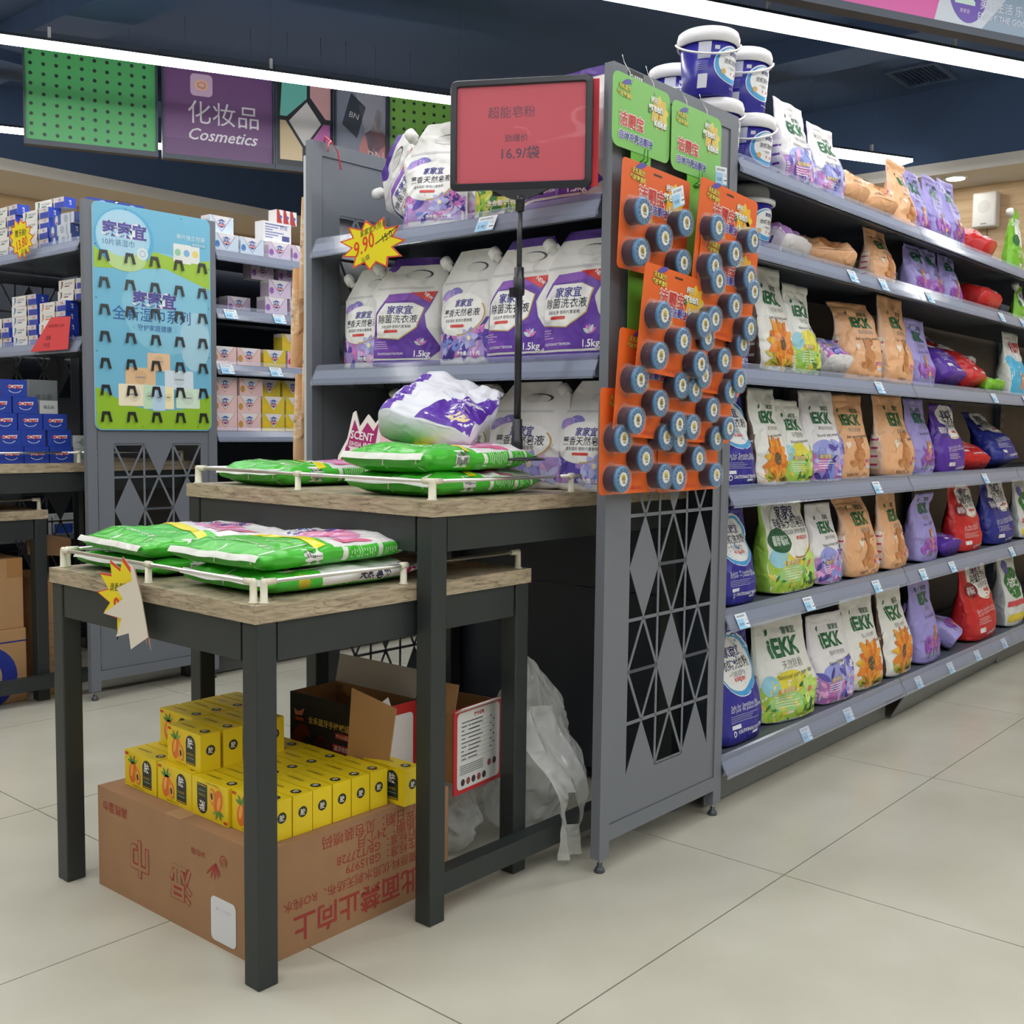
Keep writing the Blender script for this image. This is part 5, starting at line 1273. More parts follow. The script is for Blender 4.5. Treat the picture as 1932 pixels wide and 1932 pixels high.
vs = [(p[0], -.007, p[1]) for p in out] + [(p[0], -.009, p[1]) for p in inn] + [(p[0], .006, p[1]) for p in out] + [(p[0], .006, p[1]) for p in inn]
fs = []
for i in range(n):
    j = (i + 1) % n; fs += [(i, j, n + j, n + i), (2 * n + j, 2 * n + i, 3 * n + i, 3 * n + j), (i, 2 * n + i, 2 * n + j, j), (n + i, n + j, 3 * n + j, 3 * n + i)]
fr.add(vs, fs, (36, 38, 46)); fo = sgn(fr, 'sign_frame', PLAST); bevel(fo, .003)
RED = (206, 62, 82)
pp = MB().box(x0 + .012, -.002, .012, x0 + SW - .012, .002, SH - .012, RED)
f = plane_fn((0, -.002, 0), (1, 0, 0), (0, 0, 1), .0005)
pp.flat(text('超能皂粉', w=.112, at=(-.022, SH * .70)), f, (110, 40, 66)); pp.flat(text('劲爆价', w=.056, at=(-.010, SH * .465)), f, (96, 40, 66)); pp.flat(text('16.9/袋', w=.090, at=(0, SH * .33), bold=.012), f, (84, 40, 70))
sgn(pp, 'red_paper', PAPER)
cl = MB(); n = 18; vv = []
for i in range(n + 1):
    for k in range(n + 1):
        x = x0 + .013 + (SW - .026) * k / n; z = .013 + (SH - .026) * i / n
        bl = math.sin(math.pi * k / n) * math.sin(math.pi * i / n)
        vv.append((x, -.0042 - .0028 * bl + .0014 * noise.noise(Vector((x * 14, z * 14, 2.2))), z))
cl.add(vv, [(i * (n + 1) + k, i * (n + 1) + k + 1, (i + 1) * (n + 1) + k + 1, (i + 1) * (n + 1) + k) for i in range(n) for k in range(n)], (250, 250, 250), 0, True); sgn(cl, 'clear_cover', clear_mat('sign_cover', .06, .03))
b2 = MB().box(x0 + .10, .0065, -.012, x0 + .22, .012, .02, BK2); sgn(b2, 'frame_bracket', PLAST)
b3 = MB().box(x0 + .02, .0125, .004, x0 + SW + .012, .0135, SH - .006, (210, 48, 60)); sgn(b3, 'back_paper', PAPER)
wd = MB(); wd.prism([(-.07, .0), (.07, .0), (.02, -.022), (-.02, -.022)], lambda x, y, d=0.0: Vector((x, -.006 + d, y + .0)), .011, BK2); sgn(wd, 'wedge', PLAST)

# ---------------------------------------------------------------- scent display card
sc = empty('scent_card', (2.005, 2.262, ZB + .001), (0, 0, -math.pi / 2)); tag(sc, 'white and magenta crown-shaped card reading SCENT behind the green bags', 'display card')
f = lambda x, y, d=0.0: Vector((x, d + y * .10, y))
o1 = [(-.135, 0), (.125, 0), (.13, .14), (.13, .188), (.06, .186), (.052, .196), (.02, .160), (-.012, .186), (-.045, .150), (-.066, .196), (-.076, .19), (-.092, .118), (-.125, .07)]
b = MB().prism(o1, f, .004, (236, 230, 224)); F = lambda l: (lambda x, y: f(x, y) + Vector((0, -.0005 * l, 0)))
b.flat(poly([(-.090, .098), (-.066, .172), (-.040, .130), (-.012, .164), (.016, .140), (.036, .166), (.024, .075), (-.02, .092)]), F(1), (164, 34, 108)); b.flat(poly([(-.124, .002), (-.118, .05), (-.092, .1), (-.076, .09), (-.098, .05), (-.104, .002)]), F(1), (150, 36, 110))
b.flat(text('SCENT', w=.095, at=(-.030, .126), bold=.02, rot=-.10), F(2), WHITE); b.flat(text('EIHSIA 依采', w=.092, at=(-.034, .102), bold=.01, rot=-.10), F(2), WHITE)
b.flat(rect(.045, .03, .104, .130), F(1), (238, 190, 206)); b.flat(text('SCENT', w=.042, at=(.074, .098)), F(2), (160, 110, 126)); b.flat(rect(.062, .13, .092, .138), F(1), (196, 160, 90)); b.flat(rect(.062, .138, .094, .158), F(1), (46, 44, 48)); b.flat(rect(.072, .158, .084, .172), F(1), (46, 44, 48)); b.flat(rect(.058, .166, .084, .174), F(1), (46, 44, 48))
for q in ((-.100, .088), (-.114, .055)): b.flat(disc(q[0], q[1], .004, None, 10), F(2), WHITE)
b.build('card', CARD, sc); MB().add([(-.03, .006 + .0, .0), (.03, .006, .0), (.02, .05, .0), (.02, .022, .15), (-.02, .022, .15), (-.02, .05, 0)], [(0, 2, 3), (1, 2, 3), (0, 5, 4)], (226, 220, 214)).build('stand', CARD, sc)

# ---------------------------------------------------------------- star-shaped price bursts
def star(name, label, pts, o, ex, ey, draw, curl=None):
    ex = Vector(ex).normalized(); ey = Vector(ey).normalized(); n = ex.cross(ey)
    b = MB(); O = Vector(o)
    def f(x, y, d=0.0, l=0.0):
        p = curl(x, y) if curl else (x, y, 0)
        return O + ex * p[0] + ey * p[1] + n * (p[2] - d + l)
    b.prism(pts, f, .0006, (222, 78, 50), (228, 222, 206))
    c = (sum(p[0] for p in pts) / len(pts), sum(p[1] for p in pts) / len(pts))
    b.flat(poly([(c[0] + (x - c[0]) * .90, c[1] + (y - c[1]) * .90) for x, y in pts]), lambda x, y: f(x, y, 0, .0004), (240, 222, 24))
    if draw: draw(b, lambda x, y: f(x, y, 0, .0010))
    t = b.build(name, PAPER); tag(t, label, 'price burst', 'yellow price bursts'); return t
rb = random.Random(5)
def dr1(b, f):
    b.flat(text('9.90', w=.090, at=(-.030, .004), bold=.01, shear=.3, rot=.30), f, (222, 60, 30)); b.flat(text('家家宜天然皂液', w=.13, at=(.02, .045), shear=.3, rot=.20), f, (60, 60, 40)); b.flat(text('元/袋', w=.036, at=(-.030, -.034), rot=.3), f, (60, 60, 40)); b.flat(text('15.0', w=.04, at=(.065, .018), rot=.3), f, (60, 60, 40)); b.flat(poly([(.015, .0), (.11, .038), (.11, .041), (.015, .003)]), f, (70, 60, 40))
star('price_burst', 'yellow price burst reading 9.90 clipped on the end rack shelf edge', burst(11, .062, .092, rb, 1.45, .80), (2.0305, 2.268, 1.567), (0, -1, 0), (-.12, 0, 1), dr1)
YEL_ = [(2.026, 0.783), (2.031, 0.77), (2.069, 0.796), (2.076, 0.769), (2.121, 0.785), (2.115, 0.754), (2.166, 0.754), (2.129, 0.722), (2.178, 0.71), (2.124, 0.692), (2.152, 0.667), (2.093, 0.662), (2.094, 0.626), (2.043, 0.64), (2.033, 0.628), (1.978, 0.639), (1.966, 0.614), (1.997, 0.717)]
WH_ = [(2.032, 0.783), (2.021, 0.783), (1.997, 0.717), (1.978, 0.639), (1.984, 0.636), (2.034, 0.607), (2.041, 0.64), (2.094, 0.625), (2.069, 0.667), (2.143, 0.669), (2.062, 0.709), (2.089, 0.728), (2.027, 0.75)]
pb = empty('price_burst', (1.166, 2.08, .70)); tag(pb, 'yellow price burst with its right side folded over, on the low table edge', 'price burst', 'yellow price bursts')
b = MB(); yl = [(2.08 - y, z - .70) for y, z in YEL_]; f = lambda x, y, d=0.0: Vector((d, -x, y))
b.prism(yl, f, .0006, (216, 76, 50), (222, 214, 198)); cx, cy = -.02, .005
b.flat(poly([(cx + (x - cx) * .90, cy + (y - cy) * .90) for x, y in yl]), lambda x, y: Vector((-.0006, -x, y)), (236, 214, 24))
b.flat(text('滴香皂粉', w=.075, at=(-.005, .030), shear=.2, rot=.1), lambda x, y: Vector((-.0012, -x, y)), (60, 58, 36)); b.flat(text('9', w=.024, at=(-.015, -.012), bold=.02), lambda x, y: Vector((-.0012, -x, y)), (222, 60, 30))
b.build('printed_face', PAPER, pb)
b = MB(); wl = [(2.08 - y, z - .70) for y, z in WH_]
b.flat(dice(poly(wl), .012), lambda x, y: Vector((-.002 - .007 * math.sin(min(1.0, max(0.0, (.098 - x) / .10)) * 2.2) ** 1.0 * (1 if x < .10 else 0), -x - .006, y)), (220, 212, 196))
b.build('folded_back', PAPER, pb)

# ---------------------------------------------------------------- big carton and what stands on it
KR = (160, 122, 88)
ct = empty('carton', (1.246, 1.712, 0), (0, 0, .015)); tag(ct, 'big brown wet-wipe carton standing upside down under the low table', 'box')
CX, CY, CZ = .535, .610, .235
RD = (158, 62, 52)
b = MB().box(0, 0, 0, CX, CY, CZ, KR); f = plane_fn((0, CY, 0), (0, -1, 0), (0, 0, 1), .0006)     # face towards -x: x runs to the right
up = math.pi
b.flat(text('高档湿巾', w=.10, at=(.075, .195), rot=up, bold=.01), f, RD); b.flat(text('巾', w=.075, at=(.175, .105), rot=up, bold=.05), f, RD); b.flat(text('湿', w=.085, at=(.335, .095), rot=up, bold=.05), f, RD)
f1 = plane_fn((0, CY, 0), (0, -1, 0), (0, 0, 1), .0010); b.flat(text('巾', w=.071, at=(.175, .105), rot=up, bold=.012), f1, KR); b.flat(text('湿', w=.081, at=(.335, .095), rot=up, bold=.012), f1, KR)
b.flat(text('20包/箱', w=.05, at=(.40, .180), rot=up), f, RD)
for k in range(5): b.flat(petal(.462, .175, .045 - .004 * k, .006, -2.4 + .35 * k, 4), f, RD)
b.flat(ring(.488, .185, .010, .0125, 18, -1, 4.6), f, RD); b.flat(ring(.489, .184, .004, .006, 12, -1, 4.6), f, RD)
st = MB().prism(rrect(.445, .012, .530, .105, .012), plane_fn((0, CY, 0), (0, -1, 0), (0, 0, 1), .0016), .0008, (220, 222, 226)); st.flat(text('湿巾  二十包装', w=.05, at=(.487, .082)), plane_fn((0, CY, 0), (0, -1, 0), (0, 0, 1), .0022), (190, 196, 206))
st.build('sticker', PAPER, ct)
f = plane_fn((0, 0, 0), (1, 0, 0), (0, 0, 1), .0006)      # face towards -y
for tx, x1, z, w in (('生产日期：见包装喷码', .455, .208, .30), ('保质期：24个月', .455, .182, .20), ('执行标准：GB/T27728', .455, .157, .26), ('卫生标准：GB15979', .455, .132, .235), ('主要原料:优质水刺无纺布、RO纯水', .455, .102, .40)): b.flat(text(tx, w=w, at=(x1, z), rot=up, anchor='l'), f, RD)
b.flat(text('此面禁止向上', w=.36, at=(.44, .050), rot=up, anchor='l', bold=.02), f, RD)
bevel(b.build('carton_body', CARTON, ct), .004, 2)
MB().box(0.0, CY / 2 - .03, CZ + .0003, CX, CY / 2 + .03, CZ + .0007, (176, 138, 98)).build('tape', CARTON, ct)

YEL = (232, 204, 26)
def soap_mesh(flip=False):
    w, d, h = .134, .0495, .083   # x = width seen on the front (-y), y = depth, z = height
    b = MB().box(0, 0, 0, w, d, h, YEL)
    F = lambda l: (lambda x, y: Vector((x, -.0004 * l, y)) if not flip else Vector((w - x, -.0004 * l, h - y)))
    b.flat(disc(.042, .042, .030, .036, 18), F(1), (238, 190, 34))
    b.flat(disc(.036, .036, .0165, .0255, 18, 1, -.25), F(2), (222, 116, 34)); b.flat(disc(.032, .040, .006, .016, 12, 1, -.25), F(3), (244, 168, 70)); b.flat(disc(.056, .030, .011, .019, 16, 1, .2), F(3), (226, 140, 50)); b.flat(disc(.057, .029, .007, .013, 14, 1, .2), F(4), (240, 190, 90)); b.flat(disc(.057, .029, .004, .008, 10, 1, .2), F(5), (60, 40, 30))
    for a in (2.2, 1.2, .5, 2.8): b.flat(petal(.036, .056, .022, .008, a, 4), F(2), [(90, 140, 50), (130, 170, 60)][int(a * 10) % 2])
    b.flat(rect(.076, .010, .114, .054), F(1), (34, 60, 46)); b.flat(disc(.095, .056, .019, .019, 20), F(1.5), (40, 44, 44)); b.flat(text('肤', h=.022, at=(.095, .058), bold=.02), F(3), (236, 238, 234)); b.flat(text('木瓜香皂', w=.026, at=(.094, .034)), F(3), (196, 150, 60)); b.flat(rect(.078, .012, .112, .0145), F(2), (190, 146, 50)); b.flat(rect(.082, .024, .108, .0255), F(2), (150, 160, 150))
    b.flat(poly(rrect(.002, h - .010, .016, h - .004, .002)), F(2), (206, 66, 40)); b.flat(text('木瓜润肤香皂 净含量125克', w=.05, at=(.058, .005)), F(1), (150, 120, 20))
    for c, T in (((w, d / 2, .046), 0), ((0, d / 2, .046), 1)):
        G = lambda l, T=T, c=c: (lambda x, y: Vector((c[0] + (.0004 * l if T == 0 else -.0004 * l), c[1] + (x if T == 0 else -x), c[2] + y)))
        b.flat(disc(0, 0, .0115, None, 16), G(1), (40, 42, 36)); b.flat(text('肤', h=.013, bold=.02), G(2), (226, 226, 210))
    Tz = lambda l: (lambda x, y: Vector((x, y, h + .0004 * l)))
    b.flat(disc(w - .022, d / 2, .0125, .011, 16), Tz(1), (40, 42, 36)); b.flat(text('肤', h=.012, at=(w - .022, d / 2), bold=.02), Tz(2), (226, 226, 210)); b.flat(text('木瓜润肤香皂', w=.055, at=(.045, d / 2)), Tz(1), (110, 94, 30))
    return b.mesh('soap_box', CARD)
SO = [soap_mesh(), soap_mesh(True)]
def soap(x, y, z, label, flip=0, rz=0.0):
    """front towards -x: x, y = near right-hand bottom corner of the box front"""
    o = obj('soap_box', SO[flip], None, (x, y + .134, z), (0, 0, -math.pi / 2 + rz)); tag(o, label, 'soap box', 'yellow papaya soap boxes'); return o
z0 = CZ + .0008
RWN = ['front', 'second', 'third', 'fourth', 'fifth', 'sixth']
for c in range(4):
    for r in range(6):
        x = 1.283 + r * .0525 + R.uniform(-.001, .001) + (.006 if c == 0 else 0); y = 1.733 + c * .1375 + R.uniform(0, .0015)
        soap(x, y, z0, 'yellow papaya soap box, lower layer, %s row, %s from the right' % (RWN[r], ordn(c)), 1 if (c, r) in ((1, 0), (2, 3)) else 0, R.uniform(-.012, .012))
for c, r, dx in ((2, 0, .020), (2, 1, .025), (2, 2, .03), (2, 3, .03), (3, 0, .085), (3, 1, .088), (3, 2, .09), (3, 3, .092)):
    soap(1.283 + r * .0535 + dx, 1.735 + c * .1375 - .012, z0 + .0835, 'yellow papaya soap box, upper layer, %s in the %s column from the right' % (ordn(r), ordn(c)), 0, R.uniform(-.03, .03))
soap(1.612, 1.693, z0, 'yellow papaya soap box at the far right end under the brown flap', 0, .02)

# black megaphone box, open
def open_box(name, label, X, Y, Z, cols, loc, rz, flaps):
    t = empty(name, loc, (0, 0, rz)); tag(t, label, 'box')
    T = .003; ins = (150, 112, 72)
    w = MB(); w.box(0, 0, 0, X, Y, T, cols['out'])
    w.build('bottom', CARTON, t)
    for nm, a in (('wall', (0, 0, T, X, T, Z)), ('wall', (0, Y - T, T, X, Y, Z)), ('wall', (0, T, T, T, Y - T, Z)), ('wall', (X - T, T, T, X, Y - T, Z))):
        b = MB().box(*a[:3], *a[3:], cols['out'])
        # inner side is bare board
        for k, fc in enumerate(b.f):
            ctr = sum((Vector(b.v[i]) for i in fc), Vector()) / len(fc); q = Vector((a[0] + a[3], a[1] + a[4], a[2] + a[5])) / 2
            inward = (Vector((X / 2, Y / 2, q.z)) - q)
            if (ctr - q).dot(inward) > 1e-6 and abs(ctr.z - q.z) < 1e-6: b.c[k] = ins
        b.build(nm, CARTON, t)
    for p, ax, an, L, wdt, co, ci in flaps:
        b = MB().box(0, 0, 0, wdt, .0025, L, co); b.c = [co if f == (0, 1, 5, 4) else ci for f in b.f]
        fo = b.build('flap', CARTON, t, p, an)
    return t
BB = open_box('megaphone_box', 'open black megaphone box with gold lettering behind the yellow soaps', .285, .15, .185, {'out': (30, 28, 26)}, (1.632, 2.118, z0), -math.pi / 2 + .03,
   [((.0, .1475, .1852), 0, (-.22, 0, 0), .07, .285, (176, 170, 166), (34, 32, 30)), ((.285, .0, .185), 0, (0, 1.2, math.pi / 2), .06, .15, (210, 208, 206), (60, 56, 52))])
b = MB(); f = plane_fn((0, 0, 0), (1, 0, 0), (0, 0, 1), .0005); f2 = plane_fn((0, 0, 0), (1, 0, 0), (0, 0, 1), .0010); f3 = plane_fn((0, 0, 0), (1, 0, 0), (0, 0, 1), .0015)
b.flat(text('全系蓝牙手持喊话器', w=.165, at=(.150, .126), bold=.02), f, (206, 176, 84)); b.flat(rect(.165, .098, .243, .112), f, (176, 48, 40)); b.flat(text('FY-516蓝牙系列', w=.07, at=(.204, .105)), f2, (236, 226, 220)); b.flat(rect(.155, .066, .243, .084), f, (190, 50, 42)); b.flat(text('蓝牙收款提醒', w=.078, at=(.2, .075), bold=.01), f2, WHITE); b.flat(rect(.155, .046, .243, .064), f, (40, 54, 110)); b.flat(text('配置升级', w=.062, at=(.2, .055), bold=.01), f2, WHITE)
b.flat(disc(.045, .070, .034, .042, 18), f, (110, 26, 30)); b.flat(rect(.05, .045, .105, .085), f2, (26, 26, 28)); b.flat(disc(.118, .055, .032, .040, 20), f2, (86, 40, 36)); b.flat(disc(.118, .055, .026, .034, 20), f3, (60, 32, 30)); b.flat(disc(.122, .055, .006, None, 10), plane_fn((0, 0, 0), (1, 0, 0), (0, 0, 1), .002), (206, 196, 180))
b.flat(poly([(.015, .146), (.03, .140), (.045, .146), (.055, .152), (.045, .132), (.02, .130)]), f, (206, 120, 110)); b.flat(rect(.02, .118, .05, .126), f, (190, 60, 56))
b.build('print', CARD, BB)
b = MB(); f = plane_fn((.285, 0, 0), (0, 1, 0), (0, 0, 1), .0005); b.flat(rect(.002, .002, .148, .183), f, (186, 44, 46)); b.flat(poly(rrect(.012, .012, .138, .158, .012)), plane_fn((.285, 0, 0), (0, 1, 0), (0, 0, 1), .001), (222, 222, 222)); b.build('side_print', CARD, BB)
# second box: red-edged instruction side towards the aisle, brown flaps open
B2 = open_box('instruction_box', 'open brown box with a red-edged white instruction sheet printed on its side', .185, .16, .165, {'out': (150, 112, 72)}, (1.800, 1.722, z0), .10,
   [((.0, .16, .165), 0, (-.25, 0, -math.pi / 2), .07, .16, (150, 112, 72), (140, 104, 66)), ((0, .0, .165), 0, (1.0, 0, 0), .028, .185, (222, 222, 222), (222, 222, 222))])
fl = MB(); fl.prism([(0, 0), (.15, -.02), (.185, .13), (.02, .165)], lambda x, y, d=0.0: Vector((1.598 + x * .25 + d, 1.868 - x * .62, z0 + .060 + y * 1.1)), .003, (176, 134, 88)); fo = fl.build('front_flap', CARTON, None)
fo.parent = B2; fo.matrix_parent_inverse = (Matrix.Translation((1.800, 1.722, z0)) @ Matrix.Rotation(.10, 4, 'Z')).inverted()
b = MB(); F = lambda l: plane_fn((0, 0, -.035), (1, 0, 0), (0, 0, 1), .0006 * l); 
b.prism(rrect(-.004, .0, .189, .205, .004, 3), lambda x, y, d=0.0: Vector((x, -.004 + d, y - .03)), .003, (196, 54, 58)); F = lambda l: plane_fn((0, -.004, -.03), (1, 0, 0), (0, 0, 1), .0004 * l)
b.flat(poly(rrect(.008, .010, .177, .195, .012)), F(1), (220, 222, 220)); b.flat(text('操作说明', w=.04, at=(.092, .183), bold=.02), F(2), (190, 60, 60))
rq = random.Random(3)
for k in range(9): b.flat(rect(.02, .078 + k * .0105, .165, .0786 + k * .0105), F(2), (150, 150, 150))
for k in range(30): y = .08 + (k // 3) * .0098; x = (.024, .05, .062)[k % 3]; b.flat(rect(x, y, x + rq.uniform(.008, .05), y + .003), F(2.4), (110, 112, 112))
for k in range(9): b.flat(disc(.14 + .012 * (k % 2), .09 + k * .0095, .003, .002, 7), F(2.4), (60, 60, 60))
for k in range(5): b.flat(rect(.018, .045 + k * .005, .11, .0472 + k * .005), F(2.4), (130, 130, 130))
for k in range(7): b.flat(disc(.030 + .021 * k, .026 + (.025 if k > 4 else 0), .008, .009, 8), F(2.4), [(70, 60, 64), (150, 80, 84)][k % 2])
b.build('instruction_sheet', CARD, B2)

# ---------------------------------------------------------------- crumpled plastic bags
def poly_bag(name, label, loc, sx, sy, sz, seed, handle=True):
    t = empty(name, loc); tag(t, label, 'plastic bag'); b = MB(); nu, nv = 44, 40; vs = []
    for i in range(nv + 1):
        v = i / nv; prof = (math.sin(math.pi * min(1, (v * .94 + .06))) ** .55) * (1.05 - .55 * v)
        for k in range(nu):
            a = 2 * math.pi * k / nu; q = Vector((math.cos(a) * 1.6 + seed, math.sin(a) * 1.6, v * 3.2))
            r = prof * (1 + .30 * noise.noise(q) - .28 * abs(noise.noise(q * 2.1)) + .10 * noise.noise(q * 5))
            vs.append((sx * r * math.cos(a) + .10 * sx * math.sin(v * 5), sy * r * math.sin(a), sz * v + .02 * noise.noise(q * 1.7) * (1 if v > .05 else 0)))
    b.add(vs, [(i * nu + k, i * nu + (k + 1) % nu, (i + 1) * nu + (k + 1) % nu, (i + 1) * nu + k) for i in range(nv) for k in range(nu)], (220, 220, 220), 0, True)
    b.build('bag_film', POLY, t)
    if handle:
        h = MB(); pts = [(-.09, .30), (.07, .30), (.085, .16), (.075, .04), (.05, -.02), (.02, -.055), (-.012, -.045), (-.02, .02), (-.06, .14)]; hole = [(.022, .08), (.038, .06), (.030, -.02), (.012, -.02), (.010, .03)]
        ring_ = pts + [pts[0]] + [hole[0]] + hole[::-1]
        n = 26; vv = []; ff = []
        for i in range(n + 1):
            zt = .30 - .355 * i / n
            for k in range(9): 
                x = (-.075 + .014 * 2 * k * .62) * (1 - .35 * smooth(.2, 1, i / n)) + .018; vv.append((x, .115 * smooth(.08, .29, zt) - .012 * math.sin(k * 1.4 + zt * 20) - .014 * noise.noise(Vector((x * 30, zt * 20, seed))) - .03 * (1 - i / n) * 0, zt))
        for i in range(n):
            for k in range(8):
                if 14 <= i <= 19 and 3 <= k <= 4: continue
                a = i * 9 + k; ff.append((a, a + 1, a + 10, a + 9))
        h.add(vv, ff, (225, 225, 225), 0, True); h.build('bag_handle', POLY, t, (-.105, -.212, .062))
    return t
poly_bag('plastic_bag', 'large crumpled clear plastic bag slumped under the tall table', (2.165, 1.79, .012), .19, .115, .46, 3.3)
poly_bag('plastic_bag', 'small grey plastic bag on the floor beside the carton', (1.925, 1.86, .012), .085, .10, .25, 8.1, False)

# ================================================================ FAR LEFT AISLE
# blue hook board on the end panel
hb = empty('hook_board', (2.348, 3.8955, 1.045)); tag(hb, 'pale blue wet-wipe hook board hung on the far left end panel', 'display board')
BW, BH = .512, .86
b = MB(); f = lambda x, y, d=0.0: Vector((x, d, y)); b.prism(rrect(-BW / 2, 0, BW / 2, BH, .028, 5), f, .004, (120, 192, 222), (226, 236, 240))
F = lambda l: plane_fn((0, 0, 0), (1, 0, 0), (0, 0, 1), .0005 * l)
hw = BW / 2
b.flat(poly(rrect(-hw + .004, .004, hw - .004, BH - .004, .025, 5)), F(.6), (118, 190, 220))
b.flat(disc(.05, .50, .19, .20, 26), F(1), (140, 204, 228)); b.flat(disc(.18, .36, .07, .12, 20), F(1.1), (172, 216, 234))
# lime swooshes, top and bottom
b.flat(poly([(-hw + .004, .612), (-.10, .622), (.05, .64), (hw - .004, .575), (hw - .004, .695), (.16, .675), (.0, .70), (-.12, .66), (-hw + .004, .69)]), F(1.4), (164, 204, 70))
b.flat(poly(rrect(-hw + .004, .004, hw - .004, .07, .025, 5)), F(1.5), (152, 196, 50)); b.flat(poly([(-hw + .004, .06), (hw - .004, .06), (hw - .004, .15), (.12, .085), (0, .075), (-.12, .10), (-hw + .004, .165)]), F(1.7), (152, 196, 50))
# heart panel with brand
b.flat(disc(-.125, .735, .125, .115, 28), F(2), (96, 178, 222)); b.flat(disc(-.13, .74, .113, .102, 28), F(2.4), (168, 216, 236)); b.flat(disc(-.12, .66, .085, .05, 22), F(2.5), (190, 220, 150)); b.flat(disc(-.135, .75, .10, .085, 26), F(2.6), (176, 218, 238))
for t, w, x, y, bo in (('家家宜', .185, -.125, .765, .05), ('家家宜', .19, .0, .512, .05)):
    b.flat(text(t, w=w * 1.03, at=(x, y), bold=.10), F(3), (236, 240, 244)); b.flat(text(t, w=w, at=(x, y), bold=.035), F(3.6), (92, 86, 160))
b.flat(text('10片装湿巾', w=.13, at=(-.15, .715)), F(3), (70, 110, 160)); b.flat(disc(-.05, .685, .024, None, 18), F(3), (222, 234, 238)); b.flat(ring(-.05, .685, .010, .013), F(3.4), (150, 190, 206))
b.flat(text('单片独立包装', w=.13, at=(.165, .775)), F(3), (230, 242, 246)); b.flat(rect(.165, .742, .235, .758), F(3), (110, 176, 206)); b.flat(text('携带更方便', w=.06, at=(.2, .750)), F(3.4), (220, 240, 246))
for k, c in enumerate(((150, 206, 170), (130, 186, 222), (236, 214, 120))): b.flat(rect(.085 + .04 * k, .675 - .006 * (k % 2), .125 + .04 * k, .745), F(2.4 + .2 * k), (232, 236, 232)); b.flat(disc(.105 + .04 * k, .712, .014, None, 14), F(3.4), c)
b.flat(text('全新湿巾系列', w=.34, at=(-.01, .452), bold=.0), F(3), (54, 98, 164)); b.flat(text('守护家庭健康', w=.15, at=(.0, .402)), F(3), (54, 98, 164)); b.flat(ring(0, .402, .094, .0955, 28, sy=.19), F(2.6), (90, 150, 196))
for x, y, w, h, c, d in ((-.035, .235, .10, .07, (226, 188, 148), 0), (-.13, .165, .13, .08, (222, 184, 140), .2), (.04, .165, .13, .075, (206, 222, 232), .2), (-.16, .095, .13, .085, (236, 226, 196), .4), (.09, .09, .11, .08, (206, 228, 206), .4), (-.055, .085, .05, .095, (190, 222, 190), .8), (.03, .085, .05, .09, (240, 228, 180), .8), (-.015, .078, .055, .10, (180, 212, 234), 1)):
    b.flat(poly(rrect(x, y, x + w, y + h, .006)), F(2 + d), tuple(min(255, v + 14) for v in c)); b.flat(disc(x + w / 2, y + h * .52, min(w, h) * .34, None, 16), F(2.2 + d), c); b.flat(rect(x + w * .35, y + h * .5, x + w * .65, y + h * .56), F(2.4 + d), (150, 150, 150))
for x, y in ((-.06, .015), (.19, .015), (-.245, .30), (.245, .30), (-.245, .50), (.245, .5), (-.245, .70), (.245, .66), (-.12, .845), (.12, .845)): b.flat(disc(x, y, .0022, None, 8), F(3), (30, 40, 50))
b.build('board', CARD, hb)
hk = MB(); HC = (36, 36, 38)
hk.prism([(-.023, 0), (-.0135, 0), (-.0075, .029), (.0075, .029), (.0135, 0), (.023, 0), (.0145, .040), (-.0145, .040)], lambda x, y, d=0.0: Vector((x, -.004 + d - .10 * (.039 - y), y)), .004, HC)
HK = hk.mesh('hook', PLAST)
for j in range(7):
    for i in range(5): obj('hook', HK, hb, (-.213 + .107 * i, -.0005, .032 + .1015 * j))

# white board edge with peach packs on the far side of the near end rack
eb = empty('hook_board', (2.33, 2.596, 1.0)); tag(eb, 'white hook board seen edge-on beside the near end rack', 'display board')
MB().box(-.25, .0, -.12, .25, .030, .87, (206, 208, 212)).build('board', PLAST, eb)
pm = MB(); nu = 26; vs = []
for i in range(21):
    t = i / 20
    for k in range(nu):
        a = 2 * math.pi * k / nu; th = .017 * math.sin(math.pi * (.08 + .84 * t)) ** .6; vs.append((.085 * math.copysign(abs(math.cos(a)) ** .6, math.cos(a)), th * math.sin(a) + .002 * noise.noise(Vector((t * 6, a * 2, 1))), .30 * t))
pm.add(vs, [(i * nu + k, i * nu + (k + 1) % nu, (i + 1) * nu + (k + 1) % nu, (i + 1) * nu + k) for i in range(20) for k in range(nu)], (232, 190, 146), 0, True)
for k in range(6): pm.flat(rect(-.0875, 0, -.0870, 0), lambda x, y: Vector((0, 0, 0)), (1, 1, 1))
sk = Skin(pm); sk.put(rect(-.012, .09, .012, .24, 2, 6), (240, 214, 184), 1.2, axis='x'); sk.put(text('湿巾', h=.012, at=(0, .16), rot=1.57), (120, 80, 60), 2, axis='x')
PM = pm.mesh('wipe_pack', FILM)
for k, (y, z) in enumerate(((2.662, 1.455), (2.712, 1.250), (2.664, 1.110), (2.714, .930))):
    o = obj('wipe_pack', PM, None, (2.175 + .005 * k, y, z), (.05, 0, .0)); tag(o, 'peach wet-wipe pack hanging edge-on beside the near end rack, %s from the top' % ordn(k), 'wipe pack', 'peach packs on the edge-on board')
    MB().box(-.004, -.036 + (.0 if y < 2.67 else -.050), .296, .004, .0, .302, (40, 40, 42)).build('hook', PLAST, o)

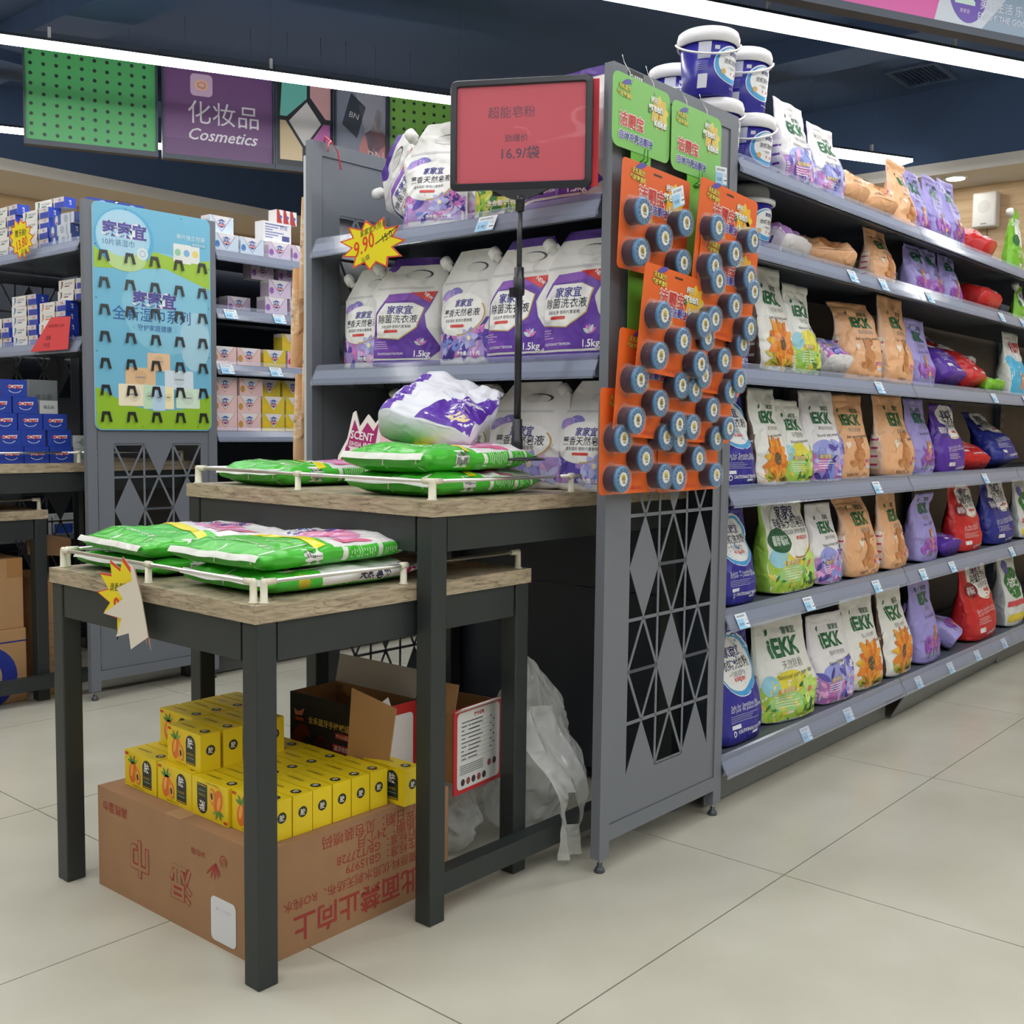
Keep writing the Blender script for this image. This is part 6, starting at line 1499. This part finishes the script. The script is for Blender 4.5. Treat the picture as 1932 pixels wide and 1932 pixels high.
# ---------------------------------------------------------------- soap boxes in the second aisle
def soapbox(col, acc):
    w, d, h = .118, .062, .075
    b = MB().box(0, 0, 0, w, d, h, (232, 228, 230)); F = lambda l: plane_fn((0, 0, 0), (1, 0, 0), (0, 0, 1), .0005 * l)
    b.flat(poly([(0, 0), (w, 0), (w, h), (w * .92, h), (w * .5, h * .14), (w * .08, h), (0, h)]), F(1), col); b.flat(poly([(w * .08, h), (w * .5, h * .14), (w * .92, h), (w * .90, h), (w * .5, h * .20), (w * .10, h)]), F(1.6), acc)
    b.flat(poly([(w * .34, h * .74), (w * .5, h * .84), (w * .66, h * .74), (w * .62, h * .48), (w * .5, h * .34), (w * .38, h * .48)]), F(2), (52, 90, 176)); b.flat(rect(w * .36, h * .44, w * .64, h * .56), F(2.6), (200, 54, 60)); b.flat(text('舒肤佳', w=w * .30, at=(w * .5, h * .66), bold=.03), F(3), WHITE); b.flat(text('safeguard', w=w * .26, at=(w * .5, h * .50), bold=.03), F(3.2), WHITE)
    b.flat(disc(w * .12, h * .38, .012, .015, 12), F(2), acc); b.flat(ring(w * .9, h * .16, .003, .0045, 12), F(2), (200, 196, 200))
    G = plane_fn((0, d, 0), (0, -1, 0), (0, 0, 1), .0005); b.flat(rect(0, 0, d, h * .8), G, tuple(int(v * .94) for v in col))
    return b.mesh('bar_soap_box', CARD)
SB_ = {'blue': soapbox((206, 222, 236), (70, 130, 200)), 'violet': soapbox((214, 198, 222), (150, 96, 180)), 'pink': soapbox((236, 200, 200), (200, 150, 70)), 'lemon': soapbox((222, 198, 60), (240, 196, 40)), 'rose': soapbox((236, 180, 196), (206, 60, 110))}
SHN = ['top', 'second', 'third', 'fourth']
S4 = [1.796, 1.556, 1.326, 1.046]
lay = {0: [('blue', 2.655, 0), ('blue', 2.652, 1), ('blue', 2.785, 0), ('violet', 2.93, 0), ('violet', 3.06, 0)],
       1: [('violet', 2.91, 0), ('violet', 2.93, 1), ('violet', 2.875, 2), ('violet', 3.045, 0), ('violet', 3.06, 1), ('violet', 3.02, 2)],
       2: [('pink', 2.64, 0), ('pink', 2.765, 0), ('lemon', 2.90, 0), ('rose', 3.03, 0), ('lemon', 3.00, 1)],
       3: [('pink', 2.642, 0), ('pink', 2.642, 1), ('pink', 2.642, 2), ('pink', 2.765, 0), ('pink', 2.765, 1), ('pink', 2.775, 2), ('lemon', 2.892, 0), ('lemon', 2.892, 1), ('lemon', 2.90, 2), ('lemon', 3.018, 0), ('lemon', 3.02, 1), ('lemon', 3.03, 2)]}
for r, L in lay.items():
    for kd, x, k in L:
        y = 3.94 + (.05 if r in (1,) and k == 2 else 0) + (.04 if (r == 3 and k == 2 and kd == 'lemon') else 0) + (.03 if r == 0 and k == 1 else 0)
        i = sorted(set(q[1] for q in L if q[2] == k)).index(x)
        tag(obj('bar_soap_box', SB_[kd], None, (x, y, S4[r] + .0005 + .0753 * k)), 'white and %s bar soap box, %s soap shelf, %s layer, %s from the left' % (kd, SHN[r], ['lowest', 'middle', 'upper'][k], ordn(i)), 'soap box', 'bar soap boxes in the second aisle')
for k, x in enumerate((2.645, 2.76)): tag(obj('bar_soap_box', SB_['blue'], None, (x - .01, 4.20, 1.5565 + (.0755 * k if k else 0)) if k == 0 else (2.635, 4.20, 1.5565 + .0755)), 'blue bar soap box deep in the second soap shelf, %s one' % ['lower', 'upper'][k], 'soap box', 'bar soap boxes in the second aisle')
for k in range(5): tag(obj('bar_soap_box', SB_['violet'], None, (2.80 + .02 * k, 4.06 + .068 * k, 1.5565)), 'violet bar soap box, receding row of the second soap shelf, %s from front' % ordn(k), 'soap box', 'bar soap boxes in the second aisle')
b = MB().box(0, 0, 0, .15, .06, .09, (232, 232, 236)); F = plane_fn((0, 0, 0), (1, 0, 0), (0, 0, 1), .0005)
for k in range(6): b.flat(rect(.01, .02 + k * .011, .05 + .03 * (k % 3), .024 + k * .011), F, (110, 120, 190))
b.flat(rect(.10, .012, .14, .035), F, (80, 86, 150)); b.flat(text('药皂', w=.04, at=(.11, .07)), F, (90, 100, 180)); b.flat(rect(.01, .078, .14, .080), F, (140, 150, 206))
o = b.build('medicine_soap_carton', CARD, None, (2.92, 3.965, 1.872)); tag(o, 'white carton with blue printing on top of the violet soap boxes', 'box')
for k in range(3):
    b = MB().box(0, 0, 0, .035, .06, .06, (232, 228, 226)); F = plane_fn((0, 0, 0), (1, 0, 0), (0, 0, 1), .0005); b.flat(poly([(0, 0), (.03, .0), (.012, .06), (0, .06)]), F, (176, 52, 58)); b.flat(disc(.022, .03, .007, None, 10), plane_fn((0, 0, 0), (1, 0, 0), (0, 0, 1), .001), (80, 100, 180))
    o = b.build('small_soap_box', CARD, None, (3.0 + .037 * k, 3.975, 1.9625)); tag(o, 'small white and red soap box on top of the blue-printed carton, %s from the left' % ordn(k), 'soap box', 'small red soap boxes')
for r, xs in ((1, (2.70, 2.95)), (2, (2.68, 2.93))):
    for k, x in enumerate(xs): ticket(x, YG2 - .0235, S4[r] - .0425, SL, 0, ['3.90', '4.90'][k], 'price ticket on the %s soap shelf edge, %s' % (SHN[r], ['left', 'right'][k]))

# ---------------------------------------------------------------- toothpaste boxes on the far left end rack
def paste_box(kind, L=.215, H=.041, D=.052):
    """long carton, front -y, right end (+x) coloured"""
    if kind == 'silver': L = .165
    b = MB().box(0, 0, 0, L, D, H, (230, 230, 228)); F = lambda l: plane_fn((0, 0, 0), (1, 0, 0), (0, 0, 1), .0005 * l)
    if kind == 'silver':
        b.flat(rect(0, 0, L, H), F(1), (196, 204, 214)); b.flat(rect(0, 0, L * .38, H), F(1.4), (54, 84, 160)); b.flat(disc(L * .18, H * .5, .012, .018, 14), F(2), (200, 206, 220)); b.flat(disc(L * .62, H * .5, .016, .015, 14), F(2), (160, 170, 186)); b.flat(text('CREST', h=.010, at=(L * .84, H * .5), rot=-1.57), F(2), (70, 84, 130)); b.flat(rect(L * .15, .006, L * .21, .014), F(2.4), (190, 60, 60))
    else:
        c = {'green': (44, 130, 84), 'blue': (50, 120, 170), 'orange': (206, 130, 50), 'brown': (110, 70, 60)}[kind]
        b.flat(poly([(.022, .008), (.034, .036), (.020, .036), (.020, .032), (.026, .032), (.016, .008)]), F(1), c); b.flat(poly([(.034, .036), (.034, .014), (.030, .014), (.030, .036)]), F(1), c)
        b.flat(text('小苏打+益生菌', w=.062, at=(.078, .026)), F(1), (110, 114, 118)); b.flat(rect(.048, .014, .085, .018), F(1), c)
        b.flat(rect(L * .68, 0, L, H * .55), F(1), (48, 70, 170)); b.flat(rect(L * .68, H * .55, L, H), F(1), (206, 208, 216)); b.flat(text('舒客', w=.02, at=(L * .86, H * .75), bold=.03), F(2), (222, 120, 80))
        b.flat(disc(L * .62, H * .72, .007, .010, 12), F(2), (60, 50, 60)); b.flat(disc(L * .625, H * .72, .0045, .006, 10), F(2.4), (222, 186, 166)); b.flat(poly([(L * .58, 0), (L * .66, 0), (L * .65, H * .52), (L * .60, H * .52)]), F(2), (50, 50, 84))
    G = plane_fn((L, 0, 0), (0, 1, 0), (0, 0, 1), .0005); b.flat(rect(0, 0, D, H), G, (40, 70, 190) if kind != 'silver' else (70, 90, 150)); b.flat(text('舒客', h=.010, at=(D * .5, H * .5), rot=-1.57, bold=.02), plane_fn((L, 0, 0), (0, 1, 0), (0, 0, 1), .001), WHITE)
    return b.mesh('toothpaste_box', CARD)
TP = {k: paste_box(k) for k in ('green', 'blue', 'orange', 'brown', 'silver')}
tpn = [0]
def paste(kind, x, yl, z, label, rz=0.0):
    """front towards -x, yl = y of the box's left end"""
    o = obj('toothpaste_box', TP[kind], None, (x, yl, z), (0, 0, -math.pi / 2 + rz)); tag(o, label, 'toothpaste', 'toothpaste boxes on the far left end rack'); return o
LV = ['lowest', 'second', 'third', 'fourth', 'fifth']
zA2 = 1.7605; zB2 = 1.3855
for c, (kd, yl, n) in enumerate((('green', 4.735, 5), ('green', 4.470, 4), ('silver', 4.235, 3))):
    for k in range(n):
        paste(kd, 2.10 + R.uniform(0, .006), yl + R.uniform(-.012, .012) * (k > 0), zA2 + .0413 * k, '%s toothpaste box, upper shelf, %s in the %s stack from left' % (['white and blue', 'white and blue', 'silver and blue'][c], LV[k], ordn(c)), R.uniform(-.03, .03) if k else 0)
paste('green', 2.135, 4.43, zA2 + .0413 * 4, 'white and blue toothpaste box lying on the top of the middle stack, upper shelf', .06)
for c, (kd, yl, n) in enumerate((('blue', 4.815, 3), ('blue', 4.585, 5), ('orange', 4.345, 4), ('brown', 4.235, 2))):
    for k in range(n):
        z = zB2 + .0413 * (k if c < 3 else k + 4)
        paste(kd, 2.10 + R.uniform(0, .006) + (.02 if c == 3 else 0), yl + R.uniform(-.01, .01) * (k > 0), z, 'white toothpaste box with %s arrow, lower shelf, %s in its stack' % (['a blue', 'a blue', 'an orange', 'a brown'][c], LV[k]) if c else 'toothpaste box at the left picture edge, lower shelf, %s in its stack' % LV[k], R.uniform(-.03, .03) if k else 0)
# blue boxes seen above the hook board
for k in range(2):
    b = MB().box(0, 0, 0, .11, .05, .045, (48, 78, 176)); b.flat(disc(.055, .022, .022, .018, 14), plane_fn((0, 0, 0), (1, 0, 0), (0, 0, 1), .0005), (200, 206, 230)); b.flat(text('佳洁士', w=.03, at=(.055, .022)), plane_fn((0, 0, 0), (1, 0, 0), (0, 0, 1), .001), (200, 60, 60))
    o = b.build('toothpaste_box', CARD, None, (2.15 + .125 * k, 4.02, zA2 + .135)); tag(o, 'blue toothpaste box peeping over the top of the hook board, %s' % ['left', 'right'][k], 'toothpaste', 'blue boxes above the hook board')
    b = MB().box(0, 0, 0, .11, .05, .133, (206, 212, 222)); o = b.build('toothpaste_carton', CARD, None, (2.15 + .125 * k, 4.02, zA2)); tag(o, 'pale carton hidden behind the end panel, under the %s blue box' % ['left', 'right'][k], 'box', 'cartons behind the end panel')
# red price card and burst
b = MB(); b.add([(0, 0, 0), (.305, 0, 0), (.305, .0, .125), (.15, .0, .13)], [(0, 1, 2, 3)], (214, 66, 70)); b.add([(0, .0008, 0), (.305, .0008, 0), (.305, .0008, .125), (.15, .0008, .13)], [(3, 2, 1, 0)], (206, 60, 66))
F = plane_fn((0, 0, 0), (1, 0, 0), (0, 0, 1), .0005); b.flat(text('150克牙膏第二支半价', w=.13, at=(.20, .095), rot=-.03), F, (130, 40, 50)); b.flat(text('劲爆', w=.04, at=(.14, .05)), F, (130, 40, 50)); b.flat(text('7.9/支', w=.06, at=(.13, .022)), F, (130, 40, 50))
o = b.build('price_card', PAPER, None, (2.036, 4.292, 1.350), (-.1, 0, -math.pi / 2)); tag(o, 'red price card leaning on the lower toothpaste shelf edge', 'price card')
def dr3(b, f): b.flat(text('赠牙刷!', w=.10, at=(0, .022), shear=.2), f, (50, 50, 40)); b.flat(text('13.80', w=.10, at=(0, -.018), bold=.01, shear=.25, rot=.15), f, (222, 70, 40)); b.flat(text('元/支', w=.05, at=(.012, -.05)), f, (60, 60, 40))
star('price_burst', 'yellow price burst reading 13.80 on the upper toothpaste shelf', burst(13, .078, .104, rb, 1.0, .78), (2.022, 4.318, 1.795), (0, -1, 0), (-.1, 0, 1), dr3)

# ---------------------------------------------------------------- blue boxes on the far left tall table
def crest():
    w, d, h = .092, .05, .062
    b = MB().box(0, 0, 0, w, d, h, (36, 66, 168)); F = lambda l: plane_fn((0, 0, 0), (1, 0, 0), (0, 0, 1), .0005 * l)
    b.flat(poly([(w * .18, h * .58), (w * .26, h * .68), (w * .84, h * .70), (w * .80, h * .48), (w * .26, h * .48)]), F(1), (226, 230, 240)); b.flat(text('Crest', w=w * .5, at=(w * .54, h * .59), bold=.03, shear=.2), F(2), (190, 40, 50)); b.flat(disc(w * .24, h * .58, .005, .004, 10), F(2), (206, 50, 50))
    b.flat(ring(w * .5, h * .52, w * .27, w * .30, 14, -2.6, -.54, sy=.72), F(1), (222, 228, 240))
    return b.mesh('whitening_toothpaste_box', CARD)
CR = crest(); cn = 0
zz = ZB + .0006
for lv, xs in enumerate(((1.70, 1.795, 1.89, 1.985), (1.69, 1.785, 1.882, 1.98), (1.68, 1.775, 1.87, 1.968), (1.66, 1.755, 1.85), (1.69, 1.815))):
    for k, x in enumerate(xs):
        o = obj('whitening_toothpaste_box', CR, None, (x + R.uniform(-.003, .003), 4.045 + R.uniform(0, .006) + .002 * lv, zz + .0624 * lv), (0, 0, R.uniform(-.02, .02)))
        tag(o, 'blue toothpaste box with white smile, far left table, %s layer, %s from the left' % (LV[lv], ordn(k)), 'toothpaste', 'blue smile toothpaste boxes on the far left table')
for k in range(2):
    b = MB().box(0, 0, 0, .085, .05, .052, (196, 204, 202)); F = plane_fn((0, 0, 0), (1, 0, 0), (0, 0, 1), .0005); b.flat(disc(.035, .026, .008, .016, 12), F, (150, 170, 150)); b.flat(rect(.066, .004, .08, .048), F, (226, 170, 60)); b.flat(text('牙膏', w=.02, at=(.02, .026)), F, (120, 140, 140))
    o = b.build('toothpaste_box', CARD, None, (2.083, 4.05, zz + .0525 * k)); tag(o, 'pale grey toothpaste box beside the blue stack, %s one' % ['lower', 'upper'][k], 'toothpaste', 'pale grey boxes on the far left table')
for k, (x, z, w, h) in enumerate(((1.945, .187, .11, .13), (1.955, .187, .07, .05))):
    b = MB().box(0, 0, 0, w, .05, h, (120, 126, 128) if k == 0 else (186, 192, 192)); F = plane_fn((0, 0, 0), (1, 0, 0), (0, 0, 1), .0005); b.flat(text('赠品装', w=w * .6, at=(w * .5, h * .5)), F, (70, 74, 78))
    o = b.build('gift_carton', CARD, None, (x, 4.055 + .06 * (1 - k), zz + z)); tag(o, ['dark grey gift carton standing on the blue toothpaste boxes', 'small pale gift carton in front of the dark grey one'][k], 'box')

# cartons under the far left tables
def brown(x0, y0, z0, x1, y1, z1, label, blue=False):
    t = empty('shipping_carton', (x0, y0, z0)); tag(t, label, 'box', 'shipping cartons under the far left tables')
    p = MB().box(0, 0, 0, x1 - x0, y1 - y0, z1 - z0, (182, 142, 98)); F = plane_fn((0, 0, 0), (1, 0, 0), (0, 0, 1), .0006); L = x1 - x0; H = z1 - z0
    if blue:
        p.flat(rect(0, H * .82, L, H * .84), F, (40, 50, 130)); p.flat(disc(L * .62, H * .38, .135, .125, 30), F, (34, 52, 150)); p.flat(ring(L * .60, H * .38, .078, .086, 30), plane_fn((0, 0, 0), (1, 0, 0), (0, 0, 1), .001), (190, 160, 120))
    else:
        for k in range(6): p.flat(text(['产品名称：牙膏', '规格：120克x36', '生产商：日化用品', '上海市奉贤区', '地址：工业园区', '江苏'][k], w=L * (.5 - .05 * (k % 3)), at=(L * .50, H * (.62 - .07 * k))), F, (110, 84, 62))
        p.flat(rect(L * .86, H * .72, L, H), F, (170, 122, 72))
    bevel(p.build('carton_body', CARTON, t), .004)
brown(1.45, 4.10, .0, 1.905, 4.40, .285, 'brown shipping carton with a big blue roundel on the floor, far left', True)
brown(1.47, 4.11, .286, 1.900, 4.38, .555, 'brown shipping carton with small printed lines, on top of the blue roundel carton')
brown(1.97, 4.12, .0, 2.085, 4.45, .46, 'tall brown carton standing behind the table leg at far left')
fl = MB(); fl.prism([(0, 0), (.17, -.02), (.175, .05), (0, .09)], lambda x, y, d=0.0: Vector((1.92 + x, 4.10 + d + y * .2, .565 + y)), .004, (128, 94, 62)); o = fl.build('carton_flap', CARTON); tag(o, 'loose brown cardboard flap sticking up behind the far left carton', 'cardboard')

# goods glimpsed through the far cut-outs: a dark shelf unit with toothpaste cartons
fs_ = empty('shelf_unit', (2.15, 5.35, 0)); tag(fs_, 'dark shelf unit glimpsed through the far end rack cut-outs', 'shelving')
MB().box(0, .40, 0, 2.0, .43, 1.86, DARK).build('back_panel', PAINT, fs_)
for x in (0, 1.97): MB().box(x, .37, 0, x + .03, .399, 1.86, GREY2).build('upright', PAINT, fs_)
for r, z in enumerate((.10, .50, .985, 1.42)):
    MB().box(0.031, .03, z - .03, 1.969, .369, z, (120, 124, 130)).build('shelf', PAINT, fs_)
    for k in range(8):
        if r == 3 and k > 5: continue
        b = MB().box(0, 0, 0, .22, .06, .10 if r % 2 else .16, (226, 230, 234)); F = plane_fn((0, 0, 0), (1, 0, 0), (0, 0, 1), .0005); c = [(50, 90, 190), (70, 150, 210), (90, 160, 90)][(k + r) % 3]
        b.flat(rect(0, 0, .10, .05), F, c); b.flat(text('Crest', w=.07, at=(.12, .035), bold=.03), plane_fn((0, 0, 0), (1, 0, 0), (0, 0, 1), .001), (60, 70, 160)); b.flat(disc(.17, .06, .02, None, 12), F, (200, 214, 230))
        o = b.build('toothpaste_carton', CARD, None, (2.20 + .235 * k, 5.41, z + .0005)); tag(o, 'pale toothpaste carton on the dark far shelf unit, %s shelf, %s from the left' % (['lowest', 'second', 'third', 'top'][r], ordn(k)), 'box', 'cartons beyond the far rack')
# red ribbon tied on the near rack's far post
rb2 = MB().tube([(2.105, 2.560, 1.9065), (2.09, 2.54, 1.915), (2.12, 2.548, 1.907), (2.14, 2.54, 1.88), (2.15, 2.538, 1.83)], .0028, 6, (226, 90, 104)); rb2.tube([(2.12, 2.548, 1.909), (2.10, 2.535, 1.895), (2.095, 2.532, 1.872)], .0026, 6, (226, 90, 104)); o = rb2.build('ribbon', PLAST); tag(o, 'pink-red plastic string tied on the top rail of the near end rack', 'string')

lt = MB().box(2.118, 1.4838, 1.868, 2.178, 1.4848, 1.902, (24, 24, 26)); F = plane_fn((2.118, 1.4838, 1.868), (1, 0, 0), (0, 0, 1), .0004)
lt.flat(ring(.012, .017, .004, .007, 14), F, (220, 220, 220))
for k in range(4): lt.flat(rect(.022 + .009 * k, .010, .029 + .009 * k, .024), F, (214, 214, 214))
o = lt.build('name_plate', CARD); tag(o, 'small black name plate on the top rail of the near end panel', 'plate')
